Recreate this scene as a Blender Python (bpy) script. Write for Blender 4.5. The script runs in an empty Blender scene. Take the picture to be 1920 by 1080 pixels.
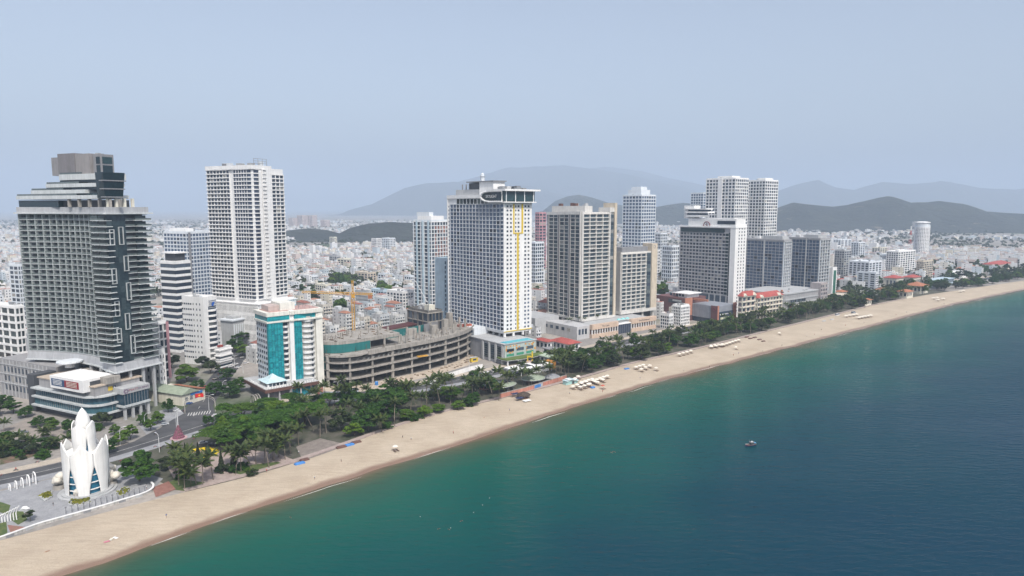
import bpy, bmesh, math, random
import numpy as np
from mathutils import Vector, Matrix, noise as mnoise
random.seed(7); RNG = np.random.default_rng(7)
sc = bpy.context.scene
COL = sc.collection
R = math.radians

# ------------------------------------------------------------------ camera, sky, sun, exposure
F, H = 1280.0, 120.0                      # focal length in photo pixels (1920 wide), flying height in metres
PITCH = math.atan(150 / F)
cam = bpy.data.cameras.new('camera'); camo = bpy.data.objects.new('camera', cam); COL.objects.link(camo)
cam.sensor_width = 36; cam.lens = 36 * F / 1920
cam.clip_start = 1; cam.clip_end = 200000
camo.location = (0, 0, H); camo.rotation_euler = (math.pi / 2 - PITCH, 0, 0)
sc.camera = camo

SUN_AZ = (0.38, -0.925)                    # horizontal direction towards the sun
SUN_EL = 52
w = bpy.data.worlds.new('World'); sc.world = w; w.use_nodes = True
nt = w.node_tree; bg = nt.nodes['Background']
sky = nt.nodes.new('ShaderNodeTexSky'); sky.sky_type = 'NISHITA'; sky.sun_disc = False
sky.sun_elevation = R(SUN_EL); sky.sun_rotation = math.atan2(SUN_AZ[0], SUN_AZ[1])
sky.air_density = 1.0; sky.dust_density = 4.5; sky.ozone_density = 1.4; sky.altitude = 100
hs = nt.nodes.new('ShaderNodeHueSaturation'); hs.inputs['Saturation'].default_value = 0.66; hs.inputs['Value'].default_value = 1.07
nt.links.new(sky.outputs[0], hs.inputs['Color']); nt.links.new(hs.outputs[0], bg.inputs[0]); bg.inputs[1].default_value = 0.15
sl = bpy.data.lights.new('sun', 'SUN'); sl.energy = 3.3; sl.angle = R(0.6); sl.color = (1, 0.95, 0.87)
so = bpy.data.objects.new('sun', sl); COL.objects.link(so)
_a = Vector((SUN_AZ[0], SUN_AZ[1], 0)).normalized() * math.cos(R(SUN_EL)) + Vector((0, 0, math.sin(R(SUN_EL))))
so.rotation_euler = _a.to_track_quat('Z', 'Y').to_euler(); so.location = (0, 0, 3000)
vs = sc.view_settings; vs.view_transform = 'Standard'; vs.look = 'None'; vs.gamma = 1; vs.exposure = 0.28; vs.use_curve_mapping = False
cy = sc.cycles
cy.max_bounces = 5; cy.diffuse_bounces = 2; cy.glossy_bounces = 2; cy.transmission_bounces = 2; cy.volume_bounces = 1; cy.transparent_max_bounces = 4
cy.use_denoising = True; cy.caustics_reflective = False; cy.caustics_refractive = False
cy.sample_clamp_indirect = 6
HAZE_DENSITY = 1.35e-4
HAZE_COLOR = (0.57, 0.69, 0.86)

# ------------------------------------------------------------------ measuring helpers
_c, _s = math.cos(PITCH), math.sin(PITCH)
def gp(x, y, z=0.0):
    "where the view ray through photo pixel x,y meets the level z"
    u = (x - 960) / F; v = (540 - y) / F
    Y = _c + v * _s; Z = -_s + v * _c; t = (z - H) / Z
    return (u * t, Y * t)
def col(x): return (x - 960) / F / (_c + 150 / F * _s)     # X/Y of a photo column at the horizon
def zat(y, Y):                                              # height seen at photo row y at depth Y
    v = (540 - y) / F
    return H + (-_s + v * _c) / (_c + v * _s) * Y
def pix(X, Y, Z=0.0):
    d = Y * _c - (Z - H) * _s
    return (960 + F * X / d, 540 - F * (Y * _s + (Z - H) * _c) / d)

# ------------------------------------------------------------------ materials
MATS = {}
def nodes_of(name):
    m = bpy.data.materials.new(name); m.use_nodes = True
    t = m.node_tree; b = t.nodes['Principled BSDF']; MATS[name] = m
    return m, t, b
def N(t, kind, **kw):
    n = t.nodes.new(kind)
    for k, v in kw.items(): setattr(n, k, v)
    return n
def rgb(c): return (c[0], c[1], c[2], 1)
def mixc(t, fac, a, b, blend='MIX'):
    n = N(t, 'ShaderNodeMix', data_type='RGBA', blend_type=blend)
    for sock, v in ((n.inputs[0], fac), (n.inputs[6], a), (n.inputs[7], b)):
        if hasattr(v, 'node'): t.links.new(v, sock)
        elif isinstance(v, (int, float)): sock.default_value = v
        else: sock.default_value = rgb(v)
    return n.outputs[2]
def noise(t, scale, detail=3, vec=None, stretch=None, rough=0.55):
    n = N(t, 'ShaderNodeTexNoise'); n.inputs['Scale'].default_value = scale; n.inputs['Detail'].default_value = detail
    n.inputs['Roughness'].default_value = rough
    if vec is None:
        g = N(t, 'ShaderNodeNewGeometry'); vec = g.outputs['Position']
    if stretch:
        mp = N(t, 'ShaderNodeMapping'); mp.inputs['Scale'].default_value = stretch[:3]
        if len(stretch) > 3: mp.inputs['Rotation'].default_value = (0, 0, stretch[3])
        t.links.new(vec, mp.inputs['Vector']); vec = mp.outputs[0]
    t.links.new(vec, n.inputs['Vector'])
    return n.outputs['Fac']
def ramp(t, fac, stops, interp='LINEAR'):
    n = N(t, 'ShaderNodeValToRGB'); e = n.color_ramp.elements; n.color_ramp.interpolation = interp
    while len(e) < len(stops): e.new(0.5)
    for el, (p, c) in zip(e, stops):
        el.position = p; el.color = rgb(c) if not isinstance(c, (int, float)) else (c, c, c, 1)
    t.links.new(fac, n.inputs[0]); return n.outputs[0]
def rnd(t):
    "a random number for each object and each loose piece"
    o = N(t, 'ShaderNodeObjectInfo'); g = N(t, 'ShaderNodeNewGeometry')
    a = N(t, 'ShaderNodeMath', operation='ADD'); t.links.new(o.outputs['Random'], a.inputs[0]); t.links.new(g.outputs['Random Per Island'], a.inputs[1])
    f = N(t, 'ShaderNodeMath', operation='FRACT'); t.links.new(a.outputs[0], f.inputs[0]); return f.outputs[0]
def bump(t, b, h, strength, dist):
    n = N(t, 'ShaderNodeBump'); n.inputs['Strength'].default_value = strength; n.inputs['Distance'].default_value = dist
    t.links.new(h, n.inputs['Height']); t.links.new(n.outputs[0], b.inputs['Normal'])
def paint(name, c, rough=0.7, stain=0.16, metal=0.0, vary=0.0):
    "painted or bare wall: mottled, with weather streaks running down"
    if name in MATS: return MATS[name]
    m, t, b = nodes_of(name)
    f1 = ramp(t, noise(t, 0.22, 4), [(0.3, 1 - stain), (0.7, 1.0)])
    f2 = ramp(t, noise(t, 1.0, 3, stretch=(0.9, 0.9, 0.06)), [(0.35, 1 - stain), (0.62, 1.0)])
    cc = mixc(t, 1.0, mixc(t, 1.0, c, f1, 'MULTIPLY'), f2, 'MULTIPLY')
    if vary:
        r = ramp(t, rnd(t), [(0, 1 - vary), (1, 1.0)]); cc = mixc(t, 1.0, cc, r, 'MULTIPLY')
    t.links.new(cc, b.inputs['Base Color']); b.inputs['Roughness'].default_value = rough; b.inputs['Metallic'].default_value = metal
    b.inputs['Specular IOR Level'].default_value = 0.3
    return m
def glass(name, stops, rough=0.1, spec=0.5):
    "window glass: every pane its own darkness, a few with curtains drawn"
    m, t, b = nodes_of(name)
    cc = ramp(t, rnd(t), stops, 'CONSTANT')
    f = ramp(t, noise(t, 0.7, 2), [(0.3, 0.75), (0.7, 1.15)])
    t.links.new(mixc(t, 1.0, cc, f, 'MULTIPLY'), b.inputs['Base Color'])
    b.inputs['Roughness'].default_value = rough; b.inputs['Specular IOR Level'].default_value = spec
    return m

white = paint('white_paint', (0.79, 0.79, 0.785), stain=0.09)
white2 = paint('bluish_white_paint', (0.67, 0.71, 0.75), stain=0.10)
cream = paint('cream_paint', (0.72, 0.69, 0.59))
beige = paint('beige_paint', (0.60, 0.53, 0.44))
ltgrey = paint('light_grey_paint', (0.45, 0.46, 0.47))
grey = paint('grey_paint', (0.26, 0.265, 0.28))
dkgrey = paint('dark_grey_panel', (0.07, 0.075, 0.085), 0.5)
concrete = paint('raw_concrete', (0.40, 0.375, 0.34), 0.85, 0.3)
concrete_dk = paint('dark_concrete', (0.20, 0.19, 0.18), 0.9, 0.35)  # concrete in a darker tone
brown = paint('brown_cladding', (0.14, 0.075, 0.062), 0.6)
redbrown = paint('red_brown_cladding', (0.30, 0.13, 0.10), 0.6)
redtile = paint('red_roof_tiles', (0.42, 0.10, 0.085), 0.7, 0.25)
orange = paint('orange_roof_tiles', (0.44, 0.18, 0.10), 0.7, 0.25)
yellow = paint('yellow_paint', (0.72, 0.52, 0.05))
crane_y = paint('crane_yellow', (0.60, 0.33, 0.05))
salmon = paint('salmon_wall', (0.55, 0.25, 0.19), 0.8, 0.3)
bluep = paint('blue_tarpaulin', (0.06, 0.22, 0.55), 0.5)
navy = paint('navy_cloth', (0.03, 0.04, 0.10), 0.8)
greenroof = paint('green_grey_roof', (0.30, 0.35, 0.27), 0.7)
dgreen = paint('dark_green_panel', (0.03, 0.14, 0.10), 0.6)
paleblue = paint('pale_blue_paint', (0.48, 0.60, 0.68))
skyroof = paint('pale_cyan_roof', (0.55, 0.70, 0.74), 0.5)
pink = paint('pink_paint', (0.55, 0.30, 0.33))
brick = paint('red_brick_infill', (0.36, 0.17, 0.14), 0.8, 0.25, vary=0.35)
tarp_teal = paint('teal_scaffold_net', (0.02, 0.16, 0.16), 0.8)
blackish = paint('black_rubber', (0.02, 0.02, 0.022), 0.6)
steel = paint('galvanised_steel', (0.35, 0.36, 0.37), 0.4, 0.1, 0.6)
lamppost = paint('lamp_post_white', (0.66, 0.67, 0.68), 0.5)
win = glass('window_glass', [(0, (0.022, 0.034, 0.052)), (0.40, (0.042, 0.060, 0.088)), (0.68, (0.075, 0.10, 0.135)), (0.86, (0.20, 0.21, 0.21)), (0.95, (0.34, 0.33, 0.30))])
winblue = glass('blue_window_glass', [(0, (0.065, 0.10, 0.165)), (0.5, (0.085, 0.125, 0.195)), (0.93, (0.02, 0.03, 0.05))])
wingreen = glass('green_grey_glass', [(0, (0.012, 0.022, 0.024)), (0.4, (0.03, 0.045, 0.046)), (0.7, (0.055, 0.075, 0.075)), (0.94, (0.2, 0.22, 0.21))])
teal = glass('teal_glass', [(0, (0.015, 0.24, 0.28)), (0.4, (0.02, 0.29, 0.33)), (0.8, (0.012, 0.19, 0.24))], 0.08)
dkteal = glass('dark_teal_glass', [(0, (0.010, 0.024, 0.030)), (0.5, (0.014, 0.034, 0.040)), (0.8, (0.024, 0.052, 0.058))], 0.08)
railglass = glass('railing_glass', [(0, (0.10, 0.125, 0.125)), (0.6, (0.13, 0.155, 0.155))], 0.15)
lotusglass = glass('lotus_window_glass', [(0, (0.01, 0.10, 0.19)), (0.5, (0.012, 0.14, 0.24))], 0.06)
poolwater = glass('pool_water', [(0, (0.03, 0.38, 0.50)), (0.5, (0.04, 0.42, 0.55))], 0.1)

# ------------------------------------------------------------------ mesh helpers
class MB:
    def __init__(s): s.v = []; s.f = []
    def add(s, vs, fs):
        n = len(s.v); s.v += [tuple(p) for p in vs]; s.f += [tuple(i + n for i in q) for q in fs]; return s
    def box(s, x0, x1, y0, y1, z0, z1):
        return s.add([(x0,y0,z0),(x1,y0,z0),(x1,y1,z0),(x0,y1,z0),(x0,y0,z1),(x1,y0,z1),(x1,y1,z1),(x0,y1,z1)],
                     [(0,3,2,1),(4,5,6,7),(0,1,5,4),(1,2,6,5),(2,3,7,6),(3,0,4,7)])
    def prism(s, poly, z0, z1, poly2=None, caps=True):
        n = len(poly); q = poly2 or poly
        ar = sum(poly[i][0]*poly[(i+1)%n][1]-poly[(i+1)%n][0]*poly[i][1] for i in range(n))
        if ar < 0: poly = poly[::-1]; q = q[::-1]
        vs = [(p[0],p[1],z0) for p in poly] + [(p[0],p[1],z1) for p in q]
        fs = [(i,(i+1)%n,(i+1)%n+n,i+n) for i in range(n)]
        if caps: fs += [tuple(range(n-1,-1,-1)), tuple(range(n,2*n))]
        return s.add(vs, fs)
    def tube(s, path, rad, k=6, cap=True):
        path = [Vector(p) for p in path]; rs = rad if hasattr(rad,'__len__') else [rad]*len(path)
        vs = []; fs = []
        for i,p in enumerate(path):
            d = (path[min(i+1,len(path)-1)] - path[max(i-1,0)]).normalized()
            a = d.cross(Vector((0,0,1)) if abs(d.z) < 0.95 else Vector((1,0,0))).normalized(); b = d.cross(a)
            for j in range(k):
                t = 2*math.pi*j/k; vs.append(p + (a*math.cos(t) + b*math.sin(t))*rs[i])
        for i in range(len(path)-1):
            for j in range(k): fs.append((i*k+j, i*k+(j+1)%k, (i+1)*k+(j+1)%k, (i+1)*k+j))
        if cap: fs += [tuple(range(k-1,-1,-1)), tuple(range((len(path)-1)*k, len(path)*k))]
        return s.add(vs, fs)
    def lathe(s, prof, k=12, cx=0, cy=0, cap=True):
        vs = []; fs = []
        for r,z in prof:
            for j in range(k): t = 2*math.pi*j/k; vs.append((cx+r*math.cos(t), cy+r*math.sin(t), z))
        for i in range(len(prof)-1):
            for j in range(k): fs.append((i*k+j, i*k+(j+1)%k, (i+1)*k+(j+1)%k, (i+1)*k+j))
        if cap: fs += [tuple(range(k-1,-1,-1)), tuple(range((len(prof)-1)*k, len(prof)*k))]
        return s.add(vs, fs)
    def mesh(s, name, mat, smooth=False):
        me = bpy.data.meshes.new(name); me.from_pydata(s.v, [], s.f); me.update()
        if mat: me.materials.append(mat)
        if smooth: me.polygons.foreach_set('use_smooth', [True]*len(me.polygons))
        return me
def link(name, me, parent=None, loc=(0,0,0), rz=0, scale=None):
    o = bpy.data.objects.new(name, me); COL.objects.link(o); o.location = loc
    if rz: o.rotation_euler = (0,0,rz)
    if scale: o.scale = scale
    if parent: o.parent = parent
    return o
def obj(name, mb, mat, parent=None, loc=(0,0,0), smooth=False, rz=0):
    return link(name, mb.mesh(name, mat, smooth), parent, loc, rz)
def npmesh(name, V, Fq, mat):
    "V (n,3), Fq (m,4) quads"
    me = bpy.data.meshes.new(name); V = np.asarray(V, np.float32); Fq = np.asarray(Fq, np.int32); k = Fq.shape[1]
    me.vertices.add(len(V)); me.vertices.foreach_set('co', V.ravel())
    me.loops.add(Fq.size); me.loops.foreach_set('vertex_index', Fq.ravel())
    me.polygons.add(len(Fq)); me.polygons.foreach_set('loop_start', np.arange(len(Fq), dtype=np.int32)*k)
    me.update(calc_edges=True); me.validate(); me.polygons.foreach_set('use_smooth', np.zeros(len(me.polygons), bool))
    for m in (mat if isinstance(mat,(list,tuple)) else [mat]): me.materials.append(m)
    return me
def tag(o, label=None, cat=None, group=None, kind=None):
    if label: o['label'] = label
    if cat: o['category'] = cat
    if group: o['group'] = group
    if kind: o['kind'] = kind
    return o
def thing(name, label, cat, loc, group=None, rz=0):
    o = bpy.data.objects.new(name, None); COL.objects.link(o); o.location = loc; o.rotation_euler = (0,0,rz); o.empty_display_size = 1
    return tag(o, label, cat, group)
def copy_tree(o, parent=None):
    c = o.copy(); COL.objects.link(c); c.parent = parent
    for ch in KIDS.get(o.name, []): copy_tree(ch, c)
    return c
KIDS = {}
def remember(root, objs):
    "note which objects hang under a prototype"
    for o in objs: KIDS.setdefault(o.parent.name, []).append(o)
_ORD = 'first second third fourth fifth sixth seventh eighth ninth tenth eleventh twelfth thirteenth fourteenth fifteenth sixteenth seventeenth eighteenth nineteenth'.split()
_TENS = ['', '', 'twent', 'thirt', 'fort', 'fift', 'sixt', 'sevent', 'eight', 'ninet']
def ordinal(n):
    if n >= 100: return ('one' if n < 200 else 'two') + '-hundred' + ('th' if n % 100 == 0 else '-and-' + ordinal(n % 100))
    if n < 20: return _ORD[n-1]
    return _TENS[n//10] + ('ieth' if n % 10 == 0 else 'y-' + _ORD[n%10-1])
def label_row(objs, template, group):
    "each gets its place in the row as seen from the camera, left to right"
    objs = sorted(objs, key=lambda o: o.location.x / max(o.location.y, 1))
    for i, o in enumerate(objs): tag(o, template.replace('#', ordinal(i+1)), None, group)

# ------------------------------------------------------------------ coast: shoreline, beach, sea, ground
def resample(pts, n):
    pts = np.array(pts, float); d = np.r_[0, np.cumsum(np.hypot(*np.diff(pts, axis=0).T))]
    s = np.linspace(0, d[-1], n); return np.c_[np.interp(s, d, pts[:,0]), np.interp(s, d, pts[:,1])]
def smooth(p, k=7):
    q = p.copy()
    for _ in range(k): q[1:-1] = (q[:-2] + 2*q[1:-1] + q[2:]) / 4
    return q
SEA = np.array((0.66, -0.751))            # from the land towards the open water
shore_px = [(0,1110),(150,1070),(330,1000),(450,960),(620,905),(700,880),(850,835),(1000,785),(1120,748),(1240,712),(1370,678),(1500,645),(1600,619),(1700,593),(1800,567),(1920,542)]
back_px = [(0,1014),(140,978),(287,932),(330,926),(440,903),(560,868),(640,838),(700,815),(760,792),(830,772),(900,757),(985,737),(1065,716),(1120,702),(1180,682),(1300,657),(1410,629),(1560,592),(1640,572),(1730,554),(1920,526)]
ext = lambda a, b, k: (a[0] + (a[0]-b[0])/math.dist(a,b)*k, a[1] + (a[1]-b[1])/math.dist(a,b)*k)
_sh = [gp(*p) for p in shore_px]; _bk = [gp(*p) for p in back_px]
_sh = [ext(_sh[0], _sh[1], 150)] + _sh + [(1100, 1265), (1500, 1540), (2200, 2000)]
_bk = [ext(_bk[0], _bk[1], 150)] + _bk + [(1160, 1360), (1460, 1600), (2160, 2060)]
NS = 420
shore = smooth(resample(_sh, NS), 5); back = smooth(resample(_bk, NS), 3)
# pair every back point with the shore point straight across
def nearest_on(line, p): return line[np.argmin(((line - p)**2).sum(1))]
amp = np.array([mnoise.noise(Vector((p[0]*0.06, p[1]*0.06, 0))) * 1.6 + mnoise.noise(Vector((p[0]*0.2, p[1]*0.2, 5))) * 0.5 for p in shore])
shore = shore + amp[:,None] * SEA
bkm = np.array([nearest_on(back, p) for p in shore]); bkm = smooth(bkm, 12)
far0, far1 = np.array((-0.707,-0.707))*45000, np.array((0.8,0.6))*45000
def long(line): return np.vstack([line[0] + far0, line, line[-1] + far1])
def strip(name, rows, zs, mat, attr=None):
    n = len(rows[0]); V = np.vstack([np.c_[r, np.full(n, z) if np.isscalar(z) else z] for r, z in zip(rows, zs)])
    q = [(k*n+i, (k+1)*n+i, (k+1)*n+i+1, k*n+i+1) for k in range(len(rows)-1) for i in range(n-1)]
    me = npmesh(name, V, q, mat)
    if attr is not None:
        a = me.attributes.new('dist', 'FLOAT', 'POINT'); a.data.foreach_set('value', np.repeat(np.array(attr, np.float32), n))
    me.polygons.foreach_set('use_smooth', [True]*len(me.polygons))
    return link(name, me)
def attr_node(t, nm):
    n = N(t, 'ShaderNodeAttribute'); n.attribute_name = nm; return n.outputs['Fac']

# ground
m, t, b = nodes_of('city_ground')
a_ = mixc(t, ramp(t, noise(t, 0.012, 5), [(0.42, 0.0), (0.58, 1.0)]), (0.22, 0.21, 0.20), (0.34, 0.31, 0.28))
a_ = mixc(t, ramp(t, noise(t, 0.006, 4), [(0.55, 0.0), (0.62, 1.0)]), a_, (0.06, 0.085, 0.04))
a_ = mixc(t, 1.0, a_, ramp(t, noise(t, 0.4, 3), [(0.3, 0.8), (0.7, 1.1)]), 'MULTIPLY')
t.links.new(a_, b.inputs['Base Color']); b.inputs['Roughness'].default_value = 0.9
lb = long(bkm)
g_ = strip('ground', [lb - SEA*45000, lb - SEA*3000, lb - SEA*400, lb - SEA*60, lb], [0.0]*5, m); tag(g_, kind='structure')

# beach
m, t, b = nodes_of('beach_sand')
d_ = attr_node(t, 'dist')
wob = N(t, 'ShaderNodeMath', operation='MULTIPLY_ADD'); t.links.new(noise(t, 0.09, 4), wob.inputs[0]); wob.inputs[1].default_value = 5.0; t.links.new(d_, wob.inputs[2])
base = mixc(t, ramp(t, noise(t, 0.05, 6, stretch=(1, 1, 1)), [(0.3, 0.0), (0.7, 1.0)]), (0.41, 0.335, 0.25), (0.495, 0.415, 0.32))
base = mixc(t, 1.0, base, ramp(t, noise(t, 0.5, 5, stretch=(0.25, 1.6, 1, R(-44)), rough=0.7), [(0.3, 0.84), (0.55, 1.0), (0.75, 1.05)]), 'MULTIPLY')
base = mixc(t, 1.0, base, ramp(t, noise(t, 2.5, 3), [(0.35, 0.88), (0.65, 1.04)]), 'MULTIPLY')
wet = N(t, 'ShaderNodeMapRange'); t.links.new(wob.outputs[0], wet.inputs[0]); wet.inputs[1].default_value = -3.2; wet.inputs[2].default_value = 0.2
sandc = mixc(t, wet.outputs[0], base, (0.235, 0.15, 0.105))
t.links.new(sandc, b.inputs['Base Color'])
rr = N(t, 'ShaderNodeMapRange'); t.links.new(wet.outputs[0], rr.inputs[0]); rr.inputs[3].default_value = 0.95; rr.inputs[4].default_value = 0.35
t.links.new(rr.outputs[0], b.inputs['Roughness'])
bump(t, b, noise(t, 0.7, 6, rough=0.75), 0.8, 0.5)
SEAZ = -0.8
ls = long(shore); lbk = long(bkm)
fr = [0, 0.12, 0.3, 0.5, 0.7]
rows = [lbk*(1-f) + ls*f for f in fr] + [ls - SEA*6, ls - SEA*3, ls, ls + SEA*6, ls + SEA*30]
bz = [0.05, 0.35, 0.5, 0.35, 0.05, -0.35, -0.55, SEAZ, -1.3, -4]
sand = strip('beach', rows, bz, m, [-30, -28, -24, -18, -12, -6, -3, 0, 6, 30]); tag(sand, kind='structure')

# sea: colour follows the depth of the water over the sand, the rest is reflection
m, t, b = nodes_of('sea_water')
d_ = attr_node(t, 'dist')
dn = N(t, 'ShaderNodeMath', operation='MULTIPLY_ADD'); t.links.new(noise(t, 0.012, 4, stretch=(1, 1, 1)), dn.inputs[0]); dn.inputs[1].default_value = 0.24; t.links.new(d_, dn.inputs[2])
sub = N(t, 'ShaderNodeMath', operation='SUBTRACT'); t.links.new(dn.outputs[0], sub.inputs[0]); sub.inputs[1].default_value = 0.12
cc = ramp(t, sub.outputs[0], [(0.0, (0.15, 0.105, 0.07)), (0.05, (0.075, 0.085, 0.05)), (0.13, (0.030, 0.078, 0.050)), (0.26, (0.006, 0.078, 0.056)), (0.42, (0.002, 0.062, 0.056)), (0.60, (0.002, 0.036, 0.054)), (0.8, (0.001, 0.027, 0.055)), (1.0, (0.001, 0.022, 0.055))])
t.links.new(cc, b.inputs['Base Color']); b.inputs['Roughness'].default_value = 1.0; b.inputs['Specular IOR Level'].default_value = 0.0
h1 = noise(t, 0.42, 4, stretch=(0.34, 1.0, 1, R(8)), rough=0.5); h2 = noise(t, 0.03, 3, stretch=(0.5, 1.0, 1, R(-12)))
mx = N(t, 'ShaderNodeMath', operation='MULTIPLY_ADD'); t.links.new(h2, mx.inputs[0]); mx.inputs[1].default_value = 1.2; t.links.new(h1, mx.inputs[2])
bump(t, b, mx.outputs[0], 1.0, 0.6)
bn = b.inputs['Normal'].links[0].from_socket                # the body of the water, and the sky mirrored in its ripples
gl = N(t, 'ShaderNodeBsdfGlossy'); gl.inputs['Roughness'].default_value = 0.03; t.links.new(bn, gl.inputs['Normal'])
fr_ = N(t, 'ShaderNodeFresnel'); fr_.inputs['IOR'].default_value = 1.33; t.links.new(bn, fr_.inputs['Normal'])
fk = N(t, 'ShaderNodeMath', operation='MULTIPLY'); t.links.new(fr_.outputs[0], fk.inputs[0]); t.links.new(ramp(t, noise(t, 0.006, 5, stretch=(0.35, 1.3, 1, R(6)), rough=0.6), [(0.3, 0.30), (0.7, 0.66)]), fk.inputs[1])
ms = N(t, 'ShaderNodeMixShader'); t.links.new(fk.outputs[0], ms.inputs[0]); t.links.new(b.outputs[0], ms.inputs[1]); t.links.new(gl.outputs[0], ms.inputs[2]); t.links.new(ms.outputs[0], t.nodes['Material Output'].inputs['Surface'])
offs = [-8, 0, 3, 8, 16, 30, 60, 110, 180, 300, 520, 1500, 6000, 45000]
dv = [0, 0.01, 0.05, 0.10, 0.17, 0.26, 0.40, 0.55, 0.70, 0.84, 0.95, 1.0, 1.0, 1.0]
sea = strip('sea', [ls + SEA*o for o in offs], [SEAZ]*len(offs), m, dv); tag(sea, kind='structure')

# foam where the small waves break
m, t, b = nodes_of('sea_foam'); b.inputs['Base Color'].default_value = (0.78, 0.76, 0.72, 1); b.inputs['Roughness'].default_value = 0.9
fm = MB(); i = 2
while i < 330:
    L = random.randint(1, 5); off = random.uniform(-0.1, .9) if random.random() < .8 else random.uniform(1.5, 4); wd = random.uniform(0.12, 0.42)
    a = []; c_ = []
    for j in range(L+1):
        p = shore[min(i+j, NS-1)]; k = math.sin(math.pi*j/L); o2 = off + random.uniform(-.15, .15)
        a.append((p[0]+SEA[0]*(o2-wd*k*.5), p[1]+SEA[1]*(o2-wd*k*.5), SEAZ+0.03)); c_.append((p[0]+SEA[0]*(o2+wd*k*.5+.03), p[1]+SEA[1]*(o2+wd*k*.5+.03), SEAZ+0.03))
    fm.add(a + c_, [(j, j+L+1, j+L+2, j+1) for j in range(L)]); i += L + random.randint(0, 6)
tag(obj('foam', fm, m), 'thin broken line of white foam along the wet sand', 'foam', kind='stuff')

# ------------------------------------------------------------------ hills and far mountains
m, t, b = nodes_of('wooded_slope')
a_ = mixc(t, ramp(t, noise(t, 0.006, 5), [(0.35, 0.0), (0.65, 1.0)]), (0.008, 0.015, 0.010), (0.024, 0.031, 0.02))
a_ = mixc(t, ramp(t, noise(t, 0.011, 4), [(0.66, 0.0), (0.72, 1.0)]), a_, (0.14, 0.12, 0.09))
t.links.new(a_, b.inputs['Base Color']); b.inputs['Roughness'].default_value = 0.95
bump(t, b, noise(t, 0.012, 8, rough=0.65), 1.0, 55)
HILLM = m
def ridge(name, prof, Y, depth, seed, rough=0.16, base=None):
    "a range of hills: prof = (photo column, photo row) of its skyline at depth Y"
    xs = [col(p[0])*Y for p in prof]; hs = [zat(p[1], Y) for p in prof]
    nx, ny = 230, 64; x = np.linspace(xs[0], xs[-1], nx); h = np.interp(x, xs, hs)
    V = np.zeros((ny, nx, 3))
    for j in range(ny):
        s = j/(ny-1); k = math.exp(-((s-.45)/.21)**2)
        for i in range(nx):
            q = Vector((x[i]/900, (Y+(s-.45)*depth)/900, seed))
            fb = mnoise.fractal(q, 0.9, 2.1, 6)
            spur = abs(mnoise.noise(Vector((x[i]/420 + fb*0.35, seed, s*1.5))))
            kk = k if abs(s-.45) < .02 else k*(1 - 0.55*spur*(1-k)*1.6)
            z = h[i]*kk*(1 + rough*fb*(0.35 + 1.2*(1-k)))
            ed = min(1, i/10, (nx-1-i)/10, j/4, (ny-1-j)/4)
            V[j,i] = (x[i], Y+(s-.45)*depth, max(-2, z*ed - (1-ed)*2))
    q = [(j*nx+i, j*nx+i+1, (j+1)*nx+i+1, (j+1)*nx+i) for j in range(ny-1) for i in range(nx-1)]
    me = npmesh(name, V.reshape(-1,3), q, HILLM); me.polygons.foreach_set('use_smooth', [True]*len(me.polygons))
    return tag(link(name, me), kind='structure')
ridge('hill', [(1330,440),(1400,415),(1450,394),(1490,379),(1560,388),(1590,386),(1630,377),(1662,370),(1700,381),(1760,377),(1800,383),(1840,397),(1880,400),(1930,402),(2050,392),(2200,430)], 3900, 1500, 3.0, 0.3)
ridge('hill', [(1000,410),(1040,377),(1065,366),(1085,362),(1110,368),(1140,378),(1170,384),(1220,398),(1300,412)], 6000, 1800, 8.0, 0.25)
ridge('hill', [(1180,408),(1220,390),(1250,384),(1280,380),(1320,384),(1400,392),(1480,402)], 5000, 1500, 11.0, 0.25)
ridge('mountain', [(640,398),(700,382),(760,352),(800,344),(850,340),(900,344),(1000,350),(1100,380)], 12500, 3600, 14.0, 0.1)
ridge('mountain', [(820,352),(900,330),(950,315),(1000,311),(1060,310),(1120,318),(1180,328),(1250,344),(1320,362),(1420,385)], 14500, 4200, 18.0, 0.1)
ridge('mountain', [(1020,345),(1080,320),(1130,312),(1180,318),(1260,335),(1340,352),(1440,380)], 17000, 4200, 20.0, 0.1)
ridge('mountain', [(1380,376),(1440,364),(1500,344),(1530,337),(1560,350),(1600,356),(1650,342),(1700,345),(1760,340),(1830,352),(1900,356),(2000,350),(2200,380)], 12500, 3600, 25.0, 0.12)
ridge('hill', [(500,448),(540,432),(575,428),(610,431),(635,438),(655,427),(690,418),(730,414),(775,416),(820,424),(870,434),(930,448)], 2650, 620, 31.0, 0.45)

# ------------------------------------------------------------------ haze
m = bpy.data.materials.new('haze_air'); m.use_nodes = True; t = m.node_tree; t.nodes.clear()
out = N(t, 'ShaderNodeOutputMaterial'); pv = N(t, 'ShaderNodeVolumePrincipled')
pv.inputs['Color'].default_value = rgb(HAZE_COLOR); pv.inputs['Density'].default_value = HAZE_DENSITY; pv.inputs['Anisotropy'].default_value = 0.0
t.links.new(pv.outputs[0], out.inputs['Volume'])
tag(obj('haze', MB().box(-85000, 85000, -85000, 85000, -6, 1300), m), 'pale blue haze hanging in the air over the bay', 'haze', kind='stuff')

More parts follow.
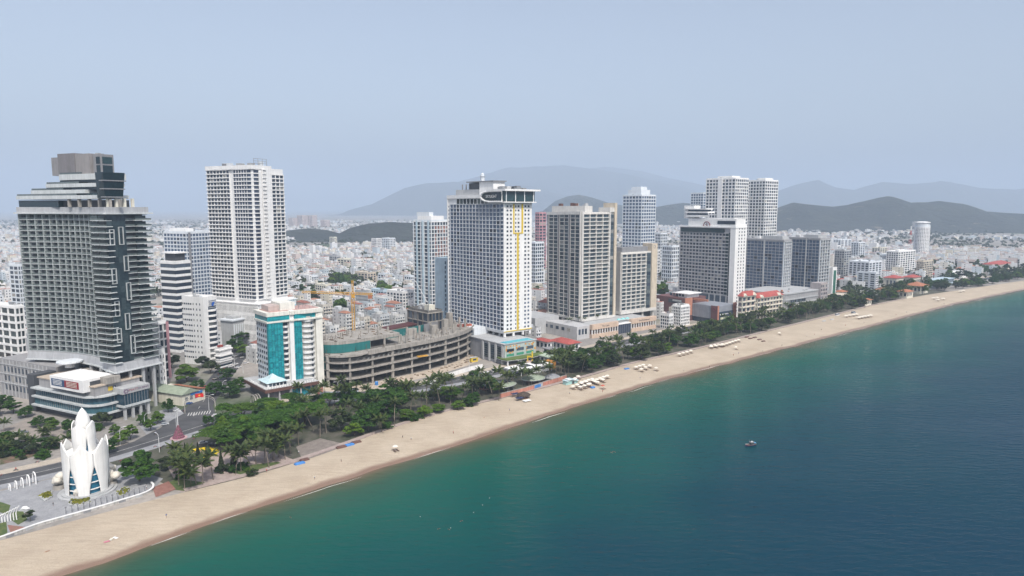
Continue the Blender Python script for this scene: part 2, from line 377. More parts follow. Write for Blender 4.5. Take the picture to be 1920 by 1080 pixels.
# ------------------------------------------------------------------ building kit
FOOT = []                                  # ground taken by named buildings, kept clear of houses
class Bld:
    """a building seen on its corner: origin at the near corner, U runs along the face on the left, V along the face on the right"""
    def __init__(s, name, label, cat, D, nx, th, group=None, base=0.0):
        s.C = (col(nx)*D, D); s.root = thing(name, label, cat, (s.C[0], s.C[1], base), group); s.b0 = base
        s.V = (math.cos(R(th)), math.sin(R(th))); s.U = (-s.V[1], s.V[0]); s.wins = []; s.cache = {}
    def w(s, u, v): return (s.C[0]+s.U[0]*u+s.V[0]*v, s.C[1]+s.U[1]*u+s.V[1]*v)
    def p(s, u, v): return (s.U[0]*u+s.V[0]*v, s.U[1]*u+s.V[1]*v)
    def u(s, x, v=0):                      # u where photo column x crosses the line v
        a = s.w(0, v); k = col(x); return (k*a[1]-a[0])/(s.U[0]-k*s.U[1])
    def v(s, x, u=0):
        a = s.w(u, 0); k = col(x); return (k*a[1]-a[0])/(s.V[0]-k*s.V[1])
    def z(s, y, u=0, v=0): return zat(y, s.w(u, v)[1])
    def foot(s, u0, u1, v0, v1, pad=4):
        c = s.w((u0+u1)/2, (v0+v1)/2); FOOT.append((c[0], c[1], s.U, s.V, abs(u1-u0)/2+pad, abs(v1-v0)/2+pad))
    def box(s, name, u0, u1, v0, v1, z0, z1, mat, parent=None, foot=False):
        q = [s.p(u0,v0), s.p(u0,v1), s.p(u1,v1), s.p(u1,v0)]
        o = obj(name, MB().prism(q, z0-s.b0, z1-s.b0), mat, parent or s.root)
        if foot: s.foot(u0, u1, v0, v1)
        return o
    def poly(s, name, uv, z0, z1, mat, parent=None, uv2=None):
        return obj(name, MB().prism([s.p(*q) for q in uv], z0-s.b0, z1-s.b0, [s.p(*q) for q in uv2] if uv2 else None), mat, parent or s.root)
    def mesh_box(s, u0, u1, v0, v1, z0, z1, mat, name):
        k = (round(u1-u0,3), round(v1-v0,3), round(z1-z0,3), mat.name, name)
        if k not in s.cache:
            a, b_ = (u1-u0)/2, (v1-v0)/2
            s.cache[k] = MB().prism([s.p(-a,-b_), s.p(-a,b_), s.p(a,b_), s.p(a,-b_)], 0, z1-z0).mesh(name, mat)
        return s.cache[k]
    def rep(s, name, u0, u1, v0, v1, z0, z1, mat, parent=None):
        "a box whose mesh is shared with its equals"
        me = s.mesh_box(u0, u1, v0, v1, z0, z1, mat, name); c = s.p((u0+u1)/2, (v0+v1)/2)
        return link(name, me, parent or s.root, (c[0], c[1], z0-s.b0))
    def slabs(s, name, u0, u1, v0, v1, zs, h, out, mat):
        for z in zs: s.rep(name, u0-out, u1+out, v0-out, v1+out, z, z+h, mat)
    def face(s, side, a0, a1, off, z0, nf, fh, nb, wfrac, wh, sill, glassm, pier=None, pierw=0, pierout=0.0, ztop=None, margin=0.0):
        """side L: along U at v=off; side R: along V at u=off. nb bays by nf floors of windows, and the piers between"""
        bw = (a1-a0-2*margin)/nb; t = 0.12
        for i in range(nb):
            c = a0+margin+(i+.5)*bw; hw = bw*wfrac/2
            for f in range(nf):
                zz = z0+f*fh+sill
                if side == 'L': s.wins.append((c-hw, c+hw, off-t, off-.02, zz, zz+wh, glassm))
                else: s.wins.append((off-t, off-.02, c-hw, c+hw, zz, zz+wh, glassm))
        if pier:
            for i in range(nb+1):
                c = a0+margin+i*bw; zt = ztop or z0+nf*fh; hw = pierw/2
                if side == 'L': s.rep('pier', c-hw, c+hw, off-pierout, off-.03, z0, zt, pier)
                else: s.rep('pier', off-pierout, off-.03, c-hw, c+hw, z0, zt, pier)
    def done(s, keep=300):
        W = s.wins
        if not W: return s
        def nearness(q):
            a = s.w((q[0]+q[1])/2, (q[2]+q[3])/2); return a[0]**2+a[1]**2+(q[4]-H)**2
        W.sort(key=nearness)
        for q in W[:keep]: s.rep('window', *q[:6], q[6])
        rest = W[keep:]
        if rest:
            mb = MB(); 
            for q in rest: mb.prism([s.p(q[0],q[2]), s.p(q[0],q[3]), s.p(q[1],q[3]), s.p(q[1],q[2])], q[4]-s.b0, q[5]-s.b0)
            tag(obj('window_rest', mb, rest[0][6], s.root), kind='stuff')
        return s
def clutter(B, u0, u1, v0, v1, z, n, seed=0, mats=None, big=1.0):
    "lift houses, tanks, cooling units on a roof"
    r = random.Random(seed); mats = mats or [ltgrey, grey, white2, steel]
    for i in range(n):
        a, c, h = r.uniform(1.2,3.5)*big, r.uniform(1.2,3.5)*big, r.uniform(1,2.6)*big
        u = r.uniform(u0+a/2, max(u0+a/2+.1, u1-a/2)); v = r.uniform(v0+c/2, max(v0+c/2+.1, v1-c/2))
        B.box(r.choice(['roof_tank','lift_house','cooling_unit']), u-a/2, u+a/2, v-c/2, v+c/2, z+.01*i, z+h, r.choice(mats))
def rails(B, u0, u1, v0, v1, z, h=1.2, mat=None):
    mat = mat or white; t = .25
    for q in ((u0,u1,v0,v0+t), (u0,u1,v1-t,v1), (u0,u0+t,v0+t,v1-t), (u1-t,u1,v0+t,v1-t)): B.box('parapet', *q, z, z+h, mat)
def text(body, size, mat, name, parent, loc, rz, tilt=90, ext=0.04):
    c = bpy.data.curves.new(name, 'FONT'); c.body = body; c.size = size; c.extrude = ext; c.align_x = 'CENTER'; c.align_y = 'CENTER'; 
    o = bpy.data.objects.new(name, c); COL.objects.link(o); me = bpy.data.meshes.new_from_object(o.evaluated_get(bpy.context.evaluated_depsgraph_get())); bpy.data.objects.remove(o); me.materials.clear(); me.materials.append(mat); me.name = name
    o = bpy.data.objects.new(name, me); COL.objects.link(o); o.parent = parent; o.location = loc; o.rotation_euler = (R(tilt), 0, rz); return o
def rz_of(B, side): return math.atan2(B.V[1], B.V[0]) if side == 'R' else math.atan2(-B.U[1], -B.U[0])
def plain_tower(name, label, D, nx, lx, rx, ytop, th, nf, nbL, nbR, wall, glassm=None, z0=0.0, cat='building', slab=True, out=0.35, sl=None, slabm=None, pw=0.6, wf=0.72, whf=0.62, group=None, zlow=None, clut=4, seed=1, pierm=None, crown=None):
    B = Bld(name, label, cat, D, nx, th, group); U = B.u(lx); V = B.v(rx); zt = B.z(ytop); glassm = glassm or win
    B.box('wall', 0, U, 0, V, 0, zt, wall, foot=True)
    zl = z0 if zlow is None else B.z(zlow); fh = (zt-1.5-zl)/nf; sl = sl or fh*.3
    if slab: B.slabs('floor_band', 0, U, 0, V, [zl+f*fh for f in range(nf+1)], sl, out, slabm or wall)
    wh = (fh-sl)*.96 if slab else fh*whf; si = sl+.02 if slab else fh*.25
    if nbL: B.face('L', 0, U, 0, zl, nf, fh, nbL, wf, wh, si, glassm, pierm or wall, pw, out-.06 if slab else .25)
    if nbR: B.face('R', 0, V, 0, zl, nf, fh, nbR, wf, wh, si, glassm, pierm or wall, pw, out-.06 if slab else .25)
    rails(B, 0, U, 0, V, zt+(0.02 if slab else 0), 1.1, wall)
    if clut: clutter(B, 2, U-2, 2, V-2, zt, clut, seed)
    if crown:
        for (a,b_,c,d,h) in crown: B.box('roof_block', a*U, b_*U, c*V, d*V, zt, zt+h, wall)
    B.size = (U, V, zt); return B

# ------------------------------------------------------------------ tall hotel with a curved balcony front (left edge)
def curved_hotel():
    B = Bld('curved_hotel_tower', 'tall hotel with curved grey-green balcony front above a glass podium, nearest the lotus tower', 'hotel', 385, 197, 64)
    L = 84; z0, z1 = 31.0, B.z(403); nf = 25; fh = (z1-z0)/nf; VR = 25
    def arc(n, a=0.0, b=1.0, off=0.0, sag=8.5):
        return [(L*(1-(a+(b-a)*i/n)), 4*sag*(a+(b-a)*i/n)*(1-(a+(b-a)*i/n)) - off) for i in range(n+1)]
    def plan(off): 
        q = arc(14, 0, .80, off) 
        return q + [(L*.19, 4.2-off), (0-off*.6, -off), (-off, -off*.6), (-off, VR+off), (L, VR+8), ]
    FOOT.append((B.w(44,14)[0], B.w(44,14)[1], B.U, B.V, 60, 40))
    core = obj('wall', MB().prism([B.p(*q) for q in plan(-1.6)], z0-.2, z1), dkgrey, B.root)
    slab = MB().prism([B.p(*q) for q in plan(.25)], 0, .34).mesh('floor_slab', paint('slab_edge', (0.52,0.55,0.56)))
    pts = plan(.12); rl = MB()
    for a, c in zip(pts[:-2], pts[1:-1]):
        a_, c_ = B.p(*a), B.p(*c); rl.add([(a_[0],a_[1],0),(c_[0],c_[1],0),(c_[0],c_[1],1.0),(a_[0],a_[1],1.0)], [(0,1,2,3)])
    rlm = rl.mesh('balcony_railing', railglass)
    for f in range(nf+1):
        link('floor_slab', slab, B.root, (0,0,z0+f*fh))
        if f < nf: link('balcony_railing', rlm, B.root, (0,0,z0+f*fh+.43))
    # party walls between balconies, and the window behind each balcony
    cols = arc(13, 0, .80); fin = paint('party_wall', (0.36,0.40,0.40))
    for (u, v) in cols: B.rep('party_wall', u-.32, u+.32, v-.22, v+1.9, z0, z1, fin)
    for i in range(len(cols)-1):
        a, c = cols[i], cols[i+1]; du = c[0]-a[0]; dv = c[1]-a[1]
        for f in range(nf):
            zz = z0+f*fh+.44
            mu, mv = (a[0]+c[0])/2, (a[1]+c[1])/2+1.45
            B.wins.append((mu+du*.28, mu-du*.28, mv-.1, mv, zz+.2, zz+fh-.75, wingreen))
    # corner balconies break forward and back
    bal = paint('balcony_white', (0.60,0.63,0.64)); r = random.Random(4)
    for f in range(nf):
        zz = z0+f*fh; k = (f//3) % 3
        B.rep('balcony', -2.2 + .9*k, 12, -1.6, 3.0, zz-.01, zz+.40, bal)
        B.rep('balcony_railing', -2.2+.9*k+.2, 11.8, -1.5, -1.38, zz+.41, zz+1.35, railglass)
        B.wins.append((1.0, 6.5, -.22, -.05, zz+.5, zz+fh-.5, wingreen)); B.wins.append((7.2, 14, -.22, -.05, zz+.5, zz+fh-.5, wingreen))
    slate = glass('slate_glass', [(0,(0.022,0.036,0.044)),(.4,(0.03,0.048,0.056)),(.75,(0.045,0.066,0.074))], .08)
    # side facing the sea: dark glass strip with white frames, balconies at the far end
    for f in range(nf):
        zz = z0+f*fh
        for j in range(4): B.wins.append((-.34, -.28, .4+j*2.7, 3.0+j*2.7, zz+.05, zz+fh-.08, slate))
        B.rep('balcony', -2.3, 3, 16.0+(f//3%2)*1.2, 26.5, zz-.012, zz+.39, bal)
        B.rep('balcony_railing', -2.2, -2.05, 16.2+(f//3%2)*1.2, 26.3, zz+.4, zz+1.3, railglass)
        B.wins.append((-.4, -.28, 17, 24, zz+.5, zz+fh-.5, wingreen))
    B.box('glass_strip', -.27, 1, .2, 11.2, z0, z1-.05, slate)
    frame = paint('frame_white', (0.52,0.55,0.56), 0.5)
    for i, (v, f0, n) in enumerate([(1.0,20,2.6),(6.5,20,3),(8.5,15.5,2.6),(.8,13.5,2.6),(9,10.5,3),(1.2,8,2.6),(7,5.5,2.8),(9.4,1.2,3.2),(1.4,3.5,2.4)]):
        a, c = z0+f0*fh, z0+(f0+n)*fh; m_ = MB()
        for q in ((v,v+.32,a,c), (v+2.5,v+2.82,a,c), (v+.32,v+2.5,a,a+.32), (v+.32,v+2.5,c-.32,c)):
            m_.prism([B.p(-1.1,q[0]), B.p(-1.1,q[1]), B.p(-.4,q[1]), B.p(-.4,q[0])], q[2], q[3])
        obj('window_frame', m_, frame, B.root)
    # cornice over the open floor, columns, lobby glass
    cor = paint('cornice_grey', (0.42,0.43,0.45))
    obj('cornice', MB().prism([B.p(*q) for q in plan(1.8)], z0-4.6, z0-.25, [B.p(*q) for q in plan(1.0)]), cor, B.root)
    obj('cornice_lip', MB().prism([B.p(*q) for q in plan(2.6)], z0-5.3, z0-4.62), bal, B.root)
    obj('lobby_wall', MB().prism([B.p(*q) for q in plan(-5)], 0, z0-5.32), paint('lobby_dark', (0.02,0.025,0.03), .3), B.root)
    for (u, v) in [(-.5,.5),(-.5,8),(-.5,16),(-.5,23),(9,.5),(20,4),(34,7),(50,8),(66,6),(82,2)]:
        B.rep('column', u-.7, u+.7, v-.7, v+.7, 0, z0-5.33, ltgrey)
    for i, (u, v) in enumerate(arc(16, .02, .85, -4.6)):
        B.wins.append((u-2.2, u+2.2, v-.2, v, 17, 25, dkteal))
    # crown: cornice, setback glass floors, white terraces, leaning glass box, concrete core
    obj('roof_cornice', MB().prism([B.p(*q) for q in plan(2.6)], z1+.43, z1+1.2), bal, B.root)
    obj('parapet', MB().prism([B.p(*q) for q in plan(.8)], z1+1.21, z1+4.4), cor, B.root)
    X = lambda x, v=6: B.u(x, v)
    zz = lambda y: B.z(y, 30, 6)
    B.box('top_floor_glass', X(110), X(36), 6, 24, z1+4.4, zz(375), dkteal)
    B.box('dark_recess', X(188), X(110)-.1, 9, 24, z1+4.4, zz(375), dkgrey)
    for i in range(6): B.rep('column', X(225-i*19)-.7, X(225-i*19)+.7, 5.5, 7, z1+4.4, zz(374), concrete)
    tr = [(185,32,373,366,5), (161,60,362,355,8), (191,89,350,343,9), (198,115,336,325,10)]
    for (xa, xb, ya, yb, vv) in tr:
        B.box('terrace', X(xa,vv), X(xb,vv), vv, 24, zz(ya), zz(yb), bal)
        B.box('terrace_railing', X(xa-40,vv)+.5, X(xb,vv)-.5, vv+.3, vv+.45, zz(yb), zz(yb)+1.1, railglass)
    for (xa, xb, ya, yb, vv) in [(188,62,366,362,10), (192,90,355,350,11), (196,116,343,336,12)]:
        B.box('setback_glass', X(xa,vv), X(xb,vv), vv, 24, zz(ya)+.01, zz(yb)-.01, dkteal)
    un = B.u(198, 3); vr = B.v(232, un); ul = B.u(184, 3)
    q0 = [(un,3),(un,vr),(ul,vr+4),(ul,3)]; q1 = [(un-1.0,2),(un-1.6,B.v(238,un-1.6)),(ul,vr+5),(ul,2.5)]
    B.poly('glass_box', q0, zz(372), zz(325), dkteal, uv2=q1)
    for i in range(4): B.rep('column', un+1, un+2.4, 5+i*5, 6.4+i*5, z1+4.4, zz(372.2), cream)
    for k in range(3): B.poly('glass_box_band', [(un-.5-k*.35,2.6-k*.3),(un-.6-k*.5,vr+.3+k*.6),(un+3,vr+.3+k*.6),(un+3,2.6-k*.3)], zz(371-k*15), zz(371-k*15)+.6, grey)
    B.box('concrete_core', X(165,14), X(103,14), 14, 26, zz(326), zz(290), paint('core_grey', (0.27,0.265,0.275)))
    B.box('lift_house', X(146,12), X(115,12), 12, 24, zz(330), zz(284), paint('core_grey2', (0.21,0.20,0.21)))
    B.box('concrete_core', X(182,15), X(154,15), 12.5, 23, zz(326), zz(286), paint('core_grey3',(0.30,0.285,0.285)))
    B.box('stair_glass', B.u(219,21), X(184,14), 13, 21, zz(328), zz(288), paint('core_grey', (0,0,0)))
    us = B.u(219,21)
    for (ya, yb) in [(306,293),(324,309)]:
        B.rep('window', us+.5, X(186,12.8), 12.8, 12.95, zz(ya), zz(yb), dkteal); B.rep('window', us-.2, us-.05, 14, 20, zz(ya), zz(yb), dkteal)
    clutter(B, X(205,16), X(108,16), 15, 20, zz(289), 4, 3, [grey, ltgrey], .8)
    B.done()
    return B
HOTEL = curved_hotel()

def hotel_podium():
    B = HOTEL; P = Bld('hotel_podium', 'grey podium with rounded blue glass floors and billboards below the curved hotel tower', 'building', 368, 150, 64)
    gl = glass('podium_glass', [(0,(0.02,0.05,0.075)),(0.4,(0.035,0.085,0.115)),(0.8,(0.05,0.12,0.15))], 0.07)
    stone = paint('podium_stone', (0.33,0.325,0.33))
    def rnd_plan(L, W, r=9, off=0.0):
        q = [(L, -off), (r*1.2, -off)]
        for i in range(1,7):
            a = math.pi/2*i/7; q.append((r*1.2-(r*1.2+off)*math.sin(a), r-(r+off)*math.cos(a)))
        return q + [(-off, r), (-off, W), (L, W)]
    P.foot(0, 120, 0, 50, 8)
    levels = [(0, 4.6, 3.0, dkgrey, 'shop_front'), (5.4, 9.6, 0, gl, 'curved_glass'), (10.6, 14.6, 0.8, gl, 'curved_glass')]
    for (a, c, inn, mt, nm) in levels: P.poly(nm, rnd_plan(56, 30, 9, -inn), a, c, mt)
    for a, o_ in ((4.62,1.6), (9.62,1.2), (14.62,1.4)): P.poly('canopy_slab', rnd_plan(57, 31, 9, o_), a, a+.9, paint('slab_edge',(0,0,0)))
    for lv in (5.4, 10.6):
        for i in range(20):
            u = 12+i*2; P.rep('mullion', u-.09, u+.09, -.14 if lv < 6 else .66, -.02 if lv < 6 else .78, lv+.02, lv+4.15, grey)
        for i in range(3): P.rep('mullion', -.14 if lv < 6 else .66, -.02 if lv < 6 else .78, 10+i*2, 10.18+i*2, lv+.02, lv+4.15, grey)
    P.box('upper_wall', 2, 54, 2, 29, 15.53, 20.6, stone)
    for i in range(3): P.box('window', 10+i*9, 17+i*9, 1.8, 1.95, 15.9, 19.6, dkgrey)
    P.box('roof_deck', 1.5, 55, 1.5, 30.5, 20.61, 21.3, paint('tan_deck', (0.50,0.42,0.34)))
    # billboard box
    P.box('billboard_box', 6, 36, -2, 16, 18.0, 25, white)
    P.box('billboard', 22.5, 34.5, -2.2, -2.05, 19.6, 23.6, paint('billboard_blue',(0.03,0.08,0.18),.4))
    P.box('billboard', 9.5, 22.3, -2.2, -2.05, 19.6, 23.6, paint('billboard_red',(0.28,0.02,0.03),.4))
    P.box('billboard', 5.8, 5.95, 2, 11, 19.6, 23.6, dkgrey)
    for i in range(4):
        P.rep('billboard_lettering', 24.5, 33, -2.26, -2.21, 20.3+i*.8, 20.6+i*.8, white); P.rep('billboard_lettering', 11, 20.5, -2.26, -2.21, 20.3+i*.8, 20.6+i*.8, cream)
    P.box('roof_block', 0, 6, 8, 16, 21.3, 25, concrete)
    # wing at the right with the sign band, on tall columns
    P.box('wing_glass', -6, 10, 13, 28.5, 8.5, 15.0, gl)
    for i in range(9): P.rep('mullion', -6.15, -6.01, 13.6+i*1.75, 13.8+i*1.75, 8.52, 14.98, grey)
    P.box('wing_band', -6.6, 10, 12.4, 29.1, 7.2, 8.48, paint('slab_edge',(0,0,0)))
    P.box('sign_band', -6.6, 12, 12.4, 29.1, 15.02, 18.2, ltgrey)
    for i in range(4): P.rep('column', -5.6, -4.3, 13.4+i*4.8, 14.7+i*4.8, 0, 7.18, ltgrey)
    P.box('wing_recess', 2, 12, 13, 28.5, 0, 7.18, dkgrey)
    red = paint('sign_red', (0.40,0.10,0.13), .5); plum = paint('sign_plum', (0.20,0.12,0.20), .5)
    for tx, v_, mt, sz in (('PYATT', 18.8, red, 1.9), ('DE BENES', 25, plum, 1.5)):
        c = P.p(-6.68, v_); text(tx, sz, mt, 'sign_lettering', P.root, (c[0], c[1], 16.6), rz_of(P,'R'))
    fl = MB()
    for k in range(6):
        a_ = k*math.pi/3; q = [P.p(-6.7, 14.3+1.1*math.cos(a_)+.5*math.cos(j*math.pi/3)) for j in range(6)]
        fl.add([(*q[j], 16.6+1.0*math.sin(a_)+.5*math.sin(j*math.pi/3)) for j in range(6)], [tuple(range(6))])
    obj('flower_emblem', fl, plum, P.root)
    P.box('round_badge', 1.75, 1.95, 9.6, 12.2, 17.0, 19.4, yellow); P.box('letter_plate', 1.8, 1.95, 12.3, 14.2, 17.0, 19.4, navy)
    c = P.p(1.72, 13.2); text('B', 2.0, white, 'sign_lettering', P.root, (c[0], c[1], 18.2), rz_of(P,'R'))
    # grey blocks on the left
    P.box('side_block', 57.1, 118, 14, 60, 0, 24, stone)
    P.box('side_block', 57.2, 64, 1, 13.9, 0, 22, dkgrey)
    P.box('side_block', 62, 124, 34, 70, 24.02, 33, ltgrey)
    for i in range(12):
        for zz_ in (4,10,16): P.rep('window', 68+i*3.9, 69.7+i*3.9, 13.85, 13.98, zz_, zz_+3.2, win)
    for i in range(13): P.rep('panel_fin', 66.6+i*3.9, 67.0+i*3.9, 13.6, 13.99, 0, 23.5, ltgrey)
    for zz_ in (8.2, 14.2, 20.4): P.box('ledge', 64.1, 118, 13.5, 13.97, zz_, zz_+.5, ltgrey)
    for i in range(6): P.rep('window', 66+i*8, 71+i*8, 33.8, 33.96, 27, 31, dkgrey)
    obj('round_roof_disc', MB().lathe([(2.6,24.02),(2.6,26.2),(7,27.2),(7,28.0),(6.2,28.2),(1,28.3)], 28, *P.p(50, 18)), white2, P.root)
    clutter(P, 12, 50, 17, 29, 21.3, 8, 9, [concrete, ltgrey, white2])
    P.done()
hotel_podium()

# ------------------------------------------------------------------ tall white apartment tower
def white_tower():
    B = Bld('white_apartment_tower', 'tall white apartment tower with dark blue balconies, second tower from the left', 'tower', 600, 474, 64)
    zt = B.z(309); zl = B.z(563); nf = 33; fh = (zt-4-zl)/nf
    U = B.u(390); u1 = B.u(440); u2 = B.u(432); V = B.v(499); g2 = win
    dk = glass('dusk_blue_glass', [(0,(0.036,0.048,0.08)),(0.45,(0.055,0.07,0.108)),(0.8,(0.085,0.105,0.14)),(.95,(0.22,0.23,0.24))])
    B.box('wall', 0.4, U, 1, 24, 0, zt, white, foot=True); B.foot(0, U, 0, 45)
    VR = B.v(533, 5); B.box('wall', 5, U-6, 24.02, VR, 0, B.z(318, 5, VR), white)
    zs = [zl+f*fh for f in range(nf+1)]
    # three stacks of slabs: left, rounded middle, and the set-back right wing
    for z in zs:
        B.rep('floor_band', u2, U+.6, -.4, 10, z, z+.85, white)
    rp = [(u1,-.4),(4,-.4)]+[(4-4.6*math.sin(a),4.2-4.6*math.cos(a)) for a in [math.pi/2*i/5 for i in range(1,5)]]+[(-.6,4.2),(-.6,8),(u1,8)]
    me = MB().prism([B.p(*q) for q in rp], 0, .85).mesh('floor_band', white)
    for z in zs: link('floor_band', me, B.root, (0,0,z))
    me2 = MB().prism([B.p(*q) for q in [(u1,.3),(4,.3)]+[(4-3.9*math.sin(a),4.2-3.9*math.cos(a)) for a in [math.pi/2*i/5 for i in range(1,5)]]+[(.1,4.2),(.1,8),(u1,8)]], 0, fh-.87).mesh('bow_window', dk)
    for z in zs[:-1]: link('bow_window', me2, B.root, (0,0,z+.86))
    B.face('L', u2, U, 1, zl, nf, fh, 7, .86, fh-.95, .88, dk, white, .3, .8)
    for i in range(6): c = 6+(u1-6)*i/5; B.rep('pier', c-.12, c+.12, -.1, .28, zl, zt-4, white)
    B.box('pier', -.75, 1, 8.0, 10.5, zl, zt-3.9, white)
    for z in zs: B.rep('balcony', -2.0, .38, 11.2, V, z-.01, z+.84, white)
    B.face('R', 11.2, V, .4, zl, nf, fh, 5, .8, fh-1.0, .9, win, white, .4, 1.9)
    for z in zs[:-1]: B.rep('floor_band', 4.2, 6, 24.04, VR+.3, z, z+.9, white)
    B.face('R', V*.85, VR, 5, zl, nf-1, fh, 6, .8, fh-1.05, .93, win, white, .5, .6)
    B.box('roof_band', -.8, U+.7, -.6, V+.4, zt-3.5, zt, white)
    clutter(B, 4, U-4, 4, 22, zt, 8, 5, [white2, ltgrey, grey], 1.5)
    m_ = MB()
    for i in range(4): m_.tube([(*B.p(3,6+i*5),zt),(*B.p(3,6+i*5),zt+6)], .2, 4)
    for k in (2,4,6): m_.tube([(*B.p(3,6),zt+k),(*B.p(3,21),zt+k)], .15, 4)
    obj('sign_frame', m_, steel, B.root)
    # podium of vertical fins
    B.box('podium', -6, U+6, -4, 42, 0, zl-3.4, white2)
    B.box('podium_roof', -7, U+7, -5, 43, zl-3.4, zl-2.6, white)
    for i in range(44): u = -5.5+i*(U+11)/43; B.rep('fin', u-.2, u+.2, -4.9, -4.03, 2, zl-3.42, white)
    for i in range(20): v = -3+i*2.3; B.rep('fin', -6.9, -6.03, v-.2, v+.2, 2, zl-3.42, white)
    for k in range(4): B.box('podium_glass', -5.5+k*.01, U+5.5, -4.2, -4.02, 4+k*8, 9+k*8, win)
    B.box('pool_terrace', -16, -6, 20, 46, 0, zl-8, white2); B.box('pool', -14.5, -8, 22, 42, zl-8, zl-7.8, poolwater)
    B.done()
white_tower()

# ------------------------------------------------------------------ buildings between the two towers
B = plain_tower('apartment_block', 'pale apartment block with stepped roof behind the dark-banded office block', 700, 346, 304, 398, 436, 64, 24, 7, 9, white2, winblue, pw=.5)
B.box('pier', -.5, .6, 2, 5, 0, B.size[2], grey); B.box('roof_block', 6, B.size[0]-4, 4, 14, B.size[2], B.size[2]+4, white); B.done()
B = plain_tower('banded_office_block', 'office block with black and white horizontal bands left of the white apartment tower', 560, 322, 295, 350, 492, 64, 14, 0, 0, white, slab=True, out=.5, sl=2.1, seed=8)
z_ = B.size[2]; nf = 14; fh = (z_-1.5)/nf
for f in range(nf): B.rep('window_band', -.2, B.size[0]+.2, -.2, B.size[1]+.2, f*fh+2.11, (f+1)*fh-.01, win)
B.box('roof_block', 3, B.size[0]-2, 3, B.size[1]-2, z_+1.2, z_+7, dkgrey); B.box('roof_slab', 1, B.size[0], 1, B.size[1], z_+7.01, z_+8, white); B.done()
B = plain_tower('white_slab_office', 'white office slab with a blue emblem panel near its top, beside the banded office block', 512, 371, 331, 397, 560, 66, 11, 0, 0, white, slab=False, seed=4)
U_, V_, z_ = B.size; fh = z_/12.5
for f in range(11):
    for k in range(3): B.wins.append((3+k*3.4, 4+k*3.4, -.1, -.02, 5+f*fh, 6.6+f*fh, win))
    for k in range(5): B.wins.append((U_*.55+k*2.2, U_*.55+1.5+k*2.2, -.1, -.02, 5+f*fh, 6.3+f*fh, win))
for f in range(10):
    zz = 4+f*fh
    q = [(0, V_*.3)]+[(-2.4*math.sin(math.pi*i/8)-.2, V_*.3+V_*.68*i/8) for i in range(9)]+[(0, V_*.98)]
    B.poly('curved_balcony', q, zz, zz+1.3, white); B.rep('window', -.16, -.03, V_*.35, V_*.93, zz+1.4, zz+fh-.3, win)
for k in range(5): B.rep('louvre', -.5, -.02, V_*.4, V_*.95, z_-8+k*1.4, z_-7.6+k*1.4, ltgrey)
c = B.p(-.6, V_*.68)
e_ = MB(); 
for (a0,a1,b0,b1,c0,c1) in [(-1.2,.9,-.3,.5,0,1.0),(-.6,1.4,-.3,.5,1.0,2.0),(-1.4,.4,-.3,.5,-1.0,0)]: e_.prism([B.p(b0,a0),B.p(b0,a1),B.p(b1,a1+.4),B.p(b1,a0+.4)], c0, c1)
obj('emblem', e_, paint('emblem_blue',(0.02,0.12,0.5)), B.root, (c[0]*1.0, c[1]*1.0, z_-5.5))
B.done()
B = plain_tower('grey_office_house', 'low grey hall with upright fins behind the street trees', 590, 426, 403, 470, 605, 64, 3, 0, 0, ltgrey, slab=False, clut=0)
for i in range(14): B.rep('fin', -.6, -.02, 1+i*2.2, 1.5+i*2.2, 2, B.size[2]-2, white2)
B.box('roof_cap', -1.2, B.size[0]+1.2, -1.2, B.size[1]+1.2, B.size[2]+1.12, B.size[2]+2.4, white2)
B.box('roof_lantern', 3, B.size[0]-3, 3, B.size[1]-3, B.size[2]+2.41, B.size[2]+4.4, ltgrey); B.done()
B = plain_tower('terrace_house_row', 'long low white terrace building with open galleries beside the white office slab', 505, 398, 390, 421, 655, 66, 3, 0, 0, white, slab=True, out=.8, sl=.9, clut=2)
for f in range(3): B.rep('gallery_window', -.1, B.size[0], -.1, B.size[1], f*3.0+.95, f*3.0+2.6, win)
B.box('red_awning', 1, B.size[0]-1, 1, B.size[1]*.4, B.size[2]+1.2, B.size[2]+2.6, redtile); B.done()
# pink-edged balcony house right behind the curved hotel
B = plain_tower('balcony_guesthouse', 'white guesthouse with curved balconies and a red edge right of the curved hotel', 470, 283, 262, 299, 605, 64, 7, 0, 2, white, slab=True, out=.9, sl=1.1, clut=3)
B.box('red_edge', -1.0, -.92, B.size[1]-1.2, B.size[1]+.95, 0, B.size[2], pink); B.done()
B = plain_tower('arched_window_house', 'white house with small arched windows hidden behind the curved hotel', 425, 281, 255, 292, 658, 64, 6, 3, 2, white, slab=False, wf=.3, whf=.45, clut=2); B.done()
# left edge
B = plain_tower('blue_white_block', 'narrow bluish white block showing left behind the curved hotel', 620, 24, 8, 52, 497, 64, 16, 2, 6, white2, win, pw=.7); B.done()
B = plain_tower('white_balcony_block', 'white balcony block at the left picture edge with glass stair strip', 500, 12, -40, 27, 575, 64, 8, 4, 2, white, wingreen, out=.7, clut=2); B.done()

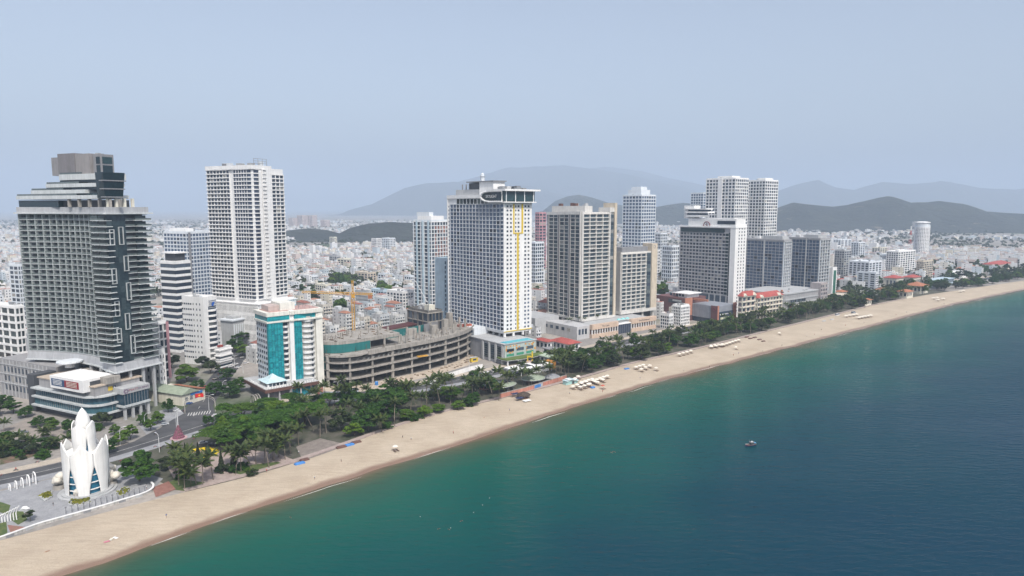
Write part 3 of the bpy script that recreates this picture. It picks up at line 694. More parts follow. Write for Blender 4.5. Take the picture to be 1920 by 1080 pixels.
# ------------------------------------------------------------------ low hall with green-grey roof, next to the hotel podium
B = Bld('green_roof_hall', 'low white hall with green-grey roof and orange lean-to beside the junction', 'building', 405, 321, 66)
B.box('wall', 0, 30, 0, 17, 0, 7.0, cream, foot=True)
q = [B.p(31,-1), B.p(31,12), B.p(-1,12), B.p(-1,-1)]
rf = MB(); a, b2, c2, d2 = q; rg = [B.p(31,5.5), B.p(-1,5.5)]
rf.add([(*a,7.02),(*d2,7.02),(*rg[1],10.2),(*rg[0],10.2),(*b2,7.02),(*c2,7.02)], [(0,1,2,3),(3,2,5,4),(0,3,4),(1,5,2)]); obj('roof', rf, greenroof, B.root)
rf = MB(); e0, e1, e2, e3 = B.p(24,12.1), B.p(-1,12.1), B.p(-1,18), B.p(24,18)
rf.add([(*e0,8.2),(*e1,8.2),(*e2,7.05),(*e3,7.05)], [(0,1,2,3)]); obj('lean_to_roof', rf, orange, B.root)
for i in range(4): B.rep('window', -.12, -.02, 2+i*3.6, 4+i*3.6, 2.5, 4.8, win)
B.box('blue_sign', -.3, -.13, 6, 15, 5.2, 6.5, bluep)

# ------------------------------------------------------------------ teal glass hotel
def teal_hotel():
    B = Bld('teal_glass_hotel', 'white hotel with teal glass strips and rounded balconies beside the unfinished building', 'hotel', 425, 492, 41)
    U = B.u(470); V = B.v(595); zt = B.z(590); nf = 12; zl = 8.5; fh = (zt-2.5-zl)/nf
    warm = paint('warm_white', (0.76,0.75,0.69))
    B.box('wall', .6, U, .6, V, 0, zt, warm, foot=True); B.foot(0, U+12, -10, V)
    # left face: punched windows
    B.face('L', 2, U, .6, zl, nf-1, fh, 5, .52, fh*.5, fh*.3, win, None)
    B.box('left_shade_skin', 1.2, U+.1, .3, .47, zl, zt-5, white2)  # bluish sheet: the shade of the left face put into its colour
    for i in range(len(B.wins)): q = B.wins[i]; B.wins[i] = (q[0], q[1], .12, .28, q[4], q[5], q[6])
    # front face: columns of glass and balconies by share of the width
    X = lambda x: B.v(x)
    v1, v2, v3, v4, v5 = X(520), X(533), X(541), X(557), X(583)
    def glazed(a, c, out, n):
        B.box('glass_strip_backing', -out+.1, .58, a, c, zl, zt-4.5, dkteal)
        for f in range(nf):
            for j in range(n):
                w_ = (c-a)/n; B.wins.append((-out-.02, -out+.08, a+j*w_+.07, a+(j+1)*w_-.07, zl+f*fh+.08, zl+(f+1)*fh-.9, teal))
                if f: B.rep('spandrel_pane', -out-.01, -out+.08, a+j*w_+.07, a+(j+1)*w_-.07, zl+f*fh-.82, zl+f*fh, teal)
    glazed(.2, v1, 1.4, 5)
    B.box('return_glass', -1.28, 1.0, -.25, .18, zl, zt-4.5, teal)
    for f in range(nf):
        z = zl+f*fh
        q = [(.58,v1+.3)]+[(.4-1.5*math.sin(math.pi*i/6), v1+.5+(v2-v1-.8)*i/6) for i in range(7)]+[(.58,v2-.1)]
        B.poly('balcony', q, z, z+1.05, white); B.rep('window', .5, .58, v1+.8, v2-.6, z+1.1, z+fh-.4, win)
    B.box('pier', -1.6, .58, v2, v3-.05, 0, zt+1.5, white)
    glazed(v3, v4, .9, 4)
    for f in range(nf):
        z = zl-1+f*fh; n = 10
        q = [(.58,v4+.2)]+[(.3-2.8*math.sin(math.pi*(i/n)**.8), v4+.3+(v5-v4-.5)*i/n) for i in range(n+1)]+[(.58,v5)]
        B.poly('rounded_balcony', q, z, z+1.35, white)
        q2 = [(.58,v4+.8)]+[(.4-1.9*math.sin(math.pi*(i/n)**.8), v4+.8+(v5-v4-1.4)*i/n) for i in range(n+1)]+[(.58,v5-.4)]
        B.poly('bow_glass', q2, z+1.36, z+fh-.02, paint('net_curtain',(0.42,0.42,0.40)))
        B.rep('window', -1.75, -1.55, v5-3.6, v5-2.6, z+1.5, z+fh-.5, win)
    B.box('end_pier', -1.5, .58, v5+.1, V+.3, 0, zt+.6, warm)
    B.box('top_glass', -1.2, U+.3, -.3, v5-.3, zt-4.4, zt-1.4, teal)
    q = [(U+1,-.9),(-1.6,-.9),(-1.6,v2),(-2.6,v2+.1),(-2.6,v3),(-1.2,v3+1),(-2.9,v4+3),(-2.9,v5-3),(-1.9,V+.6),(U+1,V+.6)]
    B.poly('cornice', q, zt-1.38, zt+1.0, warm)
    B.poly('cornice', q, zt-5.6, zt-4.42, warm)
    B.box('roof_deck', 1, U-1, 2, V-1, zt+1.0, zt+1.3, paint('pink_deck',(0.48,0.31,0.28)))
    B.box('roof_block', 3, U-2, v2-4, v3+3, zt+1.3, zt+6, warm); B.box('roof_block', 5, U-3, 3, 11, zt+1.3, zt+4.5, paint('pinkish_wall',(0.55,0.45,0.42)))
    fl = MB(); r = random.Random(3)
    for i in range(34): a, c = r.uniform(1.5,U-1.5), r.uniform(2,V-2); fl.tube([(*B.p(a,c),zt+1.3),(*B.p(a,c),zt+r.uniform(2.2,4))], .1, 4)
    tag(obj('roof_stakes', fl, grey, B.root), kind='stuff')
    # terrace podium with brown fascia
    pu0, pu1, pv0, pv1 = -13, U+4, -6, X(563)+3
    B.box('podium_wall', pu0+3, pu1, pv0+2, pv1, 0, 6.4, paint('podium_dark_grey',(0.16,0.16,0.17)))  # podium wall in one even dark grey
    B.box('brown_fascia', pu0, pu1+3, pv0-2, pv1, 6.42, 8.4, brown)
    B.box('terrace_deck', pu0+.4, pu1+2.6, pv0-1.6, pv1-.4, 8.42, 8.7, ltgrey)
    for i in range(6): B.rep('column', pu0+1, pu0+1.8, pv0+i*7, pv0+.8+i*7, 0, 6.4, ltgrey)
    B.box('entrance_glass', pu0+2.7, pu0+2.95, pv0+16, pv1-3, .5, 5.5, teal)
    for i in range(20): B.rep('balustrade_post', pu0+.5, pu0+1.0, pv0-1+i*1.65, pv0-.2+i*1.65, 8.7, 10.0, white)
    for i in range(12): B.rep('balustrade_post', pu0+1.5+i*2.2, pu0+2.2+i*2.2, pv0-1.5, pv0-.9, 8.7, 10.0, white)
    # tented pavilion on the terrace corner
    a0, a1, b0, b1 = -11.5, 4, -6.5, 7.5
    B.box('pavilion_wall', a0+1, a1-1, b0+1, b1-1, 8.7, 11.9, white)
    for i in range(5): B.rep('pavilion_window', a0+.85, a0+.98, b0+2+i*2.3, b0+3.8+i*2.3, 9.6, 11.4, win)
    for i in range(5): B.rep('pavilion_window', a0+2+i*2.4, a0+3.9+i*2.4, b0+.85, b0+.98, 9.6, 11.4, win)
    rf = MB(); ce = B.p((a0+a1)/2, (b0+b1)/2); cs = [B.p(a0,b0),B.p(a0,b1),B.p(a1,b1),B.p(a1,b0)]; mid = [B.p((a0+a1)/2+(x-(a0+a1)/2)*.45, (b0+b1)/2+(y-(b0+b1)/2)*.45) for x,y in ((a0,b0),(a0,b1),(a1,b1),(a1,b0))]
    rf.add([(*p,11.92) for p in cs]+[(*p,13.6) for p in mid]+[(*ce,16.2)], [(0,1,5,4),(1,2,6,5),(2,3,7,6),(3,0,4,7),(4,5,8),(5,6,8),(6,7,8),(7,4,8),(3,2,1,0)]); obj('pavilion_roof', rf, skyroof, B.root)
    # arched porch
    for k in range(3):
        ar = MB(); cu, cv = pu0+4-k*.2, pv0-5-k*1.6
        pts = [(*B.p(cu-4.5*math.cos(math.pi*i/12), cv), 1+4.8*math.sin(math.pi*i/12)) for i in range(13)]
        ar.tube([(pts[0][0],pts[0][1],0)]+pts+[(pts[-1][0],pts[-1][1],0)], .35, 5); obj('porch_arch', ar, concrete, B.root)
    B.done()
teal_hotel()

# ------------------------------------------------------------------ unfinished concrete building
def unfinished():
    root = thing('unfinished_building', 'long unfinished concrete building with open floors and curved slabs', 'building', (*gp(770,705),0))
    ox, oy = root.location.x, root.location.y
    front_px = [(598,712),(603,724),(620,729),(645,729),(680,724),(720,714),(770,703),(820,691),(860,679),(880,670),(889,659)]
    fr = np.array([gp(*p) for p in front_px]); fr = smooth(resample(fr, 44), 6)
    inl = np.array((-0.66, 0.751))
    fr2 = fr + inl*58
    for p_ in fr[::6]: FOOT.append((p_[0]+inl[0]*26, p_[1]+inl[1]*26, (-.66,.75), (.75,.66), 50, 14))
    poly = lambda off, i0=0, i1=44, dep=58: [(p[0]-ox+inl[0]*off, p[1]-oy+inl[1]*off) for p in fr[i0:i1]] + [(p[0]-ox+inl[0]*dep, p[1]-oy+inl[1]*dep) for p in fr[i0:i1][::-1]]
    zf = [5.6, 11.2, 16.6, 21.2]
    for k, z in enumerate(zf):
        obj('floor_slab', MB().prism(poly(0), z, z+.55), concrete, root)
    # deep edge beam on the top deck, lower parapets below
    def edge(i0, i1, off, z0, z1, name, mat, th=.35):
        a = [(p[0]-ox+inl[0]*off, p[1]-oy+inl[1]*off) for p in fr[i0:i1]]; c = [(x+inl[0]*th, y+inl[1]*th) for x,y in a]
        n = len(a); m_ = MB(); m_.add([(x,y,z0) for x,y in a]+[(x,y,z1) for x,y in a]+[(x,y,z0) for x,y in c]+[(x,y,z1) for x,y in c],
            sum([[(i,i+1,n+i+1,n+i),(2*n+i+1,2*n+i,3*n+i,3*n+i+1),(n+i,n+i+1,3*n+i+1,3*n+i),(i+1,i,2*n+i,2*n+i+1)] for i in range(n-1)],[])+[(0,n,3*n,2*n),(n-1,3*n-1,4*n-1,2*n-1)]); return obj(name, m_, mat, root)
    edge(13, 44, -.4, 20.6, 23.4, 'edge_beam', concrete)
    edge(0, 13, -.02, 20.7, 22.0, 'edge_beam', concrete)
    for z in zf[:3]: edge(0, 44, -.03, z-.25, z+.6, 'slab_edge', concrete, .3)
    # columns
    for i in range(2, 44, 4):
        for off, wd in ((1.6,.8),(10,.8),(19,.8)):
            x, y = fr[i][0]-ox+inl[0]*off, fr[i][1]-oy+inl[1]*off
            big = 1.2 if (i//4) % 3 == 1 and off < 2 else wd
            for k, (a, c) in enumerate(((0,zf[0]-.36),(zf[0]+.61,zf[1]-.36),(zf[1]+.61,zf[2]-.36),(zf[2]+.61,zf[3]-.01))):
                if off > 2 and k == 3: continue
                link('column', colmesh[big], root, (x,y,a), 0, (1,1,c-a))
    for k, z in enumerate([0]+zf[:3]):
        obj('back_wall', MB().prism(poly(14.5+k*.02), z+.62 if k else 0, z+4.6), paint('shade_dark_wall',(0.05,0.048,0.047),.9,.35), root)  # wall colour darkened to stand in for deep shade inside the open floors
    # scaffold lattice under the top deck
    m_ = MB()
    for i in range(2, 42):
        x, y = fr[i][0]-ox+inl[0]*1.0, fr[i][1]-oy+inl[1]*1.0
        m_.tube([(x,y,17.3),(x,y,21.1)], .06, 4, False)
        if i < 41:
            x2, y2 = fr[i+1][0]-ox+inl[0]*1.0, fr[i+1][1]-oy+inl[1]*1.0
            for z in (18.2,19.3,20.4): m_.tube([(x,y,z),(x2,y2,z)], .05, 4, False)
            m_.tube([(x,y,17.3),(x2,y2,21.0)], .05, 4, False)
    tag(obj('scaffolding', m_, steel, root), kind='stuff')
    # second level on the left: raised rounded deck with nets
    ii = lambda off: [(p[0]-ox+inl[0]*off, p[1]-oy+inl[1]*off) for p in fr[1:22]]
    up = ii(11)+[(p[0]-ox+inl[0]*46, p[1]-oy+inl[1]*46) for p in fr[1:22][::-1]]
    obj('upper_deck', MB().prism(up, 27.4, 29.8), concrete, root); obj('upper_floor', MB().prism([(x*.97,y*.97) for x,y in up], 21.77, 22.1), concrete_dk, root)
    net = ii(10.8); n = len(net); k = 15
    obj('scaffold_net', MB().add([(x,y,22.0) for x,y in net[:k]]+[(x,y,27.8) for x,y in net[:k]], [(i,i+1,k+i+1,k+i) for i in range(k-1)]), tarp_teal, root)
    lo = [(p[0]-ox+inl[0]*-.25, p[1]-oy+inl[1]*-.25) for p in fr[0:6]]
    obj('scaffold_net', MB().add([(x,y,11.4) for x,y in lo]+[(x,y,20.6) for x,y in lo], [(i,i+1,7+i-0,6+i) for i in range(5)]), tarp_teal, root)
    for i in range(2, 21, 3): link('column', colmesh[.85], root, (net[i][0]+inl[0]*1.2, net[i][1]+inl[1]*1.2, 22.1), 0, (1,1,5.3))
    # starter columns and walls standing on the decks
    r = random.Random(5)
    for i in range(17):
        p = fr[r.randint(1,20)]; off = r.uniform(13, 42); h = r.uniform(2.5, 5.5)
        link('starter_column', colmesh[.85], root, (p[0]-ox+inl[0]*off, p[1]-oy+inl[1]*off, 29.8), 0, (1,1,h))
    for i in range(22, 43, 3):
        for off in (8, 16, 26): 
            if r.random() < .8: link('starter_column', colmesh[.85], root, (fr[i][0]-ox+inl[0]*off, fr[i][1]-oy+inl[1]*off, 21.76), 0, (1,1,r.uniform(4,8)))
    for i, off, h, L_ in ((30,18,7,5),(34,20,9,4),(37,24,12,4),(26,30,5,8),(8,26,31,0)):
        if not L_: continue
        p = fr[i]; obj('shear_wall', MB().box(0, L_, 0, 4, 21.76, 21.76+h), concrete, root, (p[0]-ox+inl[0]*off, p[1]-oy+inl[1]*off, 0), rz=R(42))
    # rebar, timber and formwork lying about
    rb = MB()
    for i in range(230):
        p = fr[r.randint(2,42)]; off = r.uniform(4, 44); left = off > 11 and p[0] < fr[21][0]
        z = 29.8 if left else 21.76; x, y = p[0]-ox+inl[0]*off, p[1]-oy+inl[1]*off
        a = r.uniform(0, 3.14); L_ = r.uniform(.8, 3); d = (math.cos(a)*L_/2, math.sin(a)*L_/2)
        if r.random() < .45: rb.tube([(x,y,z),(x+r.uniform(-.2,.2),y,z+r.uniform(1.5,4.5))], .12, 4)
        else: rb.add([(x-d[0]-d[1]*.3,y-d[1]+d[0]*.3,z),(x+d[0]-d[1]*.3,y+d[1]+d[0]*.3,z),(x+d[0]+d[1]*.3,y+d[1]-d[0]*.3,z+.5),(x-d[0]+d[1]*.3,y-d[1]-d[0]*.3,z+.5)], [(0,1,2,3)])
    tag(obj('formwork_and_rebar', rb, paint('formwork', (0.22,0.15,0.10), .9, .3, vary=.7), root), kind='stuff')
    for k, (i, off) in enumerate(((41,5),(40,8))):
        p = fr[i]; obj('red_roof_stack', MB().prism([(0,0),(9,0),(9,4),(0,4)], 21.77, 23.4+k*.4), paint('red_sheet',(0.45,0.13,0.08)), root, (p[0]-ox+inl[0]*off-5, p[1]-oy+inl[1]*off, 0), rz=R(30))
    # rear screens, scaffold towers and a maroon shed roof behind the open deck
    for i0, i1, off, h, mt in ((21,32,33,5.5,tarp_teal),(24,38,40,4,concrete_dk),(30,42,30,6.5,grey)):
        a = [(p[0]-ox+inl[0]*off, p[1]-oy+inl[1]*off) for p in fr[i0:i1]]; n = len(a)
        obj('rear_screen', MB().add([(x,y,21.77) for x,y in a]+[(x,y,21.77+h) for x,y in a]+[(x+inl[0]*.4,y+inl[1]*.4,21.77) for x,y in a]+[(x+inl[0]*.4,y+inl[1]*.4,21.77+h) for x,y in a], [f for i in range(n-1) for f in ((i,i+1,n+i+1,n+i),(2*n+i+1,2*n+i,3*n+i,3*n+i+1),(n+i,n+i+1,3*n+i+1,3*n+i))]), mt, root)
    a = [fr[18], fr[38]]; q = [(p[0]-ox+inl[0]*o2, p[1]-oy+inl[1]*o2) for p in a for o2 in (44,57)]
    obj('shed_roof', MB().prism([q[0],q[1],q[3],q[2]], 24.5, 25.2), paint('maroon_roof',(0.10,0.035,0.035),.8), root)
    sf = MB()
    for i in range(20, 42):
        for off in (12, 24, 36):
            x, y = fr[i][0]-ox+inl[0]*off, fr[i][1]-oy+inl[1]*off; h = r.uniform(1.5,5)
            for dx in (0,1.2): sf.tube([(x+dx,y,21.77),(x+dx,y,21.77+h)], .08, 3, False)
            sf.tube([(x,y,21.77+h*.8),(x+1.2,y,21.77+h*.8)], .07, 3, False); sf.tube([(x,y,21.8),(x+1.2,y,21.77+h)], .06, 3, False)
    tag(obj('deck_scaffolding', sf, steel, root), kind='stuff')
    obj('loading_platform', MB().box(-4,4,-2,1,11.9,12.5), crane_y, root, (fr[24][0]-ox, fr[24][1]-oy, 0), rz=R(35))
    return fr, inl
colmesh = {k: MB().lathe([(k,0),(k,1)], 8).mesh('column', concrete) for k in (.8,.85,1.2)}
UNF, INL = unfinished()

# tower crane standing in the site
def crane():
    x, y = gp(659, 637, 0); x, y = col(657)*500, 500
    root = thing('tower_crane', 'yellow tower crane with a long jib rising behind the unfinished building', 'crane', (x, y, 0))
    def lattice(a, b, w_, step, name):
        a, b = Vector(a), Vector(b); d = (b-a).normalized(); L_ = (b-a).length
        s1 = d.cross(Vector((0,0,1)) if abs(d.z) < .9 else Vector((0,1,0))).normalized()*w_; s2 = d.cross(s1).normalized()*w_
        m_ = MB(); n = max(2, int(L_/step)); cs = [s1+s2, s1-s2, -s1-s2, -s1+s2]
        for c in cs: m_.tube([a+c, b+c], .17, 4)
        for i in range(n):
            p, q = a+d*L_*i/n, a+d*L_*(i+1)/n
            for j in range(4): m_.tube([p+cs[j], q+cs[(j+1)%4]], .09, 3, False); 
        return obj(name, m_, crane_y, root)
    zt = zat(548, y); lattice((0,0,0), (0,0,zt), .9, 2.2, 'mast'); z2 = zt-1
    jd = Vector((-1,.25,0)).normalized()
    lattice((0,0,z2), tuple(jd*42+Vector((0,0,z2))), .6, 2.2, 'jib'); lattice((0,0,z2), tuple(-jd*16+Vector((0,0,z2))), .6, 2.2, 'counter_jib')
    lattice((0,0,zt), (0,0,zt+9), .5, 2, 'tower_head')
    p = -jd*14; obj('counterweight', MB().box(-1.4,1.4,-1,1,z2-3.2,z2-.6), orange, root, (p.x,p.y,0))
    obj('cab', MB().box(-.4,1.8,-1.8,-.95,z2-3,z2-.5), crane_y, root)
    m_ = MB(); 
    for e in (jd*34, jd*18, -jd*13): m_.tube([(0,0,zt+9), (e.x,e.y,z2+.6)], .07, 3)
    obj('stay_cable', m_, steel, root)
crane()

# ------------------------------------------------------------------ big white and blue hotel tower in the middle
def blue_white_tower():
    B = Bld('blue_white_hotel_tower', 'tall white hotel with blue window grid, yellow stripes and an eye-shaped glass top', 'hotel', 540, 945, 39)
    U = B.u(839); V = B.v(998); zt = B.z(367); zl = B.z(622); nf = 31; zg = B.z(383); fh = (zg-zl)/nf
    B.box('wall', .5, U, .5, V, zl-2, zt, white, foot=True); B.foot(-10, U+4, -6, V+10)
    uL = U-4.2; n = 16; bw = uL/n
    frame = paint('frame_shade_bluish', (0.72,0.75,0.79))  # left-face frames tinted bluish to carry that side's shade
    for f in range(nf+1): B.rep('floor_band', .2, uL+.4, -.15, .6, zl+f*fh, zl+f*fh+.48, frame)
    B.face('L', 0.6, uL, .5, zl, nf, fh, n, .9, fh-.56, .5, winblue, frame, .3, .62)
    for f in range(nf): B.wins.append((U-2.2, U-.9, .38, .48, zl+f*fh+.9, zl+f*fh+2.3, win)); B.rep('small_balcony', .1, 2.6, -.7, .2, zl+f*fh+.01, zl+f*fh+1.0, frame)
    B.rep('corner_pier', -.25, .5, -.3, 1.4, zl, zt-1, white); B.rep('corner_pier', U-.6, U+.3, -.3, .5, zl, zt, white)
    for f in range(nf):
        for c in (.13, .25, .42, .52, .76, .88): 
            hw = .85 if c not in (.42,) else .5
            B.wins.append((.36, .48, V*c-hw, V*c+hw, zl+f*fh+.95, zl+f*fh+2.45, win))
    # yellow stripes down the narrow face
    zm = zl+(zg-zl)*.77
    B.box('yellow_stripe', .1, .34, V*.325, V*.37, zm+.9, B.z(382), yellow); B.box('yellow_stripe', .1, .34, V*.62, V*.68, zm+.9, B.z(382), yellow)
    B.box('yellow_stripe', .08, .34, V*.325, V*.68, zm, zm+.88, yellow); B.box('yellow_stripe', .1, .34, V*.46, V*.52, zl+.4, zm-.02, yellow)
    B.box('yellow_stripe', -.2, .34, -.2, V+.1, zl-.6, zl-.02, yellow)
    # left part of the roof line: band, open gallery
    B.box('roof_band', 20, U+.4, -.4, V*.8, zt-1.6, zt+1.4, white)
    for i in range(9): B.rep('gallery_window', 22+i*5.0, 25.6+i*5.0, .2, .45, zg+.4, zt-1.9, wingreen)
    # eye-shaped glass floor, its white rim and roof slab
    ze0, ze1 = B.z(378), B.z(358); L_ = B.u(905)
    pts = [(L_ + (-2) , ze0+ (ze1-ze0)*.5)]
    prof = [(L_,.5),(L_*.93,.78),(L_*.8,.94),(L_*.62,1.0),(0,1.0),(0,.0),(L_*.6,0),(L_*.8,.08),(L_*.94,.25)]
    def eye(o, v0, v1, name, mat):
        m_ = MB(); cu = L_*.5; cz = (ze0+ze1)/2
        ring = [(u+(o if u > cu else -o*.5), cz+(k-.5)*((ze1-ze0)+2*o)) for u,k in prof]; k = len(ring)
        m_.add([(*B.p(u,v0),z) for u,z in ring]+[(*B.p(u,v1),z) for u,z in ring], [(i,(i+1)%k,k+(i+1)%k,k+i) for i in range(k)]+[tuple(range(k-1,-1,-1)),tuple(range(k,2*k))]); return obj(name, m_, mat, B.root)
    eye(0.0, -1.6, V+.6, 'eye_glass', dkteal); 
    m_ = MB(); ring0 = [(*B.p(u, -2.0), ze0+k*(ze1-ze0)) for u,k in prof]; m_.tube(ring0+[ring0[0]], .75, 6); obj('eye_rim', m_, white, B.root)
    B.box('glass_front', -2.0, -.02, -1.4, V+.8, ze0+.4, ze1-.2, dkteal)
    for c in (.02,.34,.66,.98): B.rep('mullion', -2.3, -2.02, V*c-.35, V*c+.35, ze0, ze1, white)
    B.box('top_slab', -4.5, L_*.7, -2.6, V+5, ze1+.02, ze1+1.5, white); B.box('lower_slab', -3, L_*.6, -2.2, V+2, ze0-.8, ze0-.02, white)
    c = B.p(L_*.5, -1.9); text('SKYLIGHT', 3.2, white, 'sign_lettering', B.root, (c[0], c[1], (ze0+ze1)/2), rz_of(B,'L'))
    # rooftop machinery
    zr = B.z(340)
    B.box('lift_house', B.u(925,8), B.u(899,8), 8, 20, zt+1.4, B.z(338), white); B.box('machine_block', B.u(899,9)+.1, B.u(855,9), 9, 22, zt+1.4, B.z(352), ltgrey)
    B.box('roof_canopy', B.u(927,8), B.u(876,8), 7, 21, B.z(338)+.02, B.z(336), grey); B.box('plant_room', B.u(898,10), B.u(880,10), 10, 20, B.z(352), B.z(339), dkgrey)
    obj('beacon_tower', MB().lathe([(1.9,B.z(337)),(1.9,B.z(326)),(2.6,B.z(326)),(2.6,B.z(325)),(1.5,B.z(325)),(1.5,B.z(321)),(.3,B.z(319))], 12, *B.p(B.u(905,12),12)), white2, B.root)
    clutter(B, .5, L_*.7, 2, V, ze1+1.5, 16, 6, [grey, dkgrey, ltgrey, steel], 1.3)
    for x in (866,873,879): B.rep('chimney', B.u(x,9)-.4, B.u(x,9)+.4, 9.5, 10.3, B.z(352), B.z(341), grey)
    # open storey on columns, pool deck
    zp = 16.5
    for v in (1.5, V*.36, V*.7, V-1.5): B.rep('column', .6, 2.2, v-.8, v+.8, zp, zl-2, white)
    for i in range(8): B.rep('column', 8+i*8, 9.4+i*8, 1.5, 3, zp, zl-2, ltgrey)
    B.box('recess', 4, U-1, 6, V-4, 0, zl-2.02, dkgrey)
    B.done()
    P = Bld('hotel_podium', 'podium with grey ribs, orange and green panels and a pool deck under the blue-white hotel', 'building', 515, 945, 39)
    pv = P.v(1005); pu = P.u(880); pg = paint('podium_grey', (0.30,0.31,0.34))
    P.box('wall', 0, pu, 0, pv, 0, 15.6, pg, foot=True)
    P.box('deck', -1, pu+.5, -.8, pv+1, 15.62, 16.3, ltgrey); P.box('pool', 0, 8, 2, pv-2, 16.31, 16.42, poolwater)
    P.box('left_annex', pu+.02, pu+26, 4, 20, 0, 22, white2)
    for i in range(7):
        for f in range(2): P.rep('window', pu+2+i*3.4, pu+4.2+i*3.4, 3.85, 3.98, 15+f*3.3, 16.8+f*3.3, winblue)
    for i in range(3):
        a = 3+i*8.4; P.rep('window_bay', a, a+5.6, -.2, -.02, 2.5, 13.5, win)
        for k in range(6): P.rep('glazing_bar', a+.1, a+5.5, -.3, -.21, 3.4+k*1.8, 3.8+k*1.8, railglass)
    for i in range(4): P.rep('rib', .6+i*8.4, 2.4+i*8.4, -1.2, -.02, .5, 15, ltgrey)
    orng = paint('orange_panel', (0.75,0.33,0.02)); grn = paint('green_panel', (0.05,0.30,0.20)); pale = paint('pale_panel', (0.45,0.52,0.50))
    P.box('front_panel', -.5, -.02, 0, pv, 5.5, 15.2, pale)
    for i in range(3):
        a = 2+i*(pv-2)/3; w_ = (pv-2)/3-2.6
        P.rep('window_bay', -.62, -.52, a, a+w_, 9.6, 12.0, win); P.rep('green_panel', -.62, -.52, a, a+w_, 6.2, 8.0, grn)
    r = random.Random(2)
    for i in range(26): 
        k = r.choice((8.2, 8.9, 12.2, 12.9, 13.6)) if i > 8 else r.uniform(8.3, 12)
        v = r.uniform(.2, pv-1.6) if i > 8 else [1.0, pv*.36, pv*.68, pv-1.4][i % 4]
        P.rep('orange_panel', -.66-.004*i, -.54, v, v+1.1, k, k+.95, orng)
    q = [(7,-2),(0,-3)]+[(-5.5-2.5*math.sin(math.pi*i/6), -2+(pv+6)*i/6) for i in range(7)]+[(6,pv+4)]
    P.poly('green_canopy', q, 4.4, 5.4, paint('grass_canopy', (0.12,0.17,0.05), .9)); P.poly('canopy_edge', [(a*1.05,b_*1.01) for a,b_ in q], 4.0, 4.38, ltgrey)
    for v in (-1, pv*.35, pv*.7, pv+2): P.rep('column', -5.4, -4.4, v, v+1, 0, 4.0, white)
    P.done()
blue_white_tower()
# yellow gate sculpture before it
x, y = gp(994, 682); S = thing('yellow_gate_sculpture', 'yellow chair-shaped gate sculpture on a pink stone plinth before the hotel', 'sculpture', (x, y, 0))
obj('plinth', MB().prism([(-4,-2),(4,-2),(4,2),(-4,2)], 0, 2.4, [(-3,-1.4),(3,-1.4),(3,1.4),(-3,1.4)]), paint('pink_stone',(0.5,0.38,0.33)), S)
for q in ((-2.4,-1.5,2.42,6.2),(1.1,2.2,2.42,9.6)): obj('upright', MB().box(q[0],q[1],-.5,.5,q[2],q[3]), yellow, S)
obj('crossbar', MB().box(-1.48,1.08,-.48,.48,5.2,6.1), yellow, S)

# ------------------------------------------------------------------ brick-infill tower and pale blue slab left of it
B = plain_tower('brick_infill_tower', 'tower with red brick infill between white slabs left of the blue-white hotel', 720, 808, 775, 845, 414, 50, 26, 5, 7, white2, win, out=.7, sl=.8, slabm=white, clut=0)
U_, V_, z_ = B.size; fh = (z_-1.5)/26; r = random.Random(8)
for f in range(11, 25):
    for i in range(1, 7):
        if r.random() < .75: B.rep('brick_infill', -.34, -.14, i*V_/7+.8, i*V_/7+V_/7*r.choice((.5,.75)), f*fh+.82, (f+1)*fh-.02, brick)
for i in range(3): B.rep('fin', 2+i*U_/3, 4.2+i*U_/3, -1.6, -.75, 0, z_, paleblue)
B.box('roof_block', 2, U_-4, 2, V_*.7, z_, z_+5, white); B.box('roof_block', 6, U_-2, 3, V_*.3, z_+5.01, z_+9, white2); B.done()
B = plain_tower('pale_blue_slab', 'narrow pale blue slab block touching the blue-white hotel on its left', 640, 831, 814, 852, 486, 50, 16, 0, 4, paleblue, win, slab=False, wf=.4, clut=0); B.done()
# dark half-built block with small crane behind the construction site
B = plain_tower('half_built_block', 'dark half-built block with open floors behind the unfinished building', 545, 800, 762, 826, 585, 42, 5, 4, 4, concrete_dk, win, out=1.0, sl=.7, clut=6, slabm=concrete)
B.box('stair_tower', 2, 8, 2, 8, B.size[2], B.size[2]+5, cream)
m_ = MB(); m_.tube([(0,0,B.size[2]),(2,1,B.size[2]+26)], .25, 4); m_.tube([(2,1,B.size[2]+26),(6,3,B.size[2]+20)], .12, 4); m_.tube([(3,3,B.size[2]),(-12,14,B.size[2]+24)], .25, 4)
obj('derrick', m_, steel, B.root); B.done()

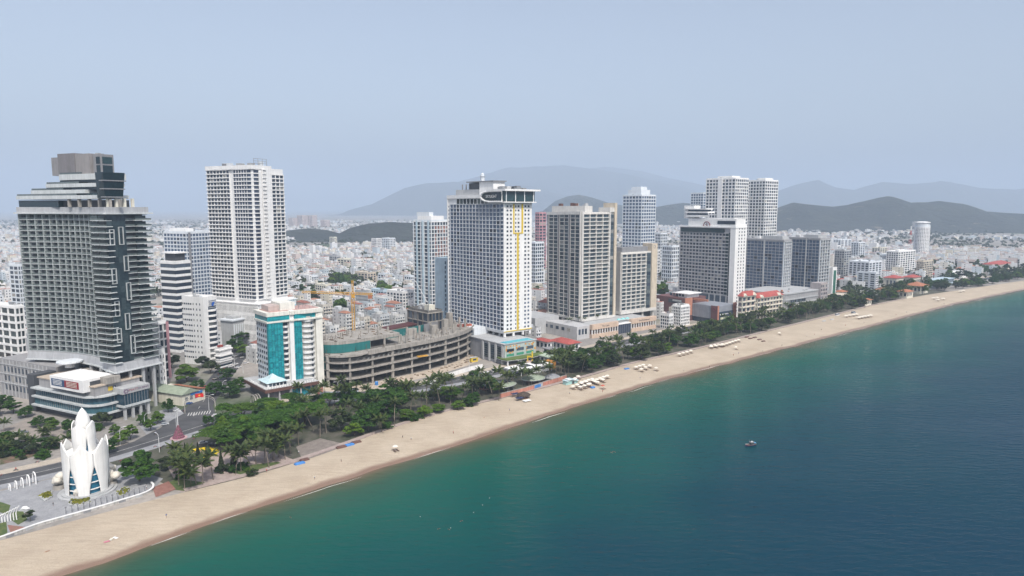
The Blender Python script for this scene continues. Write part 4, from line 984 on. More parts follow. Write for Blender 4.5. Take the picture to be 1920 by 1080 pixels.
# ------------------------------------------------------------------ beige-grey twin-volume hotel right of the middle
def beige_hotel():
    B = Bld('beige_hotel_tower', 'broad beige hotel tower with dark vertical recesses right of the blue-white hotel', 'hotel', 650, 1091, 38)
    wall = paint('warm_beige', (0.66,0.645,0.615)); zt = B.z(398); zl = B.z(598); nf = 27; fh = (zt-2-zl)/nf; V = B.v(1153)
    shade = paint('recess_shade', (0.30,0.28,0.27)); gg = glass('grey_green_glass', [(0,(0.05,0.07,0.085)),(0.4,(0.08,0.105,0.12)),(0.72,(0.13,0.155,0.16)),(0.88,(0.03,0.04,0.05)),(.95,(0.25,0.25,0.24))])  # taupe strips: the darkness of shaded recesses is painted on
    U = B.u(1020)
    # serrated left part: three slices stepping back
    xs = [1091, 1067, 1044, 1021]
    for k in range(3):
        u0, u1 = B.u(xs[k]), B.u(xs[k+1]); v0 = 2.0*k; tp = zt-.3*k
        B.box('slice_wall', u0+.01, u1, v0, (V if k == 0 else v0+24), zl-2, tp, wall, foot=(k == 0))
        B.box('slice_edge', u0+.2, u0+1.7, v0-1.5, v0-.02, zl-2, tp+.8, wall); B.box('slice_cap', u0+1.75, u1-.1, v0-1.2, v0-.02, tp-2.2, tp+.7, wall); B.box('slice_foot', u0+1.75, u1-.1, v0-1.2, v0-.02, zl-2, zl-.05, wall)
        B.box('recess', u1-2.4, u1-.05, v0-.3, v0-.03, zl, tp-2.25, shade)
        B.face('L', u0+1.9, u1-2.5, v0, zl, nf, fh, 2, .86, fh-.62, .5, gg, wall, .4, .6)
        for f in range(nf+1): B.rep('floor_band', u0+1.9, u1-2.5, v0-.7, v0-.02, zl+f*fh, zl+f*fh+.42, wall)
    u1 = B.u(1067); B.foot(0, U, 0, V+20)
    # bright front: balconies with deep slabs
    B.face('R', 1.6, V-8.5, 0, zl, nf, fh, 4, .84, fh-.9, .85, gg, wall, .55, 1.2)
    for f in range(nf+1): B.rep('balcony', -1.3, -.02, 1.4, V-8.3, zl+f*fh, zl+f*fh+.8, wall)
    B.box('corner_pier', -1.5, 2.0, -.5, 1.2, zl-2, zt+.5, wall)
    B.box('glass_strip', -1.0, -.02, V-6.8, V-2.2, zl, zt-2, railglass)
    for f in range(nf): B.rep('window', -1.16, -1.02, V-6.6, V-2.4, zl+f*fh+.3, zl+f*fh+fh-.5, gg if f % 5 else win)
    B.box('end_wall', -1.7, 14, V-1.8, V+1.5, zl-2, zt+9, paint('tan_wall',(0.62,0.54,0.43))); B.box('end_wall_cap', -1.2, 14.5, V-8, V-1.82, zt, zt+4.6, wall)
    B.box('pier', -1.5, -.02, V-8.3, V-7.1, zl-2, zt+.4, wall)
    B.box('base_band', -1.9, u1, -.6, V+1.4, zl-2.6, zl-.1, wall)
    B.box('roof_block', 4, U-3, 8, 18, zt+.02, zt+6, wall); clutter(B, 6, U-6, 8, 16, zt+6, 8, 11, [brown, grey, ltgrey], 1.2)
    for v in (2, V*.3, V*.62, V-3): B.rep('column', .5, 2.5, v-1, v+1, 0, zl-2.6, wall)
    for i in range(4): B.rep('column', 8+i*9, 10+i*9, 1, 3, 0, zl-2.6, wall)
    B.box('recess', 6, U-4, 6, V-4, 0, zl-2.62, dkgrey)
    B.done()
    W = Bld('beige_hotel_wing', 'lower beige hotel wing with a round emblem on its end wall', 'hotel', 690, 1166, 38)
    V = W.v(1232); U = W.u(1155); zt = W.z(474); zl = W.z(584); nf = 15; fh = (zt-2-zl)/nf
    W.box('wall', 0, max(U,14), 0, V, zl-2.5, zt, wall, foot=True)
    W.face('R', 1.0, V*.70, 0, zl, nf, fh, 5, .8, fh-.95, .9, gg, wall, .6, 1.1)
    for f in range(nf+1): W.rep('balcony', -1.2, -.02, .8, V*.71, zl+f*fh, zl+f*fh+.85, wall)
    W.box('glass_strip', -.8, -.02, V*.72, V*.84, zl, zt-1.5, railglass)
    for f in range(nf): W.rep('window', -.95, -.82, V*.73, V*.83, zl+f*fh+.3, zl+f*fh+fh-.4, gg if f % 3 else win)
    W.box('end_wall', -1.2, 12, V*.86, V+1, zl-2.5, zt+8, paint('tan_wall',(0,0,0)))
    W.box('side_wall', 0, max(U,14), -.5, -.02, zl-2.5, zt+1, paint('wing_grey',(0.42,0.41,0.40)))
    W.box('base_band', -1.6, 12, -.6, V+.8, zl-3.2, zl-.1, wall); W.box('roof_block', 2, 12, 4, V*.8, zt, zt+5, grey)
    c = W.p(-1.3, V*.93); 
    m_ = MB(); ring = [(*W.p(-1.32, V*.93+1.5*math.cos(a)), zt+4.5+1.5*math.sin(a)) for a in [i*math.pi/8 for i in range(17)]]; m_.tube(ring, .22, 4, False); obj('round_emblem', m_, grey, W.root)
    for v in (2, V*.35, V*.66, V-2): W.rep('column', .3, 2, v-.9, v+.9, 0, zl-3.2, wall)
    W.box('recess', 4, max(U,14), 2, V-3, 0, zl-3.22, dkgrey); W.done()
    # podium along the seafront
    P = Bld('beige_podium', 'two-storey beige seafront podium with open bays below the beige hotel tower', 'building', 622, 1113, 38)
    V = P.v(1235); tan = paint('peach_wall', (0.60,0.46,0.36)); 
    v1, v2 = P.v(1163), P.v(1188)
    P.box('back_wall', 3, 46, .5, V-1, 0, 10.2, paint('pod_white',(0.52,0.52,0.53)), foot=True); P.foot(0, 60, 0, V); P.foot(0, 90, -36, 2)
    for a, c_, nm in ((0, v1, 'The Costa'), (v2, V, 'InterContinental')):
        P.box('fascia', -.6, 2.98, a, c_, 8.0, 12.6, tan); P.box('lower_fascia', -.4, 2.98, a, c_, 0, 3.6, tan); P.box('recess', 2.2, 2.97, a+.2, c_-.2, 3.61, 7.99, brown)
        n = int((c_-a)/3.4)
        for i in range(n+1): P.rep('column', -.3, .7, a+.4+i*(c_-a-1)/n-.35, a+.4+i*(c_-a-1)/n+.35, 3.61, 7.99, white)
        p_ = P.p(-.66, (a+c_)/2); text(nm, 2.3, dkgrey, 'sign_lettering', P.root, (p_[0], p_[1], 10.4), rz_of(P,'R'))
    P.box('glass_link', .5, 2.98, v1+.02, v2-.02, 0, 9, glass('link_glass',[(0,(0.02,0.03,0.05)),(.5,(0.035,0.05,0.08))])); P.box('link_roof', 0, 3, v1+.02, v2-.02, 9.01, 9.8, white)
    for i in range(7): P.rep('mullion', .3, .48, v1+1+i*(v2-v1-2)/6-.1, v1+1+i*(v2-v1-2)/6+.1, .2, 8.98, grey)
    P.box('deck', 3, 46, .5, V-1, 10.22, 10.8, ltgrey)
    P.box('left_block', 3.02, 62, -16, .48, 0, 12, paint('pod_white',(0,0,0)))
    for i in range(5): P.rep('window', 12+i*8, 16+i*8, -16.2, -16.02, 6.5, 9.5, win)
    for i in range(3): P.rep('window', 2.85, 3.0, -14+i*4, -11.6+i*4, 4.5, 9.5, win)
    P.box('left_block', 46.1, 84, -30, .4, 0, 16, ltgrey)
    P.box('window', 50, 74, -30.2, -30.02, 8, 12, dkgrey)
    for k in range(3):
        p_ = P.p(5, v1+6+k*6); m_ = MB().lathe([(.08,10.8),(.08,13.2)], 6).mesh('parasol_pole', white)
        g = link('pool_parasol_pole', m_, P.root, (p_[0],p_[1],0)); obj('pool_parasol', MB().lathe([(2.6,13.0),(1.4,13.7),(.1,14.3)], 8), paint('aqua_cloth',(0.25,0.62,0.62)), P.root, (p_[0],p_[1],.02))
    P.done()
beige_hotel()
B = plain_tower('pink_tower', 'slim pink banded tower peeping out left of the beige hotel', 1150, 1011, 1004, 1024, 399, 40, 22, 2, 2, pink, win, clut=1); B.done(60)
B = plain_tower('white_block', 'white mid-rise block between the blue-white hotel and the beige hotel', 950, 1004, 992, 1020, 455, 40, 14, 3, 4, white2, win, clut=2); B.done(60)
B = plain_tower('rear_white_tower', 'white tower with dark window bands rising behind the beige wing', 1100, 1203, 1168, 1229, 366, 40, 26, 6, 6, white2, winblue, out=.5, crown=[(.15,.85,.15,.8,9),(.25,.75,.25,.7,14)]); B.done()

# ------------------------------------------------------------------ hotel with round emblem and red podium
def emblem_hotel():
    B = Bld('emblem_hotel', 'white hotel, left face coloured grey for shade, with a round letter emblem below its stepped crown', 'hotel', 745, 1381, 38)
    V = B.v(1401); U = B.u(1276); zt = B.z(428); zl = B.z(556); nf = 18; fh = (zt-6-zl)/nf; gw = paint('hotel_shade_grey', (0.36,0.36,0.38))  # grey paint carries the left face's shade; the end fin stays white
    B.box('wall', .3, U, .3, V, 0, zt, gw, foot=True)
    uG = B.u(1372)
    B.face('L', uG+2, U-1, .3, zl, nf, fh, 15, .62, fh*.62, fh*.3, win, gw, .9, .7)
    for f in range(nf+1): B.rep('floor_band', uG+2, U+.2, -.5, .28, zl+f*fh, zl+f*fh+1.0, paint('hotel_shade_band', (0.48,0.48,0.50)))
    B.box('glass_strip', B.u(1372), B.u(1362), -.4, .28, zl, zt-5, dkteal)
    B.box('top_glass', B.u(1360), U-2, -.6, .28, zt-5.5, zt-.8, dkteal)
    B.box('white_fin', -.6, B.u(1372)-.05, -.9, V+.4, 0, zt+3, white)
    for f in range(nf+8):
        zz = 6+f*(zt-4)/(nf+8)
        for c in (.3,.55,.8): B.wins.append((-.74, -.62, V*c-.8, V*c+.8, zz, zz+1.9, win))
    B.box('roof_slab', -1, U+.5, -1.2, V, zt+.02, zt+1.4, white)
    z2 = B.z(411); B.box('crown_block', .5, B.u(1290), 1.5, V-1, zt+1.4, z2, white); B.box('crown_window', 2, B.u(1345), 1.2, 1.48, zt+4, z2-2, win)
    a0, a1 = B.u(1312,3), B.u(1283,3); z3 = B.z(392)
    B.box('crown_tower', B.u(1303,4), a1, 3, 14, z2, z3+4, white)
    q = lambda k: [(B.u(1326,2)*k+a1*(1-k), 1.8), (a1-6, 1.8), (a1-6, 13), (B.u(1326,2)*k+a1*(1-k), 13)]
    B.poly('bow_floor', [(B.u(1320,2),0.5),(a1-5,.5),(a1-5,13),(B.u(1320,2),13)], B.z(408), B.z(404), white); B.poly('bow_glass', [(B.u(1318,2),1.2),(a1-6,1.2),(a1-6,12),(B.u(1318,2),12)], B.z(404)+.01, B.z(400), win)
    B.poly('bow_floor', [(B.u(1329,2),0),(a1-4,0),(a1-4,13),(B.u(1329,2),13)], B.z(400)+.02, B.z(397), white); B.poly('bow_roof', [(B.u(1326,2),.3),(a1-2,.3),(a1-2,13),(B.u(1326,2),13)], B.z(393), B.z(391), white)
    B.poly('bow_glass', [(B.u(1322,2),1.4),(a1-7,1.4),(a1-7,12),(B.u(1322,2),12)], B.z(397)+.01, B.z(393)-.01, win)
    er = paint('emblem_red', (0.20,0.05,0.07)); uc = B.u(1325); zc = B.z(424); rad = 4.2
    ring = [(*B.p(uc+rad*math.cos(a), 1.0), zc+rad*math.sin(a)) for a in [i*math.pi/10 for i in range(21)]]
    obj('emblem_ring', MB().tube(ring, .45, 5, False), er, B.root)
    c = B.p(uc, .9); text('S', 5.6, er, 'emblem_letter', B.root, (c[0], c[1], zc), rz_of(B,'L'), ext=.2)
    B.box('emblem_panel', uc-7, uc+7, 1.25, 1.48, zt+1.5, zc+6.5, white)
    for i in range(4): B.rep('lobby_column', B.u(1372)+2+i*7.5, B.u(1372)+3.6+i*7.5, -.6, .25, 14, zl, ltgrey)
    B.box('lobby_glass', B.u(1372)+1, U-30, -.3, .27, 14, zl-1, win)
    B.done()
    P = Bld('red_brown_podium', 'red-brown and grey podium with planted terrace below the emblem hotel', 'building', 700, 1352, 38)
    V = P.v(1387); U = P.u(1303); rb = paint('maroon_clad', (0.17,0.085,0.085)); tc = paint('terracotta', (0.48,0.22,0.15))
    P.box('grey_wall', .2, U, .2, V, 5, 18.5, paint('pod_blue_grey',(0.27,0.29,0.33)), foot=True); P.foot(0, 70, 0, V)
    P.box('ground_floor', 1, U-1, 1, V-1, 0, 4.98, win)
    P.box('maroon_pier', -.3, P.u(1340), -.4, .18, 0, 19, rb)
    P.box('terracotta_pier', -.6, .18, -.3, 2.2, 0, 19.3, tc); P.box('terracotta_pier', -.6, .18, V-5, V+.3, 0, 20.5, tc)
    P.box('shop_glass', -.3, .18, 2.4, V-5.2, 1, 12.5, win)
    for i in range(7): P.rep('pale_window', -.42, -.32, 4+i*2.2, 5.4+i*2.2, 9.2, 10.2, white)  # row of small windows in plain white paint
    c = P.p(-.6, V*.42); P.box('pale_sign', -.55, -.34, 5, V-8, 4.4, 6.6, paint('sign_pale',(0.6,0.62,0.45))); text('CGV', 2.2, dgreen, 'sign_lettering', P.root, (*P.p(-.62, V*.42), 5.5), rz_of(P,'R'))  # sign board in a pale yellowish paint
    for k, s_ in enumerate((-.42,)): 
        ring = [(*P.p(P.u(1346)+1.6*math.cos(a), -.5), 15.5+1.6*math.sin(a)) for a in [i*math.pi/6 for i in range(13)]]; obj('emblem_ring', MB().tube(ring, .3, 4, False), er, P.root)
        ring = [(*P.p(-.7, V-2.4+1.3*math.cos(a)), 16+1.3*math.sin(a)) for a in [i*math.pi/6 for i in range(13)]]; obj('emblem_ring', MB().tube(ring, .25, 4, False), er, P.root)
    P.box('maroon_block', U+.02, P.u(1247), -12, 24, 0, 24.5, rb)
    P.box('terracotta_edge', U-.9, U+.01, -12.4, -.45, 6, 24.8, tc); P.box('red_beam', U-18, U-.02, 2, 4, 22, 24, tc)
    ub = P.u(1247, -12)
    for i in range(6): P.rep('slot_window', ub-22+i*1.9, ub-21.2+i*1.9, -12.3, -12.02, 12, 17, dkgrey)
    P.box('long_opening', U+4, ub-8, -12.35, -12.02, 18.5, 22.5, dkgrey); P.box('sun_screen', U+4.5, ub-14, -12.8, -12.36, 20.5, 22.2, ltgrey)
    P.box('white_pavilion', U+2, ub-16, -6, 14, 24.52, 28.5, white); P.box('pavilion_roof', U-1, ub-10, -8, 15, 28.52, 29.3, white)
    for i in range(5): P.rep('pavilion_window', U+6+i*4, U+9+i*4, -6.2, -6.02, 25.4, 28, win)
    P.done()
emblem_hotel()

# twin white towers behind it, and their neighbours
B = plain_tower('twin_white_tower', 'left and wider of the twin tall white towers behind the emblem hotel', 1000, 1377, 1323, 1402, 334, 40, 34, 9, 7, white, win, out=.4, pw=.9, wf=.66, crown=[(.2,.7,.2,.8,4)]); B.box('pier', B.size[0]*.42, B.size[0]*.58, -1.5, -.42, 0, B.size[2], white); B.done()
B = plain_tower('twin_white_tower', 'right and narrower of the twin tall white towers behind the emblem hotel', 1060, 1433, 1400, 1457, 338, 40, 34, 6, 6, white, win, out=.4, pw=.9, wf=.66, crown=[(.15,.6,.2,.8,4)]); B.done()
B = plain_tower('bluish_frame_tower', 'bluish unfinished-looking tower peeping left of the twin white towers', 1250, 1318, 1295, 1334, 362, 40, 30, 5, 3, white2, winblue, out=.5, clut=1); B.done(80)

# grey-blue residential pair with mall podium
def grey_blue():
    gw = paint('grey_cladding', (0.36,0.36,0.37))
    for k, (D, nx, lx, rx, yt, nb, lab) in enumerate(((840,1473,1391,1487,451,12,'left of the two grey-blue glass apartment blocks by the emblem hotel'), (880,1541,1483,1560,448,9,'right of the two grey-blue glass apartment blocks by the emblem hotel'))):
        B = Bld('grey_blue_block', lab, 'apartment block', D, nx, 38, 'pair of grey-blue apartment blocks'); U, V = B.u(lx), B.v(rx); zt = B.z(yt); zl = B.z(548); nf = 16; fh = (zt-2-zl)/nf
        B.box('wall', .4, U, .4, V, 0, zt, gw, foot=True)
        B.face('L', 1, U, .4, zl, nf, fh, nb, .9, fh-.55, .5, winblue, gw, .3, .5)
        for f in range(nf+1): B.rep('floor_band', .2, U+.2, -.1, .38, zl+f*fh, zl+f*fh+.45, ltgrey)
        B.box('pier', U*.42, U*.45, -.8, .3, zl, zt, ltgrey)
        for f in range(nf+1): B.rep('balcony', -1.2, .38, .5, V, zl+f*fh, zl+f*fh+.9, ltgrey)
        B.face('R', .5, V, .4, zl, nf, fh, 4, .6, fh-1.1, .95, win, white2, .9, 1.2)
        B.box('roof_band', -.2, U+.3, -.4, V+.3, zt-1, zt+1.2, gw); B.box('roof_block', 4, U*.5, 3, V-2, zt+1.2, zt+5, ltgrey); clutter(B, U*.5, U-2, 2, V-2, zt+1.2, 5, k, [white, ltgrey, grey], 1.4)
        B.done(260)
    P = Bld('mall_podium', 'long grey shopping podium with a rounded corner and coloured shop signs under the grey-blue blocks', 'building', 772, 1478, 38)
    V = P.v(1552); U = P.u(1394); P.foot(0, U, 0, V)
    rp = lambda o: [(U,-o),(8,-o),(3,1-o*.7),(1-o*.7,4),(-o,9),(-o,V),(U,V)]
    P.poly('wall', rp(0), 0, 22, gw)
    for z in (4.5, 9.5, 14.5, 21.2): P.poly('floor_band', rp(.8), z, z+1.3, ltgrey)
    for i in range(10):
        for z in (11,): P.rep('window', 10+i*5.6, 14.6+i*5.6, -.2, -.03, z, z+3.2, win)
        P.rep('window', 10+i*5.6, 14.4+i*5.6, -.2, -.03, 16.6, 19, ltgrey)
    for i in range(9): P.rep('window', -.2, -.03, 10+i*4.2, 13.4+i*4.2, 11, 14.2, win)
    for (v, w_, z, h, c_) in ((11,6,6,3,(0.55,0.08,0.08)),(18,5,1,3,(0.10,0.45,0.55)),(24,7,6,3,(0.6,0.58,0.5)),(33,6,1.5,3,(0.05,0.10,0.35)),(41,5,6,3,(0.55,0.25,0.1))): P.box('shop_sign', -.9, -.82, v, v+w_, z, z+h, paint('shop_sign_%d'%v, c_, .5))
    for (u, w_, z, h, c_) in ((10,8,6,3,(0.50,0.06,0.08)),(22,6,5.9,3,(0.08,0.38,0.45)),(9,10,1,2.6,(0.45,0.5,0.5))): P.box('shop_sign', u, u+w_, -.9, -.82, z, z+h, paint('shop_sign_u%d%d'%(u,z), c_, .5))
    P.box('corner_block', -3, 10, V-12, V+4, 0, 30, paint('corner_pinkish',(0.40,0.36,0.36)))
    for f in range(6):
        for i in range(4): P.rep('window', -3.15, -3.02, V-11+i*3.8, V-9.2+i*3.8, 2+f*4.6, 4.6+f*4.6, win)
    clutter(P, 3, 20, 6, V-14, 22, 6, 2, [brown, orange, ltgrey]); P.done()
grey_blue()
B = plain_tower('white_panel_block', 'slim white block with a tall green panel right of the grey-blue blocks', 900, 1568, 1556, 1576, 503, 38, 10, 0, 0, white, win, slab=False, clut=0); B.box('green_panel', -.3, -.02, B.size[1]*.2, B.size[1]*.8, 4, B.size[2]-3, dgreen); B.done()

# pair of red-roofed hostels by the emblem hotel
def hostel(D, nx, lx, rx, ytop, lab, nb):
    B = Bld('red_roof_guesthouse', lab, 'guesthouse', D, nx, 38, 'red-roofed guesthouses by the beach trees'); U, V = B.u(lx), B.v(rx); zt = B.z(ytop); fh = zt/5
    B.box('wall', .3, U, .3, V, 0, zt, paint('pale_pink_wall',(0.58,0.47,0.44)), foot=True)
    for f in range(1,6): B.rep('balcony', -1.2, .28, .2, V, f*fh-.5, f*fh+.5, cream); B.rep('balcony', .3, U, -1.0, .28, f*fh-.48, f*fh+.48, cream)
    B.face('R', .5, V, .3, 0, 5, fh, nb, .6, fh*.55, fh*.22, win, cream, .6, 1.0); B.face('L', .5, U, .3, 0, 5, fh, 4, .5, fh*.55, fh*.22, win, None)
    a, b_, c, d = B.p(-1.8,-1.5), B.p(-1.8,V+1.5), B.p(U+1,V+1.5), B.p(U+1,-1.5); r0, r1 = B.p(U/2,3), B.p(U/2,V-3); h = zt+5.5
    obj('roof', MB().add([(*a,zt+.6),(*b_,zt+.6),(*c,zt+.6),(*d,zt+.6),(*r0,h),(*r1,h)], [(0,1,5,4),(1,2,5),(2,3,4,5),(3,0,4),(3,2,1,0)]), redtile, B.root)
    for v in (V*.15, V*.85): 
        g0, g1, gt, gb = B.p(-2.0,v-3), B.p(-2.0,v+3), B.p(-2.0,v), B.p(U*.3,v)
        obj('gable', MB().add([(*g0,zt+.62),(*g1,zt+.62),(*gt,zt+3.6),(*gb,zt+3.6)], [(0,1,2),(0,2,3),(1,3,2)]), cream, B.root)
    B.done()
hostel(705, 1398, 1391, 1423, 557, 'red-roofed guesthouse with a blue glass front, left of the pair by the beach trees', 3)
hostel(728, 1427, 1412, 1474, 560, 'long red-roofed guesthouse with pink galleries, right of the pair by the beach trees', 8)
B = plain_tower('stepped_white_house', 'white stepped villa in front of the maroon podium, among palms', 690, 1282, 1266, 1298, 574, 38, 6, 5, 6, white, win, out=.7, clut=3); B.done()
B = plain_tower('pale_villa', 'small pale villa with pink roof terrace left of the stepped white villa', 670, 1260, 1244, 1268, 590, 38, 4, 4, 4, white, win, slab=False, clut=1); B.box('roof_terrace', 1, B.size[0]-1, 1, B.size[1]-1, B.size[2]+.02, B.size[2]+.4, orange); B.done()

# ------------------------------------------------------------------ low roofs between the blue-white hotel and the beige podium
def low_roof(name, lab, D, nx, lx, rx, h, roofm, th=38, wall=None, flat=False):
    B = Bld(name, lab, 'building', D, nx, th); U, V = B.u(lx), B.v(rx); B.box('wall', .5, U-.5, .5, V-.5, 0, h, wall or white, foot=True)
    for i in range(int(V/4)): B.rep('window', .35, .48, 1.2+i*4, 3.4+i*4, h*.35, h*.8, win)
    for i in range(int(U/5)): B.rep('window', 1.5+i*5, 4+i*5, .35, .48, h*.35, h*.8, win)
    a, b_, c, d = B.p(-1,-1), B.p(-1,V+1), B.p(U+1,V+1), B.p(U+1,-1)
    if flat: obj('roof', MB().prism([a,b_,c,d], h+.02, h+.6), roofm, B.root)
    else:
        k = min(U,V)*.5; r0, r1 = (B.p(k,V/2), B.p(U-k,V/2)) if U > V else (B.p(U/2,k), B.p(U/2,V-k)); t_ = h+k*.42
        fs = [(0,1,4),(1,2,5,4),(2,3,5),(3,0,4,5)] if U > V else [(0,1,5,4),(1,2,5),(2,3,4,5),(3,0,4)]
        obj('roof', MB().add([(*a,h),(*b_,h),(*c,h),(*d,h),(*r0,t_),(*r1,t_)], fs+[(3,2,1,0)]), roofm, B.root)
    return B
low_roof('red_roof_hall', 'low hall with red hipped roof right beside the blue-white hotel podium', 560, 1028, 1004, 1042, 9, redtile)
low_roof('red_roof_hall', 'long restaurant hall with bright red roof in front of the beige podium wall', 560, 1068, 1032, 1092, 7, redtile)
low_roof('grey_roof_shed', 'open shed with dark grey roof and white frame before the red-roofed restaurant', 535, 1052, 1020, 1066, 5.5, grey, wall=dkgrey, flat=True)
low_roof('pale_green_shed', 'flat pale green roofed shed right of the yellow sculpture', 520, 1030, 1005, 1046, 4.5, paint('pale_green_roof',(0.42,0.50,0.40)), flat=True)
low_roof('pink_awning_stall', 'small stall with pink awning beside the beach road trees', 530, 1066, 1056, 1078, 4, paint('pink_awning',(0.55,0.13,0.18)), flat=True)

# ------------------------------------------------------------------ right-hand quarter
B = Bld('round_tower', 'round white tower rising alone over the town at right', 'tower', 1560, 1732, 0); Rr = (col(1746)-col(1718))*1560/2*.9; zt = zat(421, 1560); FOOT.append((*B.C, (1,0),(0,1), 30, 30))
obj('wall', MB().lathe([(Rr,0),(Rr,zt),(Rr*.8,zt)], 28), white2, B.root, smooth=False)
bm_ = MB().lathe([(Rr+.5,0),(Rr+.5,1.5)], 28).mesh('floor_band', white)
for f in range(24): link('floor_band', bm_, B.root, (0,0,4+f*(zt-8)/24))
pm = MB().box(Rr-.5,Rr+.35,-.6,.6,4,zt-4).mesh('pier', white)
for i in range(28): link('pier', pm, B.root, (0,0,0), i*math.pi/14+.1)
wm = MB().box(Rr-.3,Rr+.12,-1.5,1.5,0,2.6).mesh('window', win)
for f in range(0,23):
    for i in range(13): link('window', wm, B.root, (0,0,5.6+f*(zt-8)/24), -math.pi+i*math.pi/14+.1+math.pi/28)
obj('top_floor', MB().lathe([(Rr*.86,zt),(Rr*.86,zt+4),(Rr*1.05,zt+4.2),(Rr*1.05,zt+5),(Rr*.5,zt+7)], 24), white, B.root); B.box('lift_house', 4, 16, -14, -8, zt-6, zt+6, white)
x = col(1711)*1540; S = thing('radio_mast', 'red and white lattice radio mast beside the round tower', 'mast', (x, 1540, 0)); zt = zat(424, 1540)
for k in range(8):
    a, c = zt*k/8, zt*(k+1)/8; w0, w1 = 4*(1-k/9), 4*(1-(k+1)/9); m_ = MB()
    for sx, sy in ((-1,-1),(1,-1),(1,1),(-1,1)): m_.tube([(sx*w0,sy*w0,a),(sx*w1,sy*w1,c)], .35, 4)
    for sx in (-1,1): m_.tube([(sx*w0,-w0,a),(-sx*w1,-w1,c)], .22, 3)
    obj('mast_section', m_, white if k % 2 else paint('mast_red',(0.5,0.06,0.05)), S)
RB = [ # D, near x, left x, right x, top y, floors, bays L, bays R, wall, label, name
 (1080,1588,1570,1601,470,14,4,3,ltgrey,'grey mid-rise block just right of the white green-panel block','midrise_block'),
 (1020,1636,1598,1660,492,11,5,4,white2,'pale mid-rise with stepped roof left of the red-roofed seafront school','midrise_block'),
 (950,1650,1615,1655,512,9,3,2,white2,'lower pale office block in front of the stepped mid-rise','office_block'),
 (1180,1668,1655,1688,478,13,5,4,white2,'mid-rise with dark window columns behind the red-roofed seafront school','midrise_block'),
 (1160,1690,1668,1722,472,12,5,7,white,'broad white slab hotel left of the round tower','slab_hotel'),
 (1080,1738,1726,1757,490,10,4,6,beige,'beige hotel block below the round tower','hotel_block'),
 (1500,1614,1600,1626,455,12,3,3,white2,'far white block with blue glass behind the mid-rises at right','far_block'),
 (1700,1560,1545,1580,462,10,3,3,white,'far white block behind the grey-blue apartments','far_block'),
 (1250,1240,1228,1252,438,13,4,4,white2,'pale mid-rise between the beige wing and the emblem hotel','midrise_block'),
 (1000,1262,1244,1276,462,11,5,4,white2,'broad pale block left of the emblem hotel','midrise_block'),
 (1150,1228,1222,1240,470,9,2,3,white,'white narrow block touching the beige wing','midrise_block'),
 (1900,1580,1566,1600,450,9,3,3,white2,'distant pale block under the near hill','far_block'),
 (1600,1655,1640,1668,465,8,3,3,cream,'distant cream block behind the slab hotel','far_block'),
]
for i, (D, nx, lx, rx, yt, nf, bl, br, wm_, lab, nm) in enumerate(RB):
    B = plain_tower(nm, lab, D, nx, lx, rx, yt, 38, nf, bl, br, wm_, win, clut=3, seed=i, wf=.62); B.done(90)
for (D, nx, lx, rx, h, rm, lab) in [
 (990,1690,1664,1704,18,redtile,'cream school block with red roof, left wing near the seafront'),
 (1010,1722,1700,1737,17,redtile,'cream school block with red roof, right wing near the seafront'),
 (950,1738,1704,1752,11,orange,'long low house with orange roof beside the beach road'),
 (900,1712,1692,1724,9,orange,'low orange-roofed restaurant nearest the trees at right'),
 (930,1667,1650,1682,8,orange,'small orange-roofed house below the pale office block'),
 (830,1633,1620,1646,7,orange,'orange hipped pavilion roof among the beach trees'),
 (900,1588,1573,1598,9,orange,'orange gabled house right of the green-panel block'),
 (1000,1575,1570,1600,15,redtile,'red-roofed long house behind the orange gabled house'),
 (1120,1762,1745,1776,10,redtile,'red-roofed villa right of the beige hotel block'),
 (1230,1830,1800,1850,10,orange,'orange-roofed compound at far right behind the trees'),
 (1300,1880,1850,1905,12,redtile,'large red roof at the far right edge of town'),
 ]: low_roof('tiled_roof_house', lab, D, nx, lx, rx, h, rm, wall=cream)
low_roof('peach_seafront_hall', 'flat peach-coloured hall among trees right of the mall podium', 850, 1585, 1560, 1606, 10, beige, flat=True, wall=paint('peach_wall',(0,0,0)))
low_roof('white_warehouse', 'long white flat-roofed hall far right behind the beach trees', 1150, 1800, 1770, 1830, 9, white, flat=True)
low_roof('pale_blue_hall', 'pale blue flat hall right of the red roofs near the beach', 1040, 1768, 1742, 1800, 9, paleblue, flat=True, wall=paleblue)
# far pinkish apartment blocks
for i, (nx, lx, rx, yt) in enumerate([(566,556,576,404),(585,574,594,404),(548,540,557,409),(608,600,618,413)]):
    B = plain_tower('far_apartment_block', '%s pinkish apartment block from the left on the hazy plain' % ordinal([2,3,1,4][i]), 4300, nx, lx, rx, yt, 50, 16, 4, 4, paint('pinkish_far',(0.66,0.56,0.53)), win, clut=1, wf=.4, group='pinkish apartment blocks on the plain'); B.done(30)
